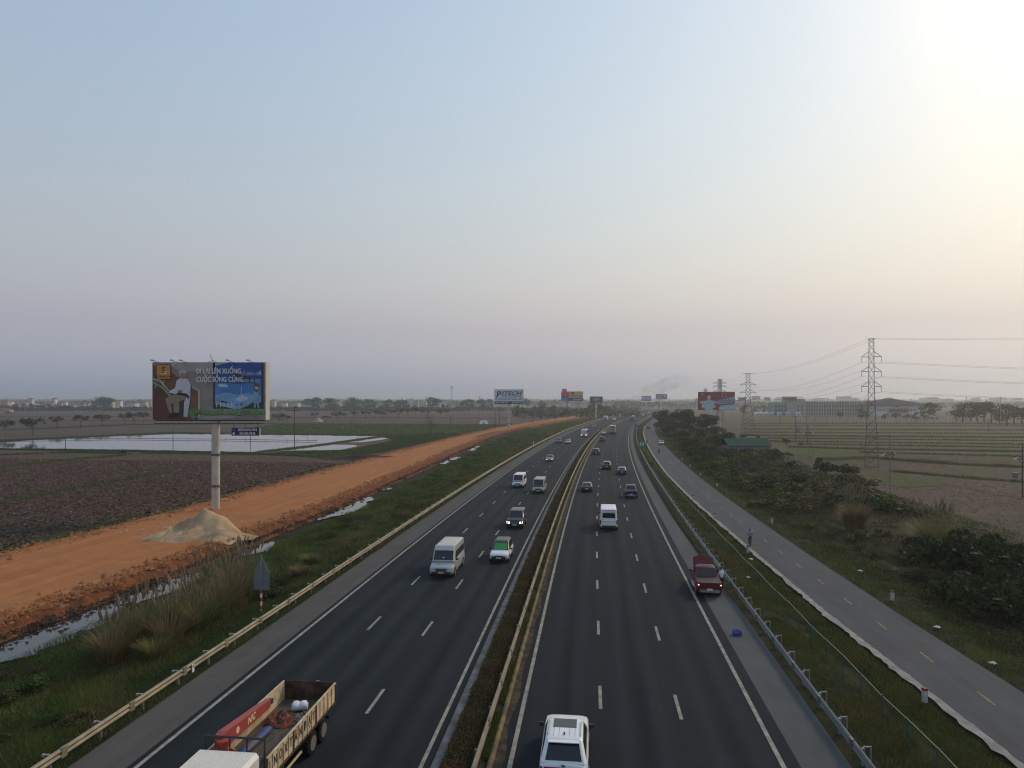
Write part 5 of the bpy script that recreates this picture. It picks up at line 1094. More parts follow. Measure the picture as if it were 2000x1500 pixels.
def person(label, loc, rz, pose, shirt, trousers, hat=None, fingers=False):
    J = POSES[pose]; names = list(J); idx = {k: i for i, k in enumerate(names)}
    E_ = [('pel','ab'),('ab','ch'),('ch','nk'),('nk','hd'),('hd','ht'),('ch','shL'),('shL','elL'),('elL','wrL'),('wrL','haL'),('ch','shR'),('shR','elR'),('elR','wrR'),('wrR','haR'),('pel','hiL'),('hiL','knL'),('knL','anL'),('anL','toL'),('pel','hiR'),('hiR','knR'),('knR','anR'),('anR','toR')]
    me = bpy.data.meshes.new('person'); me.from_pydata([J[k] for k in names], [(idx[a], idx[b]) for a, b in E_], [])
    o = bpy.data.objects.new('person', me); COL.objects.link(o)
    o.modifiers.new('skin', 'SKIN'); sv = me.skin_vertices
    if not sv:
        bm = bmesh.new(); bm.from_mesh(me); bm.verts.layers.skin.verify(); bm.to_mesh(me); bm.free(); sv = me.skin_vertices
    for k in names:
        r = RAD.get(k, RAD.get(k[:2])); sv[0].data[idx[k]].radius = (r, r*(.8 if k in ('ch','ab','pel') else 1.0)); sv[0].data[idx[k]].use_root = (k == 'pel')
    sub_ = o.modifiers.new('sub', 'SUBSURF'); sub_.levels = 1; sub_.render_levels = 1
    dg = bpy.context.evaluated_depsgraph_get(); ev = o.evaluated_get(dg); nm = bpy.data.meshes.new_from_object(ev); o.modifiers.clear(); o.data = nm; nm.name = 'person'
    nm.materials.clear()
    for m in (SKIN, shirt, trousers, SHOE): nm.materials.append(m)
    seg = {}
    for a, b in E_:
        c = 1 if (a, b) in (('pel','ab'),('ab','ch'),('ch','nk'),('ch','shL'),('ch','shR'),('shL','elL'),('shR','elR'),('elL','wrL'),('elR','wrR')) else 2 if b[:2] in ('hi','kn','an') else 3 if b[:2] == 'to' else 0
        seg[(a, b)] = c
    for p in nm.polygons:
        c = p.center; best = 9; bi = 0
        for (a, b), ci in seg.items():
            A, B = Vector(J[a]), Vector(J[b]); t = max(0, min(1, (c-A).dot(B-A)/max((B-A).length_squared,1e-9))); d = (A.lerp(B, t)-c).length
            if d < best: best = d; bi = ci
        p.material_index = bi; p.use_smooth = True
    tag(o, label, 'person'); o.location = loc; o.rotation_euler = (0,0,rz)
    h = Vector(J['hd']).lerp(Vector(J['ht']), .62)
    MB().lathe([(.001,-.0),(.095,-.02),(.102,.03),(.08,.085),(.03,.11),(.001,.112)], 10, (h.x, h.y-.012, h.z)).build('hat' if hat else 'hair', hat or HAIR, o, smooth=60)
    f_ = Vector(J['hd']) + Vector((0,.085,.03)); MB().box(f_+Vector((0,.012,-.01)), (.022,.03,.04)).build('nose', SKIN, o)
    for sx in (1,-1): MB().box(f_+Vector((sx*.032,-.002,.022)), (.02,.012,.012)).build('eye', HAIR, o); MB().box(Vector(J['hd'])+Vector((sx*.088,0,.02)), (.02,.035,.06)).build('ear', SKIN, o)
    if fingers:
        for sd_ in 'LR':
            w_, hd_ = Vector(J['wr'+sd_]), Vector(J['ha'+sd_]); d = (hd_-w_).normalized()
            for k in range(5):
                off = Vector((.028*(k-2), 0, 0)); ln = (.05,.075,.085,.075,.055)[k]
                if k == 0: off = Vector((.04 if sd_ == 'R' else -.04, -.02, 0))
                p0 = hd_ + off*.8; p1 = p0 + d*ln*.6; p2 = p1 + (d+Vector((0,0,-.9))).normalized()*ln*.5
                MB().cyl(p0, p1, .009, .0085, 5).cyl(p1, p2, .0085, .006, 5).build('finger', SKIN, o)
    return o
GREYSH = flat('grey blue shirt', (.13,.16,.22)); WHSH = flat('white shirt', (.62,.60,.62)); DKTR = flat('dark trousers', (.02,.021,.025)); DKSH = flat('dark jacket', (.03,.03,.035)); REDSH = flat('red jacket', (.2,.03,.03)); BLSH = flat('blue jacket', (.03,.05,.14))
# person at the red pickup, beside the bed
pp = rp.location + Matrix.Rotation(rp.rotation_euler.z, 3, 'Z') @ Vector((1.22,-.15,0)); person('person in a white shirt with a dark shoulder strap standing beside the red pickup', (pp.x, pp.y, .0), rp.rotation_euler.z+.5, 'stand', WHSH, DKTR, fingers=True)
def bicycle(label, loc, rz, motor=False, m=DARKMETAL):
    R = thing('motorbike' if motor else 'bicycle', label, 'motorbike' if motor else 'bicycle', loc, rz); r = .28 if motor else .33; wb = .62 if motor else .52
    for y in (-wb, wb):
        ring = []; w_ = .045 if motor else .02
        MB().loft([[(w_*math.cos(b)*1.0, y+(r-w_+w_*math.sin(b))*math.cos(a), r+(r-w_+w_*math.sin(b))*math.sin(a)) for b in [i*math.pi/3 for i in range(6)]] for a in [i*math.pi/9 for i in range(19)]], cap=False).build('wheel', TYRE, R, smooth=60)
    if motor:
        MB().loft([[(.11,-.75,.62),(.11,-.75,.8),(-.11,-.75,.8),(-.11,-.75,.62)],[(.15,-.2,.5),(.14,-.2,.78),(-.14,-.2,.78),(-.15,-.2,.5)],[(.12,.2,.32),(.1,.2,.55),(-.1,.2,.55),(-.12,.2,.32)],[(.16,.45,.45),(.12,.4,.95),(-.12,.4,.95),(-.16,.45,.45)]]).build('body', m, R, smooth=40)
        MB().box((0,-.25,.81), (.24,.7,.08)).build('saddle', BLACKP, R); MB().tube([(-.32,.42,1.02),(0,.5,.98),(.32,.42,1.02)], .018).build('handlebar', BLACKP, R); MB().cyl((0,.55,.9), (0,.62,.3), .03, n=6).build('fork', STEEL, R); MB().box((0,-.82,.74), (.14,.04,.1)).build('tail_light', TAIL, R)
    else:
        MB().tube([(0,-.52,.33),(0,-.12,.30),(0,-.2,.84),(0,-.52,.33)], .016).tube([(0,-.12,.30),(0,.38,.82),(0,-.2,.80)], .018).tube([(0,.38,.95),(0,.52,.33)], .016).build('frame', m, R)
        MB().tube([(-.26,.5,1.02),(-.1,.40,.98),(.1,.40,.98),(.26,.5,1.02)], .014).build('handlebar', BLACKP, R); MB().box((0,-.2,.9), (.14,.26,.06)).build('saddle', BLACKP, R); MB().box((0,-.12,.28), (.32,.09,.03)).build('pedals', BLACKP, R)
    return R
def sv_place(px, py):
    p = G(px, py, -.52); s, o = so(p.x, p.y); return p, head(float(s))
p, h_ = sv_place(1465, 1066)
bicycle('dark bicycle ridden away along the left side of the service road', p, h_-.15, False); person('person in a grey blue shirt cycling away on the service road', tuple(p), h_-.15, 'ride', GREYSH, DKTR, fingers=True)
for px, py, tw, sh, lab in ((1287,886,False,DKSH,('dark motorbike riding alone in the middle of the service road','person in a dark jacket riding the lone motorbike on the service road')), (1263.5,867,True,REDSH,('motorbike close to the pale strip behind the green road sign','person in a red jacket on the motorbike behind the green road sign')), (1256,842,True,BLSH,('far motorbike at the left edge of the service road','person in a blue jacket on the far motorbike'))):
    p, h_ = sv_place(px, py); a = h_ + (math.pi if tw else 0)
    bicycle(lab[0], p, a, True, paint('bike red', (.2,.02,.02)) if sh is REDSH else DARKMETAL); person(lab[1], (p.x, p.y, p.z), a, 'moto', sh, DKTR, hat=flat('helmet dark', (.04,.04,.05)))
p, h_ = sv_place(1269, 829); person('distant person in dark clothes walking on the service road', tuple(p), h_+math.pi, 'stand', DKSH, DKTR)
p, h_ = sv_place(1294, 869); car('white hatchback parked on the right edge of the service road', p + Vector((0,2,.0)), h_+math.pi, 'hatch', paint('pearl', (.5,.52,.54)), det=1)
p, h_ = sv_place(1268, 838.5); car('dark red car driving away on the far service road', p + Vector((0,2,0)), h_, 'suv', MAROON, det=1)
# ------------------------------------------------------------------ billboards
POLEC = mat('cream pole paint', (.50,.46,.39), .6, c2=(.42,.38,.32), scale=.6, detail=6)
BACKM = mat('board frame grey', (.16,.165,.17), .7)
def board(label, px_c, y0, y1, w_px, d, base_y=None, pole_r=.55, legs=None, thick=1.3, pole_dx=0.0, rz=0.0, facem=None, edge=None, name='billboard'):
    a = at(px_c, y1, d); b = at(px_c, y0, d); w = w_px*d/F; h = b.z - a.z; gz = -1.0
    R = thing(name, label, 'billboard', (a.x, d + thick/2, gz), rz); zb = a.z - gz
    MB().box((0,0,zb+h/2), (w-.02,thick,h)).build('panel_box', BACKM, R)
    MB().box((0,-thick/2-.02,zb+h/2), (w,.04,h+.06)).build('face', facem, R)
    MB().box((0,thick/2+.02,zb+h/2), (w,.04,h+.06)).build('rear_face', mat('rear face', (.35,.35,.34), .7), R)
    if edge: 
        for sx in (1,-1): MB().box((sx*(w/2+.03),0,zb+h/2), (.06,thick+.1,h+.1)).build('edge_trim', edge, R)
    if legs is None:
        zs = [0, zb*.28, zb*.62, zb]
        for k in range(3): MB().cyl((pole_dx,0,zs[k]), (pole_dx,0,zs[k+1]-.001), pole_r, n=18).build('pole_section', POLEC, R, smooth=60)
        for k in (1,2): MB().cyl((pole_dx,0,zs[k]-.16), (pole_dx,0,zs[k]+.16), pole_r*1.22, n=18).build('flange', mat('flange brown', (.12,.10,.085), .7), R)
        MB().cyl((pole_dx,0,zb), (pole_dx,0,zb+h*.9), pole_r*.8, n=12).build('pole_core', POLEC, R)
    else:
        for x in legs:
            mb = MB()
            for sx in (-.6,.6):
                for sy in (-.5,.5): mb.cyl((x+sx,sy,0), (x+sx,sy,zb+.2), .12, n=5)
            for k in range(7):
                z = zb*k/7; mb.cyl((x-.6,-.5,z), (x+.6,-.5,z+zb/7), .06, n=4); mb.cyl((x+.6,.5,z), (x-.6,.5,z+zb/7), .06, n=4); mb.cyl((x-.6,-.5,z), (x-.6,.5,z+zb/7), .06, n=4)
            mb.build('lattice_leg', DARKMETAL, R)
    def shp(nm, uv, m, layer=1):
        pts = [(-w/2+u*w, v) for u, v in uv]; y = -thick/2-.04-.012*layer
        mb = MB(); n = len(pts); mb.add([(x, y, zb+v*h) for x, v in pts], [tuple(range(n))])
        return mb.build(nm, m, R)
    def txt(nm, body, u, v, size, m, layer=3, **k): return text(nm, body, size*h, (-w/2+u*w, -thick/2-.04-.012*layer, zb+v*h), m, R, **k)
    return R, shp, txt, w, h, zb
C = lambda n, c, r=.55: mat('print ' + n, tuple(min(.85, x*1.45) for x in c), r, c2=tuple(min(.8, x*1.05) for x in c), scale=.75, detail=7, contrast=.9)
def ell(cx, cy, rx, ry, n=18, a0=0, a1=6.2832): return [(cx+rx*math.cos(a0+(a1-a0)*i/n), cy+ry*math.sin(a0+(a1-a0)*i/n)) for i in range(n)]
# 1: the large one at the left
R, shp, txt, w, h, zb = board('large stairlift billboard on a cream pole at the left', 408.5, 708, 819.5, 220, 100.7, pole_r=.56, thick=1.5, pole_dx=.62, facem=C('greige', (.19,.17,.165)), edge=mat('pale edge', (.5,.47,.42), .6))
shp('print_wall', [(0,0),(.40,0),(.40,.52),(.14,.86),(0,.95)], C('wood brown', (.115,.05,.03))); shp('print_wall', [(0,.0),(.30,0),(.26,.35),(.18,.45),(.0,.60)], C('stair red brown', (.085,.028,.02)), 2)
shp('print_ceiling', [(.13,1),(.62,1),(.52,.86),(.24,.84)], C('pale grey', (.26,.25,.25)), 1)
shp('print_stripe', [(.165,.95),(.2,1),(.22,1),(.17,.93)], C('off white', (.5,.5,.48)), 3)
shp('print_panel', [(.33,.08),(.405,.05),(.405,.5),(.35,.56)], C('wood light', (.15,.075,.04)), 3); shp('print_panel_edge', [(.405,.05),(.42,.05),(.42,.52),(.35,.585),(.35,.555),(.405,.5)], C('edge cream', (.36,.34,.27)), 3)
shp('print_handrail', [(0,.63),(.03,.61),(.08,.56),(.13,.45),(.16,.38),(.19,.36),(.17,.42),(.12,.52),(.07,.60),(0,.665)], C('rail green', (.10,.30,.19)), 4)
shp('print_banister', [(0,.70),(.06,.67),(.14,.50),(.15,.51),(.07,.70),(0,.725)], C('banister pink', (.35,.27,.25)), 4)
for u in (.025,.09): shp('print_baluster', [(u,.55),(u+.008,.55),(u+.008,.68),(u,.68)], C('banister pink', (.35,.27,.25)), 3)
shp('print_chair', [(.19,.05),(.31,.05),(.34,.30),(.345,.55),(.32,.55),(.30,.35),(.2,.32)], C('chair dark', (.03,.025,.03)), 4); shp('print_chair_side', [(.275,.05),(.31,.05),(.33,.3),(.34,.47),(.315,.47),(.28,.3)], C('chair pale', (.38,.39,.42)), 5)
shp('print_trousers', [(.115,.36),(.15,.42),(.22,.44),(.29,.42),(.295,.36),(.24,.32),(.235,.12),(.19,.12),(.185,.28),(.165,.28),(.175,.11),(.15,.115),(.13,.24)], C('khaki', (.20,.165,.115)), 6)
shp('print_shoe', [(.14,.04),(.2,.035),(.24,.08),(.235,.125),(.15,.12)], C('shoe black', (.01,.01,.01)), 5)
shp('print_shirt', [(.20,.45),(.29,.43),(.335,.47),(.34,.60),(.32,.70),(.29,.73),(.24,.72),(.215,.68),(.20,.55),(.15,.50),(.15,.47)], C('shirt white', (.44,.46,.50)), 7)
shp('print_hand', ell(.245,.49,.022,.03), C('skin print', (.22,.11,.08)), 8); shp('print_belt', [(.21,.44),(.30,.41),(.32,.36),(.33,.40),(.30,.46),(.22,.47)], C('shoe black', (.01,.01,.01)), 8)
shp('print_head', ell(.277,.785,.032,.075), C('skin print2', (.26,.14,.10)), 8); shp('print_hair', [(.225,.83),(.25,.87),(.30,.865),(.305,.83),(.285,.80),(.255,.82),(.25,.75),(.24,.80)], C('hair grey', (.34,.32,.31)), 9)
shp('print_window_frame', [(.535,.19),(.985,.19),(.985,1),(.535,1)], C('frame dark', (.035,.035,.045)), 1); shp('print_sky', [(.555,.22),(.965,.22),(.965,1),(.555,1)], C('sky blue deep', (.015,.06,.24)), 2)
shp('print_sky_low', [(.555,.22),(.965,.22),(.965,.66),(.76,.62),(.555,.66)], C('sky blue mid', (.04,.16,.40)), 3); shp('print_sky_low', [(.555,.22),(.965,.22),(.965,.42),(.84,.46),(.76,.44),(.66,.46),(.555,.44)], C('sky blue light', (.12,.28,.48)), 4)
shp('print_cloud', [(.74,.36),(.77,.41),(.80,.44),(.83,.40),(.87,.37),(.86,.33),(.76,.32)], C('cloud', (.33,.43,.55)), 5); shp('print_cloud', [(.57,.60),(.61,.63),(.66,.61),(.67,.57),(.6,.57)], C('cloud', (.33,.43,.55)), 5); shp('print_cloud', [(.935,.80),(.95,.85),(.965,.86),(.965,.78)], C('cloud', (.33,.43,.55)), 5)
shp('print_top_wedge', [(.555,1),(.68,1),(.555,.935)], C('pale grey', (.26,.25,.25)), 5)
shp('print_trees', [(.555,.22),(.965,.22),(.965,.31),(.93,.27),(.88,.30),(.8,.265),(.7,.28),(.6,.26),(.555,.27)], C('tree dark', (.02,.045,.03)), 6)
def track(pts, wd, m, layer):
    for (a, b), (c, e) in zip(pts[:-1], pts[1:]):
        L_ = math.hypot((c-a)*2, e-b); nx, ny = -(e-b)/L_*wd/2, (c-a)*2/L_*wd; shp('print_track', [(a-nx,b-ny),(c-nx,e-ny),(c+nx,e+ny),(a+nx,b+ny)], m, layer)
track([(.60,.29),(.75,.22),(.82,.27),(.87,.34),(.91,.42),(.935,.52),(.94,.58)], .045, C('coaster blue', (.16,.30,.42)), 7)
track([(.72,.78),(.80,.74),(.87,.70),(.91,.655)], .035, C('coaster dark', (.02,.03,.06)), 7); track(ell(.66,.38,.075,.075,14,.2,5.6), .018, C('coaster blue', (.16,.30,.42)), 7)
for u in (.565,.60,.63,.665,.70): shp('print_pillar', [(u,.22),(u+.009,.22),(u+.009,.30),(u,.30)], C('pillar pale', (.38,.44,.52)), 8)
shp('print_tower', [(.785,.24),(.795,.24),(.793,.58),(.788,.58)], C('pillar pale', (.38,.44,.52)), 7); shp('print_support', [(.90,.20),(.915,.20),(.925,.45),(.917,.45)], C('coaster blue', (.16,.30,.42)), 8); shp('print_support', [(.935,.20),(.95,.20),(.93,.45),(.922,.45)], C('coaster blue', (.16,.30,.42)), 8)
shp('print_riders', [(.905,.50),(.93,.47),(.952,.55),(.945,.62),(.915,.64),(.90,.58)], C('rider mix', (.10,.055,.06)), 9); shp('print_riders', [(.912,.54),(.94,.53),(.94,.57),(.914,.58)], C('rider pale', (.5,.42,.4)), 10)
shp('print_logo_border', [(.035,.705),(.165,.705),(.165,.965),(.035,.965)], C('logo dark', (.02,.016,.012)), 9); shp('print_logo', [(.04,.715),(.16,.715),(.16,.955),(.04,.955)], C('logo orange', (.46,.19,.03)), 10)
txt('logo_letter', 'S', .1, .862, .15, C('logo dark', (.02,.016,.012)), 11, align='CENTER', bold=.02); shp('print_logo_curve', [(.085,.80),(.12,.80),(.128,.825),(.118,.85),(.1,.85),(.1,.84),(.115,.835),(.117,.815),(.085,.815)], C('off white', (.5,.5,.48)), 12); txt('logo_name', 'JUSHUN', .1, .752, .055, C('logo ink', (.03,.02,.01)), 12, align='CENTER', bold=.008, sx=1.45)
WT_ = C('letter white', (.58,.60,.64)); WB_ = C('letter pale blue', (.32,.42,.56))
txt('slogan', 'DI LẠI LÊN XUỐNG', .39, .845, .122, WT_, 12, bold=.018, sx=.74); shp('letter_bar', [(.384,.838),(.406,.838),(.406,.852),(.384,.852)], WT_, 13); txt('slogan', 'DỄ DÀNG HƠN', .79, .80, .085, WB_, 12, bold=.006, sx=.58)
txt('slogan', 'CUỘC SỐNG CŨNG', .39, .70, .122, WT_, 12, bold=.018, sx=.74); txt('slogan', 'THOẢI MÁI HƠN', .79, .675, .085, WB_, 12, bold=.006, sx=.52)
shp('print_ramp', [(.38,.055),(.44,.0),(.62,.0),(.80,.055),(.6,.075)], C('ramp grey', (.22,.22,.23)), 4); shp('print_green_flash', [(.31,.19),(.38,.10),(.38,.02),(.365,0),(.33,.08)], C('flash green', (.06,.20,.11)), 6)
txt('slogan_shadow', 'Ghế nâng cầu thang JUSHUN', .332, .128, .11, C('letter green dark', (.01,.07,.02)), 12, bold=.02, sx=.98); txt('slogan', 'Ghế nâng cầu thang JUSHUN', .334, .136, .11, C('letter green', (.09,.36,.06)), 13, bold=.012, sx=.98)
for u in (.03,.20,.28,.69,.87): 
    x = -w/2+u*w; MB().cyl((x,-.7,zb+h), (x-.0,-1.9,zb+h+.28), .03, n=5).cyl((x+.5,-.7,zb+h), (x,-1.9,zb+h+.28), .03, n=5).box((x,-1.95,zb+h+.27), (.35,.2,.14)).build('flood_lamp', DARKMETAL, R)
MB().cyl((.3,0,zb+h), (-.15,0,zb+h+1.1), .04, n=5).cyl((.3,0,zb+h+.35), (-.45,-.3,zb+h+.02), .03, n=5).cyl((.3,0,zb+h+.35), (.9,-.3,zb+h+.02), .03, n=5).build('lightning_rod', DARKMETAL, R)
mb = MB(); mb.cyl((-w/2+.3,-.95,zb-.55), (w/2-.3,-.95,zb-.55), .05, n=5)
for k in range(19): x = -w/2+.3+k*(w-.6)/18; mb.cyl((x,-.95,zb-.55), (x,-.7,zb), .03, n=4)
mb.build('catwalk', DARKMETAL, R); MB().box((0,0,zb-.12), (w*.96,1.2,.16)).build('bottom_beam', DARKMETAL, R)
sg = thing('hanging_sign', 'small navy contact sign hanging under the large billboard', 'sign', R.location + Vector((5.1,-.5,zb-2.35)))
MB().box((0,0,.62), (4.0,.12,1.12)).build('panel', C('navy', (.015,.012,.06)), sg); MB().box((1.99,.0,.62), (.06,.2,1.14)).build('edge_trim', PLATE, sg)
text('contact_name', 'BIZMAN.VN', .52, (.25,-.075,.88), WT_, sg, 'CENTER', bold=.006, sx=.98); text('contact_number', '094.986.98.98', .46, (.25,-.075,.36), WT_, sg, 'CENTER', bold=.006, sx=.86)
MB().lathe([(.001,0),(.2,0),(.2,.02),(.001,.02)], 14).build('round_mark', C('mark blue', (.06,.06,.2)), sg).matrix_basis = Matrix.Translation((-1.7,-.065,.88)) @ Matrix.Rotation(math.pi/2,4,'X')
MB().box((-1.7,-.075,.36), (.26,.02,.3)).build('phone_mark', WT_, sg)
for x in (-1.7,0,1.7): MB().cyl((x,0,1.15), (x,0,1.75), .04, n=5).build('hanger', DARKMETAL, sg)
# 2
R, shp, txt, w, h, zb = board('white foam board billboard with navy lettering on a single pole', 994, 760.5, 789, 57, 360, pole_r=.62, facem=C('cool white', (.46,.50,.53)), thick=1.6)
NV = C('deep navy', (.012,.022,.06)); shp('print_band', [(0,0),(1,0),(1,.175),(0,.175)], NV)
txt('brand_initial', 'P', .05, .63, .62, NV, 3, bold=.10, shear=.25, sx=.95); txt('brand_name', 'ITECH', .245, .715, .38, NV, 3, bold=.06, shear=.25, sx=1.28)
txt('brand_line', 'PVC FOAM', .25, .515, .19, C('slate', (.10,.13,.17)), 3, shear=.3, sx=1.25); txt('tag_line', 'VẬT LIỆU NỘI THẤT XANH - BỀN VỮNG', .035, .32, .155, C('slate2', (.06,.08,.12)), 3, bold=.02, sx=.78)
txt('phone_line', '0977 699 555', .04, .09, .12, WT_, 3, bold=.01, sx=1.3); txt('web_line', 'pitechgroup.vn', .60, .09, .12, WT_, 3, bold=.01, sx=1.15)
for a in range(3):
    b = a*2.094; shp('print_recycle', [(.885+.04*math.cos(b+t)*k, .50+.085*math.sin(b+t)*k) for t, k in ((0,1),(.9,1.05),(1.5,.9),(1.3,.5),(.2,.6))], NV, 3)
shp('print_corner_mark', ell(.935,.90,.018,.04), C('rose mark', (.3,.14,.15)), 3)
# 3
R, shp, txt, w, h, zb = board('yellow and navy billboard with red house shapes on lattice legs', 1117.5, 764.5, 783, 42.5, 627, legs=(-4.5,4.0,6.5), facem=C('mustard', (.40,.28,.10)), thick=2.0)
shp('print_band', [(0,0),(1,0),(1,.33),(0,.33)], C('band navy', (.025,.045,.13))); shp('print_block', [(0,.33),(.34,.33),(.28,.8),(0,.8)], C('violet', (.10,.05,.12)), 1)
txt('brand_name', 'THE ONE', .40, .53, .27, C('bronze ink', (.07,.05,.02)), 3, bold=.06, sx=1.12); txt('brand_line', 'NEW HOUSE', .60, .83, .13, C('ochre', (.30,.18,.05)), 3, sx=1.1); shp('print_emblem', [(.44,.72),(.52,.70),(.60,.72),(.58,.92),(.46,.92)], C('bronze ink', (.07,.05,.02)), 2); txt('phone_line', '0923 567 988', .55, .13, .12, WT_, 3, bold=.01, sx=1.3)
tr = thing('cutout_figure', 'red house cut-outs standing on the yellow and navy billboard', 'sign', R.location + Vector((-w*.32,-1.4,zb)))
MB().hexa([(-2.6,-.1,4.2),(3.4,-.1,4.0),(3.4,.2,4.0),(-2.6,.2,4.2),(-2.2,-.1,7.6),(4.0,-.1,7.3),(4.0,.2,7.3),(-2.2,.2,7.6)]).build('house_shape', C('cut-out red', (.36,.055,.06)), tr); MB().hexa([(-2.4,-.2,7.0),(1.6,-.2,6.8),(1.6,.1,6.8),(-2.4,.1,7.0),(-2.8,-.2,10.6),(1.0,-.2,10.8),(1.0,.1,10.8),(-2.8,.1,10.6)]).build('house_shape', C('cut-out red', (.36,.055,.06)), tr)
MB().hexa([(-2.8,-.15,.0),(3.4,-.15,-.6),(3.4,.15,-.6),(-2.8,.15,.0),(-2.4,-.15,2.9),(1.6,-.15,2.6),(1.6,.15,2.6),(-2.4,.15,2.9)]).build('arrow_shape', C('cut-out blue', (.03,.16,.32)), tr); MB().box((0,.3,5.0), (.3,.3,10.0)).build('support', DARKMETAL, tr)
# 4-6 and the far ones
R, shp, txt, w, h, zb = board('dark teal billboard on a pale pole left of the smoke', 1164.5, 774.5, 786.5, 25, 600, pole_r=.6, facem=C('dark teal', (.035,.065,.075))); shp('print_scene', [(.22,.5),(.35,.72),(.5,.78),(.65,.74),(.8,.6),(.7,.45),(.4,.42)], C('teal pale', (.17,.23,.25)), 2); shp('print_words', [(.3,.22),(.72,.22),(.72,.34),(.3,.34)], C('teal pale', (.17,.23,.25)), 2)
R, shp, txt, w, h, zb = board('blue billboard with pale logo far beside the highway', 1262.5, 773.5, 783, 19, 1080, pole_r=.6, facem=C('board blue', (.025,.075,.25))); shp('print_logo', [(.06,.42),(.2,.42),(.2,.82),(.06,.82)], WT_, 2); shp('print_words', [(.26,.5),(.93,.5),(.93,.72),(.26,.72)], WB_, 2); shp('print_words', [(.15,.2),(.9,.2),(.9,.28),(.15,.28)], WB_, 2)
R, shp, txt, w, h, zb = board('grey green billboard with square logo beyond the power pole', 1292, 769.5, 780, 22, 980, pole_r=.7, facem=C('board grey green', (.16,.18,.17))); shp('print_block', [(.6,0),(1,0),(1,.9),(.6,.9)], C('green grey', (.06,.12,.11)), 1); shp('print_logo', [(.7,.42),(.88,.42),(.88,.84),(.7,.84)], WB_, 2); shp('print_logo_core', [(.75,.5),(.83,.5),(.83,.76),(.75,.76)], C('green grey', (.06,.12,.11)), 3)
for px, y0, y1, wp, d, c, lab in ((1449,776,784,15,1150,(.10,.13,.16),'hazy grey billboard between the red billboard and the second pylon'), (1477,773.5,780.5,16,1250,(.34,.34,.35),'hazy pale billboard right of the second pylon'), (1498.5,776,782.5,12,1350,(.09,.12,.16),'small hazy blue billboard left of the school'), (1361,778,784,5,1200,(.2,.22,.24),'sliver of a hazy billboard left of the red billboard')):
    R, shp, txt, w, h, zb = board(lab, px, y0, y1, wp, d, facem=C('far %d' % px, c)); shp('print_words', [(.1,.4),(.9,.4),(.9,.6),(.1,.6)], C('far pale', (.3,.31,.33)), 2)
# 7: red
R, shp, txt, w, h, zb = board('red billboard with a torn pale cut-out figure on a concrete pole', 1400, 765.5, 801, 70, 327, pole_r=.72, pole_dx=1.3, facem=C('board red', (.24,.045,.04)), edge=mat('maroon edge', (.07,.02,.02), .6)); PB = C('blank pale', (.34,.41,.45)); PG = C('blank grey', (.30,.31,.36))
shp('print_swoosh', [(.36,.46),(.50,.56),(.72,.62),(.88,.70),(1,.76),(1,.42),(.9,.36),(.75,.34),(.6,.32),(.47,.36)], PG, 1); shp('print_block', [(.56,.02),(1,.02),(1,.40),(.92,.30),(.62,.27),(.57,.16)], PB, 2)
shp('print_figure', [(.17,.0),(.37,.0),(.40,.13),(.44,.13),(.47,.18),(.45,.27),(.43,.33),(.44,.45),(.38,.53),(.31,.55),(.31,.63),(.24,.63),(.245,.55),(.14,.50),(.06,.51),(.02,.45),(.03,.37),(.08,.36),(.12,.35),(.08,.27),(.07,.18),(.1,.12),(.15,.14)], PB, 3)
shp('print_head', ell(.28,.71,.045,.12), PB, 4); shp('print_hair', ell(.28,.76,.055,.12,14,0,3.1416), C('hair black', (.012,.012,.016)), 3); shp('print_tear', ell(.245,.355,.018,.02), C('tear dark', (.02,.02,.03)), 5)
shp('print_logo', [(.645,.72),(.765,.72),(.765,.94),(.645,.94)], C('logo pink', (.42,.30,.30)), 2); shp('print_logo', [(.66,.745),(.75,.745),(.75,.915),(.66,.915)], C('board red', (.24,.045,.04)), 3)
for u, v in ((.668,.76),(.708,.76),(.668,.84),(.708,.84)): shp('print_logo_cell', [(u,v),(u+.034,v),(u+.034,v+.066),(u,v+.066)], C('logo plum', (.10,.03,.05)), 4)
shp('print_small_logo', ell(.095,.865,.035,.05), C('logo pink', (.42,.30,.30)), 2); shp('print_small_logo', ell(.095,.865,.018,.026), C('board red', (.24,.045,.04)), 3)
INK = C('blue ink', (.03,.04,.14)); txt('word_line', 'MỞ CỔNG THÀNH CÔNG', .47, .52, .13, INK, 4, bold=.02, sx=.82); txt('word_line', 'Thẻ tín dụng quyền năng', .48, .42, .12, INK, 4, bold=.012, shear=.1, sx=.84)
for a, b in ((.62,.70),(.76,.79),(.91,.98)): shp('print_tear', [(a,.29),(b,.285),(b-.01,.262),(a+.005,.26)], C('tear dark', (.02,.02,.03)), 5)
# ------------------------------------------------------------------ signs
sp = G(510, 1196, -.3); t = thing('warning_sign', 'grey back of a triangular road sign over a square plate on a striped post', 'road sign', (sp.x, sp.y, -.35), head(50)+.05)
GB = mat('sign back grey', (.17,.195,.21), .5, .3); MB().cyl((0,0,1.65), (0,0,4.12), .045, n=8).build('post', STEEL, t)
for k in range(6): MB().cyl((0,0,.28*k+.0), (0,0,.28*k+.28), .075, n=10).build('post_stripe', flat('stripe red', (.38,.03,.03)) if k % 2 else PLATE, t)
MB().add([(-.62,.06,2.86),(.62,.06,2.86),(.0,.06,4.06),(-.62,.085,2.86),(.62,.085,2.86),(0,.085,4.06)], [(0,1,2),(5,4,3),(0,3,4,1),(1,4,5,2),(2,5,3,0)]).build('triangle_plate', GB, t); MB().box((0,.072,2.22), (1.14,.025,1.16)).build('square_plate', GB, t)
for z in (3.1,3.55,2.5,1.9): MB().box((0,.05,z), (.7 if z < 3.5 else .4,.02,.04)).build('cross_bar', STEEL, t)
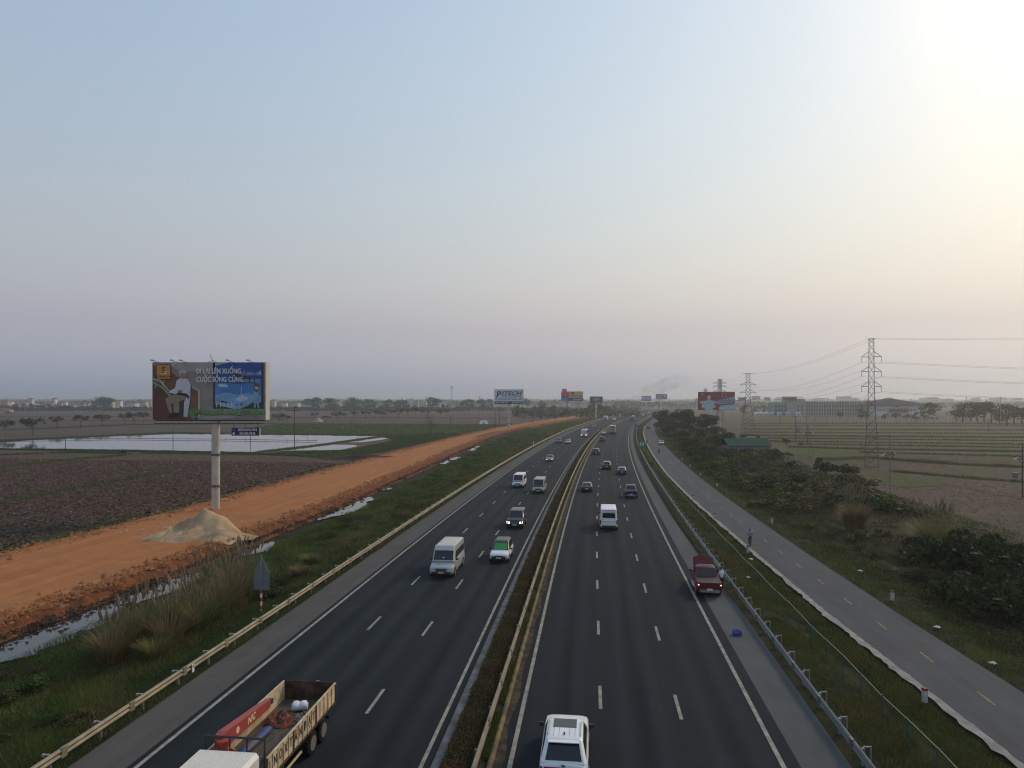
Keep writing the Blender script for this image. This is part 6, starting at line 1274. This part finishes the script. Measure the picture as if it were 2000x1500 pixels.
p = G(1254, 885, -.4); t = thing('direction_sign', 'green road sign with white square on the right verge', 'road sign', p, head(200)); GS = flat('sign green', (.02,.17,.11))
MB().box((0,0,2.55), (1.6,.05,2.2)).build('panel', GS, t); MB().box((0,-.03,2.6), (.95,.012,1.15)).build('white_square', PLATE, t); MB().box((0,-.04,2.6), (.82,.012,1.0)).build('green_square', flat('sign green dark', (.015,.12,.08)), t); text('sign_letters', 'N2', .9, (0,-.05,2.6), PLATE, t, 'CENTER', bold=.02)
for x in (-.5,.5): 
    for k in range(5): MB().cyl((x,.05,.3*k), (x,.05,.3*k+.3), .05, n=6).build('post_stripe', PLATE if k % 2 else GS, t)
p = G(1042, 873, -.1); t = thing('marker_post', 'thin white marker post behind the left guard rail', 'post', p); MB().cyl((0,0,0), (0,0,1.7), .12, .1, 8).build('post', PLATE, t); MB().cyl((0,0,1.7), (0,0,1.95), .1, .02, 8).build('cap', flat('cap green', (.05,.25,.12)), t)
p = G(1243, 838, -.1); t = thing('small_sign', 'small faded blue sign beside the far right guard rail', 'road sign', p); MB().box((0,0,1.3), (2.2,.08,2.2)).build('panel', flat('faded blue', (.12,.15,.28)), t); MB().cyl((0,.08,0), (0,.08,1.2), .06, n=6).build('post', STEEL, t)
# marker stones on both sides of the service road
RC = flat('red cap', (.17,.03,.03)); MW = mat('whitewash', (.46,.46,.44), .8, c2=(.34,.34,.32), scale=4)
for k, (px, py, lab) in enumerate(((1806,1371,'near white kilometre stone with red top on the pale strip'),(1461,1079,'white stone with dark top beside the cyclist'),(1396,1013,'white stone with dark top further along the pale strip'),(1354,976,'far white stone on the pale strip'),(1508,1022,'white marker stone on the field edge opposite the cyclist'),(1401,950,'white marker stone on the right road edge near the bend'),(1368,929,'white marker stone right edge before the bend'),(1348,912,'white marker stone right edge at the bend'),(1332,899,'white marker stone right edge beyond the bend'),(1743,1172,'white marker stone near the litter on the right road edge'))):
    p = G(px, py, -.5); t = thing('marker_stone', lab, 'marker stone', p, .2); MB().box((0,0,.3), (.2,.2,.62)).build('stone', MW, t); MB().box((0,0,.66), (.215,.215,.12)).build('cap', RC if k in (0,4,9) else flat('dark cap', (.03,.025,.025)), t)
# litter
LIT = flat('litter white', (.55,.56,.57)); k = 0
for px, py, lab in ((1830,1229,'crumpled white litter on the grass right of the service road'),(1680,1118,'scrap of pale litter in the scrub beyond the service road'),(1466,1095,'white plastic bag on the verge beside the fence'),(1261,902,'white litter on the verge below the green road sign'),(1938,1300,'small white litter at the right road edge'),(1460,1131,'scrap of white litter behind the guard rail')):
    o = rags(0,0,.24,.17,.16,20+k,10,0.0); ob = o.build('litter', LIT); ob.location = G(px, py, -.6 if px < 1900 else -.62) + Vector((0,0,.12)); tag(ob, lab, 'litter'); k += 1
# yellow hose on the dirt bank
hp = [G(715,939,-.6), G(722,941,-.55), G(728,945,-.8), G(732,949,-1.3)]; mb = MB().tube(hp, .13, 6); tag(mb.build('drain_pipe', flat('yellow pipe', (.5,.38,.2)), smooth=60), 'pale yellow drain pipe lying over the dirt road bank', 'pipe')
# ------------------------------------------------------------------ pylons, poles, wires
PYM = mat('pylon steel', (.10,.095,.092), .6, .3)
def pylon(label, loc, hgt, base_w, top_w, arms, arm_len, rz, waist=.62, flare=0.0):
    R = thing('pylon', label, 'pylon', loc, rz); mb = MB(); r = .05 + .00018*loc[1]
    def wd(z):
        t = z/hgt; return lerp(base_w, top_w*1.15, t/waist) if t < waist else lerp(top_w*1.15, top_w, (t-waist)/(1-waist))
    n = 15; zs = [hgt*(1-(1-k/n)**1.18) for k in range(n+1)]
    legm = MB()
    for sx, sy in ((1,1),(1,-1),(-1,-1),(-1,1)):
        lm = MB()
        for a, b in zip(zs[:-1], zs[1:]): lm.cyl((sx*wd(a)/2,sy*wd(a)/2,a), (sx*wd(b)/2,sy*wd(b)/2,b), r, n=4)
        lm.build('leg', PYM, R)
    for k, (a, b) in enumerate(zip(zs[:-1], zs[1:])):
        A, B = wd(a)/2, wd(b)/2
        for (x0,y0),(x1,y1) in (((1,1),(1,-1)),((1,-1),(-1,-1)),((-1,-1),(-1,1)),((-1,1),(1,1))):
            mb.cyl((x0*A,y0*A,a), (x1*B,y1*B,b), r*.55, n=3); mb.cyl((x1*A,y1*A,a), (x0*B,y0*B,b), r*.55, n=3)
            if k % 3 == 0: mb.cyl((x0*A,y0*A,a), (x1*A,y1*A,a), r*.55, n=3)
    mb.build('bracing', PYM, R); tips = []
    for z in arms:
        am = MB(); q = wd(z)/2
        for sx in (1,-1):
            tip = Vector((sx*arm_len,0,z)); tips.append(tip)
            for sy in (1,-1): am.cyl((sx*q,sy*q,z), tip, r*.75, n=4); am.cyl((sx*q,sy*q,z+hgt*.04), tip, r*.6, n=4)
        am.build('cross_arm', PYM, R)
        for sx in (1,-1): MB().cyl((sx*arm_len,0,z), (sx*arm_len,0,z-1.25), .05, .05, 5).build('insulator', mat('insulator', (.16,.13,.12), .4), R)
    MB().box((0,0,hgt), (top_w*(1.5+flare),top_w*.4,.15)).build('top_beam', PYM, R)
    Mx = Matrix.Translation(loc) @ Matrix.Rotation(rz, 4, 'Z')
    return [Mx @ (tp - Vector((0,0,1.25))) for tp in tips], [Mx @ Vector((sx*top_w*.7,0,hgt)) for sx in (1,-1)]
p1 = G(1702, 912, -1.2); T1 = pylon('tall lattice pylon standing in the field at the right', p1, 30.7, 3.0, 1.05, [19.3,22.9,26.4], 2.15, -.45)
p2 = G(1461, 848, -1.2); T2 = pylon('lattice pylon with wide top behind the green roofed shed', p2, 28.3, 6.6, 1.7, [16.2,19.4,23.0], 3.5, -.3, .55, 1.2)
p3 = Vector(((1406-1000)*520/F, 520, -1.2)); T3 = pylon('pylon rising behind the red billboard', p3, 31.0, 4.5, 1.8, [22,25.4,28], 5.5, .2)
p4 = Vector(((1378-1000)*1000/F, 1000, -1.2)); T4 = pylon('distant pylon top left of the one behind the red billboard', p4, 31.3, 6, 2.4, [22,25,28], 5.0, .2)
p0 = Vector((300, 150, -1.2)); M0 = Matrix.Translation(p0) @ Matrix.Rotation(1.2, 4, 'Z')
T0 = ([M0 @ Vector((sx*2.6,0,z)) for z in (17.5,21.0,24.4) for sx in (-1,1)], [M0 @ Vector((0,0,34)), M0 @ Vector((.8,0,32.5))])
WIRE = mat('wire', (.07,.07,.075), .5, .4)
def wire(a, b, sag, r, label, name='power_line', n=22, group='overhead power lines'):
    pts = [a.lerp(b, k/n) - Vector((0,0,4*sag*(k/n)*(1-k/n))) for k in range(n+1)]; o = MB().tube([p - a for p in pts], r, 3).build(name, WIRE); o.location = a; return tag(o, label, 'wire', group)
lv = ['lowest','middle','upper']
for k in range(6):
    sd_ = ('right','left')[k % 2]
    wire(T1[0][k], T0[0][k], 3.0, .02, f'{lv[k//2]} power line on the {sd_} arm running right out of the picture', group='lines right of the tall pylon')
    wire(T1[0][k], T2[0][k], 3.6, .024, f'{lv[k//2]} power line on the {sd_} arm between the two near pylons', group='lines between the two near pylons')
    wire(T2[0][k], T3[0][k], 3.5, .03, f'{lv[k//2]} power line on the {sd_} arm behind the red billboard', group='lines behind the red billboard')
for k in range(2):
    wire(T1[1][k], T0[1][k], 1.5, .02, f'{("front","rear")[k]} thin earth wire from the top of the tall pylon to the right', 'earth_wire', group='earth wires'); wire(T1[1][k], T2[1][k], 2.2, .022, f'{("front","rear")[k]} thin earth wire between the tops of the two near pylons', 'earth_wire', group='earth wires'); wire(T2[1][k], T3[1][k], 2, .022, f'{("front","rear")[k]} thin earth wire beyond the second pylon', 'earth_wire', group='earth wires')
POLEM = mat('concrete pole', (.24,.235,.225), .8, c2=(.19,.185,.175), scale=2, world=False); INS = mat('white insulator', (.5,.5,.48), .4); DPOLE = mat('dark pole', (.07,.065,.06), .8)
def upole(label, px, top_y, base_y, m=POLEM, arms=1, kind='', rz=.3, z=-1.2, arm=1.4):
    p = G(px, base_y, z); hgt = (base_y-top_y)*p.y/F; R = thing('utility_pole', label, 'utility pole', p, rz, 'utility poles'); r = max(.13, p.y*.00042)
    MB().cyl((0,0,-.3), (0,0,hgt), r, r*.62, 8).build('pole', m, R, smooth=60)
    for k in range(arms):
        za = hgt*(.965-.07*k) if kind != 'low' else hgt*.72
        MB().box((0,0,za), (arm*2,.12,.12)).build('cross_arm', DARKMETAL, R)
        for x in (-arm*.92,0,arm*.92): MB().cyl((x,0,za+.06), (x,0,za+.32), .07, n=6).build('insulator', INS, R)
        if kind == 'low':
            for sx in (1,-1): MB().cyl((0,0,za-.85), (sx*arm*.8,0,za-.06), .05, n=5).build('brace', DARKMETAL, R); MB().cyl((sx*arm*.98,0,za+.1), (sx*arm*1.5,.2,za-.2), .085, n=6).build('insulator', INS, R)
    if kind == 'transformer':
        MB().box((.9,0,hgt*.42), (1.5,1.0,.15)).build('platform', DARKMETAL, R); MB().box((.9,0,hgt*.42+.75), (1.2,.8,1.3)).build('transformer', mat('transformer grey', (.2,.21,.22), .6), R)
        for z_ in (.6,.75,.85): MB().box((.7,0,hgt*z_), (2.2,.12,.12)).build('cross_arm', DARKMETAL, R)
        for x in (.2,.9,1.6): MB().cyl((x,0,hgt*.85), (x,0,hgt*.85+.5), .12, n=6).build('insulator', INS, R)
    return R
for a in ((('tall dark pole rising from the pond edge right of the big billboard',575,792,882),dict(m=DPOLE,arms=2)), (('dark pole standing left of the dirt road beyond the rice field',836,784,853),dict(m=DPOLE,arms=2)), (('pair pole by the row of trees, left one',698,776,829),dict(arms=1)), (('thin pole right of the dark pole in the far field',936,773,832),dict(arms=1)), (('dark pole just left of the white billboard pole',968,803,836),dict(m=DPOLE)), (('dark pole nearest to the white billboard pole',975,803,837),dict(m=DPOLE)), (('dark pole beside the dirt road right of the white billboard',1040,795,827),dict(m=DPOLE)), (('dark pole beside the far end of the dirt road',1085.5,779,823),dict(m=DPOLE)), (('short dark pole in the pond at the left',128,854,876),dict(m=DPOLE,arms=0)), (('short dark pole in the pond left of the billboard pole',338,838,866),dict(m=DPOLE,arms=0)), (('short dark pole standing on the pond bank under the billboard',489,839,861),dict(m=DPOLE,arms=0)), (('thin pole behind the rice field',600,826,842),dict(m=DPOLE,arms=0)), (('thin short pole in the rice field',687,820,835),dict(m=DPOLE,arms=0)),
        (('concrete pole with white insulators in front of the tall pylon',1738,850,986),dict(kind='low',arm=1.0)), (('concrete pole cut by the right edge of the picture',1997,866,972),dict(kind='low',arm=1.2,m=DPOLE)), (('dark pole with a transformer beyond the shed',1554,812,864),dict(m=DPOLE,kind='transformer')), (('concrete pole with low cross arm behind the banana plant',1579,826,893),dict(kind='low',arm=1.3)), (('thin pole right of the transformer pole',1576,813,868),dict(m=DPOLE)), (('pale pole before the long school block',1593,817,842),dict()), (('tall thin pole in front of the school block',1616,777,830),dict()), (('thin pole left of the school block',1523,808,825),dict(m=DPOLE)), (('pole in front of the white hall',1779,778,823),dict()), (('concrete pole before the trees at the right',1888,775,826),dict()), (('concrete pole by the trees near the right edge',1954,774,832),dict()), (('thin pole in the far right field',1930,818,846),dict(m=DPOLE,arms=0)), (('pole in the thicket in front of the grey billboard',1287,783,824),dict(m=DPOLE,arm=3)), (('hazy pole left of the smoke',1213,777,800),dict()), (('hazy pole right of the smoke',1230,779,800),dict())):
    upole(*a[0], **a[1])
# stake and meter box in the right field
p = G(1845,1005,-1.2); t = thing('wooden_stake', 'dark wooden stake in the grass above the plumed reeds', 'stake', p); MB().cyl((0,0,-.1), (-.25,0,2.2), .07, .05, 6).build('shaft', BARK, t); MB().box((-.18,0,1.7), (.2,.08,.08)).build('peg', BARK, t)
p = G(1983,940,-1.2); t = thing('meter_cabinet', 'small grey cabinet on a post near the right edge', 'cabinet', p); MB().box((0,0,1.1), (.9,.5,1.0)).build('cabinet', GREYC, t); MB().box((0,0,1.66), (1.1,.7,.1)).build('lid', MAROON, t); MB().cyl((0,0,0), (0,0,.6), .08, n=6).build('post', STEEL, t)
# pond fence: stakes with a rail
t = thing('pond_fence', 'low dark fence line standing across the pond', 'fence', G(0,861,-1.2)); b0 = G(0,861,-1.2); mb = MB(); pts = [G(x,y,-1.2) for x, y in ((-200,864),(60,860),(230,857.5),(440,859.5),(560,861.5),(620,862))]
for a, b in zip(pts[:-1], pts[1:]): mb.cyl(a-b0+Vector((0,0,.35)), b-b0+Vector((0,0,.35)), .09, n=4)
mb.build('rail', DPOLE, t)
for a, b in zip(pts[:-1], pts[1:]):
    for k in range(3): c = a.lerp(b, k/3)-b0; MB().cyl(c, c+Vector((0,0,1.1)), .06, n=5).build('stake', DPOLE, t)
# telecom mast
p = G(882.5, 803, -1.2); t = thing('radio_mast', 'slender hazy radio mast above the village houses', 'mast', p); hgt = (803-755)*p.y/F; mb = MB()
for sx, sy in ((.5,.3),(-.5,.3),(0,-.6)): mb.cyl((sx,sy,0), (sx*.6,sy*.6,hgt), .14, n=4)
mb.build('lattice_shaft', mat('mast grey', (.3,.3,.31), .6), t); MB().cyl((0,0,hgt-2), (0,0,hgt+.6), .9, n=8).build('antenna_ring', mat('mast grey', (.3,.3,.31), .6), t)
# ------------------------------------------------------------------ buildings
WPAL = {'cream': (.55,.50,.40), 'white': (.62,.62,.60), 'yellow': (.58,.44,.20), 'pink': (.50,.36,.30), 'grey': (.34,.34,.33), 'tan': (.45,.37,.28)}
RPAL = {'red tiled': (.24,.09,.065), 'grey': (.2,.2,.2), 'flat': None, 'rusty': (.22,.12,.085)}
WINM = mat('window pane', (.05,.06,.07), .2)
def house(label, loc, w, d, st, wall, roof, rz=0.0, name='house'):
    R = thing(name, label, 'house', loc, rz, 'village houses'); h = 3.3*st
    MB().box((0,0,h/2), (w,d,h)).build('wall', mat('wall ' + wall, WPAL[wall], .85, c2=tuple(x*.85 for x in WPAL[wall]), scale=.3), R)
    if RPAL[roof]:
        rm = mat('roof ' + roof, RPAL[roof], .85, c2=tuple(x*.75 for x in RPAL[roof]), scale=.6); e = .5
        MB().add([(-w/2-e,-d/2-e,h+.003),(w/2+e,-d/2-e,h+.003),(w/2+e,d/2+e,h+.003),(-w/2-e,d/2+e,h+.003),(-w/2+w*.22,0,h+d*.28),(w/2-w*.22,0,h+d*.28)], [(0,1,5,4),(1,2,5),(2,3,4,5),(3,0,4),(3,2,1,0)]).build('roof', rm, R)
    else:
        MB().box((0,0,h+.2), (w+.5,d+.5,.4)).build('parapet', mat('wall ' + wall, WPAL[wall], .85), R); MB().box((w*.2,d*.15,h+1.3), (w*.4,d*.4,2.2)).build('stair_head', mat('wall white', WPAL['white'], .85), R)
    nw = max(2, int(w/3.2))
    for s_ in range(st):
        for k in range(nw):
            x = -w/2+w*(k+.5)/nw; MB().box((x,-d/2-.03,3.3*s_+1.8), (1.2,.08,1.5)).build('window', WINM, R)
        if st > 1 and s_: MB().box((0,-d/2-.5,3.3*s_), (w*.9,1.0,.18)).build('balcony', mat('wall white', WPAL['white'], .85), R)
    MB().box((w*.18,-d/2-.04,1.1), (1.1,.1,2.2)).build('door', mat('door wood', (.15,.08,.05), .7), R)
    return R
hs = [(10,799,2,'pink','rusty',14,0),(22,797,2,'white','flat',8,0),(32,799,1,'tan','red tiled',14,0),(48,796,2,'pink','red tiled',11,0),(60,794,3,'cream','red tiled',10,0),(66,799,1,'cream','flat',22,0),(92,795,2,'tan','red tiled',14,0),(100,797,2,'pink','red tiled',12,0),(107,796,3,'white','red tiled',7,0),(118,797,2,'grey','red tiled',9,0),(128,798,2,'white','flat',6,0),(140,797,1,'tan','red tiled',14,0),(164,800,1,'grey','red tiled',9,0),(175,801,2,'white','flat',5,0),(200,795,2,'tan','red tiled',12,0),(219,795,3,'yellow','red tiled',8,0),(234,797,2,'white','red tiled',8,0),(262,799,2,'white','red tiled',16,0),(284,797,2,'yellow','flat',8,0),(293,795,2,'grey','flat',9,0),(534,797,2,'cream','red tiled',9,0),(556,798,2,'white','red tiled',10,0),(581,799,2,'white','red tiled',8,0),(634,797,3,'white','red tiled',7,0),(661,797,2,'grey','red tiled',8,0),(716,801,1,'grey','flat',7,0),(773,797,2,'cream','flat',9,0),(786,797,2,'white','red tiled',7,0),(801,798,4,'white','flat',12,0),(813,796,3,'grey','red tiled',9,0),(827,798,3,'cream','flat',14,0),(846,797,3,'cream','red tiled',12,0),(866,799,2,'white','red tiled',13,0),(895,800,3,'tan','flat',11,0),(907,797,2,'pink','red tiled',9,0),(919,800,3,'cream','red tiled',12,0),(940,800,4,'cream','flat',9,0),(955,797,3,'white','flat',9,0),(969,800,3,'white','flat',8,0),(1005,799,2,'white','red tiled',8,0)]
for k, (px, py, st, wl, rf, w_, _) in enumerate(hs):
    st = st + 1 if k % 4 else min(st + 2, 5)
    p = G(px, py, -1.3) if py < 790 else Vector(((px-1000)*(1000+(803-py)*38)/F, 1000+(803-py)*38, -1.3))
    house(f'{wl} {["","single","two","three","four","five"][st]} storey house with {rf} roof, {ORD[k]} from the left in the village', p, w_*p.y/F*.95, 9, st, wl, rf, random.uniform(-.25,.25))
house('low pink brick farm shed at the far left edge of the fields', G(8,806,-1.3), 17, 8, 1, 'pink', 'rusty', .1, 'farm_shed')
# green roofed shed in the thicket
t = thing('shed', 'long shed with green sheet roof half hidden in the thicket', 'shed', Vector(((1463-1000)*200/F, 203, -1.2)), .02); GRM = mat('green sheet roof', (.022,.062,.048), .8, c2=(.032,.078,.06), scale=.7); wl_ = 12.6
MB().box((0,0,1.5), (wl_-.4,6,3.0)).build('wall', mat('shed wall', (.22,.23,.24), .8), t)
for k in range(14):
    x = -wl_/2 + wl_*(k+.5)/14; MB().hexa([(x-wl_/28+.01,-3.6,3.0),(x+wl_/28-.01,-3.6,3.0),(x+wl_/28-.01,.0,5.1),(x-wl_/28+.01,0,5.1),(x-wl_/28+.01,-3.6,3.07),(x+wl_/28-.01,-3.6,3.07),(x+wl_/28-.01,0,5.17),(x-wl_/28+.01,0,5.17)]).build('roof_sheet', GRM, t)
    MB().hexa([(x-wl_/28+.01,3.6,3.0),(x+wl_/28-.01,3.6,3.0),(x+wl_/28-.01,.01,5.1),(x-wl_/28+.01,.01,5.1),(x-wl_/28+.01,3.6,3.07),(x+wl_/28-.01,3.6,3.07),(x+wl_/28-.01,.01,5.17),(x-wl_/28+.01,.01,5.17)]).build('roof_sheet', GRM, t)
MB().box((-wl_/2-1.6,-1,2.3), (3.6,3.4,.08)).build('lean_to_roof', GRM, t); MB().box((3,-3.03,1.1), (1.2,.06,2.1)).build('door', DARKMETAL, t)
for x in (-4,-1.5,.8,5): MB().box((x,-3.03,1.9), (1.1,.06,.8)).build('window', WINM, t)
# school
def block(R, x0, x1, z0, z1, y, m, dep=14, nm='wall'): return MB().box(((x0+x1)/2, y+dep/2, (z0+z1)/2), (x1-x0, dep, z1-z0)).build(nm, m, R)
D = 700.; X = lambda px: (px-1000)*D/F; Z = lambda py: H-(py-YH)*D/F
TEAL = mat('teal wall', (.20,.29,.31), .8, c2=(.17,.25,.27), scale=.2); CREAMW = mat('cream wall', (.40,.36,.28), .8, c2=(.34,.30,.24), scale=.2); PALEW = mat('pale wall', (.52,.54,.55), .8); BR = mat('beam cream', (.42,.38,.30), .8)
t = thing('school_block', 'long teal and cream three storey school block with a stair tower', 'school', (0, D, -1.3)); dz = 1.3
block(t, X(1509), X(1536), 0, Z(786.5)+dz, 0, TEAL); block(t, X(1536), X(1553), 0, Z(777)+dz, -2, mat('tower wall', (.28,.36,.39), .8)); block(t, X(1553), X(1572), 0, Z(779)+dz, 0, CREAMW); block(t, X(1535), X(1557), Z(778.5)+dz+.003, Z(774.5)+dz, 0, TEAL, 10, 'tower_top'); block(t, X(1572.2), X(1683), 0, Z(785.5)+dz, 1, TEAL)
MB().box((X(1627),7,Z(785)+dz+.35), (X(1684)-X(1571),16,.6)).build('eaves', BR, t); MB().box((X(1540),-2.2,Z(777)+dz+.25), (X(1572)-X(1530),14,.45)).build('eaves', BR, t)
for k in range(22):
    x = X(1574)+k*(X(1680)-X(1574))/21; MB().box((x,.8,(Z(785.5)+dz)/2), (.7,.5,Z(785.5)+dz)).build('pilaster', BR, t)
    if k < 21:
        for s_ in range(3): MB().box((x+1.3,.95,2.2+s_*3.6), (1.7,.2,2.2)).build('window', WINM, t)
for k in range(4):
    for s_ in range(3): MB().box((X(1511)+2+k*3.2,-.06,2.2+s_*3.6), (2.2,.2,2.2)).build('window', WINM, t)
for k in range(2):
    for s_ in range(3): MB().box((X(1556)+1.5+k*4,-.06,2.2+s_*3.6), (2.0,.2,1.8)).build('window', WINM, t)
t = thing('sports_hall', 'white sports hall with broad dark blue hipped roof', 'hall', (0, D-20, -1.3)); D2 = D-20; X2 = lambda px: (px-1000)*D2/F
block(t, X2(1709), X2(1796), 0, 11.0, 0, PALEW, 34); block(t, X2(1796.2), X2(1806), 0, 10.6, .5, mat('ochre pier', (.52,.45,.28), .8), 30, 'side_bay')
x0, x1, xr = X2(1700), X2(1811), X2(1752); MB().add([(x0,-4,11.01),(x1,-4,11.01),(x1,38,11.01),(x0,38,11.01),(xr-3,15,17.2),(xr+3,15,17.2)], [(0,1,5,4),(1,2,5),(2,3,4,5),(3,0,4),(3,2,1,0)]).build('roof', mat('dark blue roof', (.012,.016,.036), .9), t)
block(t, X2(1733), X2(1773), .5, 8.2, -2, mat('porch cream', (.40,.34,.26), .8), 3, 'porch'); MB().box(((X2(1733)+X2(1773))/2,-2.08,5.6), (X2(1772)-X2(1734),.2,3.6)).build('window_band', WINM, t); MB().box((X2(1752),-.06,9.7), (3,.15,1.6)).build('emblem', MAROON, t)
for px in (1715.5,1719.5,1723.5,1727.5,1776.5,1780.5,1784.5,1788.5): MB().box((X2(px),-.06,6.0), (1.2,.15,1.5)).build('window', WINM, t)
for px in (1798,1801.5,1804.5): MB().box((X2(px),.42,6), (.8,.15,9)).build('window', mat('pane dark', (.12,.11,.1), .4), t)
for px, py0, py1, w_, dd, c, lab in ((1700,783,812,12,760,'grey','plain grey annex between the school block and the hall'), (1825,814,822,18,560,'tan','small tan gate house before the trees at the right'), (1881,818,824,14,520,'yellow','small yellow kiosk before the trees at the right')):
    a, b = at(px, py1, dd), at(px, py0, dd); t = thing('annex', lab, 'building', (a.x, dd, -1.3)); hh = b.z+1.3; ww = w_*dd/F; MB().box((0,4,hh/2), (ww,8,hh)).build('wall', mat('wall ' + c, WPAL[c], .85), t); MB().box((0,4,hh+.15), (ww+.8,9,.3)).build('roof', mat('slab', (.3,.3,.3), .8), t)
    for k in range(max(1,int(ww/3))): MB().box((-ww/2+ww*(k+.5)/max(1,int(ww/3)),-.03,min(1.8,hh*.6)), (1.0,.08,1.1)).build('window', WINM, t)
# balustrade wall
t = thing('boundary_wall', 'long pale boundary wall with posts along the far right field', 'wall', G(1620,826,-1.25)); b0 = G(1620,826,-1.25); e0, e1 = G(1560,825.5,-1.25)-b0, G(1932,827.5,-1.25)-b0; nn = 62; WPM = mat('wall post', (.40,.39,.36), .85); pb = None
for k in range(nn+1):
    c = e0.lerp(e1, k/nn)
    if pb is None: pb = MB().box((0,0,.8), (.9,.5,1.6)).build('post', WPM, t); o = pb
    else: o = pb.copy(); COL.objects.link(o)
    o.location = c
mb = MB(); d = (e1-e0); L_ = d.length; rz_ = math.atan2(d.y, d.x); mb.box((e0+e1)/2+Vector((0,0,.35)), (L_,.25,.6), rz_); mb.build('low_wall', mat('wall dark', (.16,.15,.14), .85), t)
# white site sheds left of the school
for k, (px, w_) in enumerate(((1477,8),(1486,7),(1496,9),(1506,8),(1522,10),(1538,9),(1558,12))):
    p = G(px, 812.5, -1.25); t = thing('site_shed', f'{ORD[k]} low white shed from the left in front of the school', 'shed', p, 0, 'white sheds before the school'); ww = w_*p.y/F*.8; MB().box((0,0,1.3), (ww,4,2.6)).build('wall', PALEW, t); MB().add([(-ww/2-.3,-2.3,2.61),(ww/2+.3,-2.3,2.61),(ww/2+.3,2.3,2.61),(-ww/2-.3,2.3,2.61),(-ww/2-.3,0,3.8),(ww/2+.3,0,3.8)], [(0,1,5,4),(2,3,4,5),(1,2,5),(3,0,4),(3,2,1,0)]).build('roof', mat('pale roof', (.45,.46,.47), .7), t); MB().box((0,-2.03,1.2), (1.2,.06,1.6)).build('door', WINM, t)
# small white things in the fields
p = G(945, 828, -1.2); t = thing('field_tent', 'small white tent shelter at the edge of the far field', 'tent', p); MB().add([(-3,-2,0),(3,-2,0),(3,2,0),(-3,2,0),(-2,0,2.4),(2,0,2.4)], [(0,1,5,4),(1,2,5),(2,3,4,5),(3,0,4),(3,2,1,0)]).build('canopy', PALEW, t); MB().box((0,-1.98,.5), (.9,.1,1)).build('opening', WINM, t)
# city silhouettes on the right horizon
for k, (px, y0, w_, d) in enumerate(((1520,778,14,2300),(1545,777,10,2500),(1600,777.5,20,2400),(1648,774,26,2300),(1665,777,18,2600),(1735,776.5,12,2500),(1810,777,22,2100),(1822,776,16,2000),(1850,779,18,1900),(1905,777,12,2200),(1945,777.5,20,2100),(1958,778,10,2300),(1985,778,16,2200),(1370,779,14,2400),(1345,780,10,2500),(1110,780,14,2300),(1070,780,10,2400))):
    a = at(px, y0, d); hh = a.z + 1.3; ww = w_*d/F; t = thing('city_building', f'{ORD[k]} hazy distant city building on the horizon', 'building', (a.x, d, -1.3), 0, 'hazy city buildings on the horizon'); MB().box((0,0,hh/2), (ww,18,hh)).build('wall', mat('city wall', (.42,.41,.39), .85), t); MB().box((ww*.15,0,hh+.5), (ww*.3,6,1.0)).build('roof_room', mat('city wall', (.42,.41,.39), .85), t)
    nf = max(2, int(hh/5))
    for f_ in range(nf): MB().box((0,-9.1,hh*(f_+.5)/nf), (ww*.86,.3,hh/nf*.35)).build('window_band', WINM, t)
# ------------------------------------------------------------------ air: haze box and the smoke plume inside it
hb = MB().box((200, 3030, 28.5), (11200, 6900, 63)).build('haze', None)
hm_ = bpy.data.materials.new('haze air'); hm_.use_nodes = True; n = hm_.node_tree; n.nodes.remove(n.nodes['Principled BSDF'])
vol = n.nodes.new('ShaderNodeVolumePrincipled'); vol.inputs['Density'].default_value = .00027; vol.inputs['Color'].default_value = (.92,.95,.98,1); vol.inputs['Anisotropy'].default_value = .58
n.links.new(vol.outputs[0], n.nodes['Material Output'].inputs['Volume']); hb.data.materials.append(hm_); tag(hb, kind='stuff')

sm = MB(); ks = [(1216,784,5),(1228,777,9),(1245,769,12),(1270,761,15),(1300,752,17),(1330,744,15),(1350,740,9)]; D_ = 1050.; rings = []
c0 = at(1216, 784, D_); c0.z = -1.0
for px, py, r in ks:
    c = at(px, py, D_) - c0; rings.append([(c.x + r*.55*math.cos(6.283*i/12), c.y + r*1.1*math.sin(6.283*i/12), c.z + r*.85*math.cos(6.283*i/12+.6)) for i in range(12)])
sm.loft(rings); so_ = sm.build('smoke', None); so_.location = c0
mm = bpy.data.materials.new('smoke air'); mm.use_nodes = True; n = mm.node_tree; n.nodes.remove(n.nodes['Principled BSDF'])
v2 = n.nodes.new('ShaderNodeVolumePrincipled'); v2.inputs['Color'].default_value = (.30,.30,.31,1); v2.inputs['Anisotropy'].default_value = .2
nz_ = n.nodes.new('ShaderNodeTexNoise'); nz_.inputs['Scale'].default_value = .07; nz_.inputs['Detail'].default_value = 4; ge = n.nodes.new('ShaderNodeNewGeometry'); n.links.new(ge.outputs['Position'], nz_.inputs['Vector'])
rp_ = n.nodes.new('ShaderNodeMapRange'); rp_.inputs['From Min'].default_value = .46; rp_.inputs['From Max'].default_value = .75; rp_.inputs['To Max'].default_value = .04; n.links.new(nz_.outputs[0], rp_.inputs['Value']); n.links.new(rp_.outputs[0], v2.inputs['Density'])
n.links.new(v2.outputs[0], n.nodes['Material Output'].inputs['Volume']); so_.data.materials.append(mm); tag(so_, 'thin grey smoke drifting right from a field fire beyond the highway bend', 'smoke', kind='stuff')
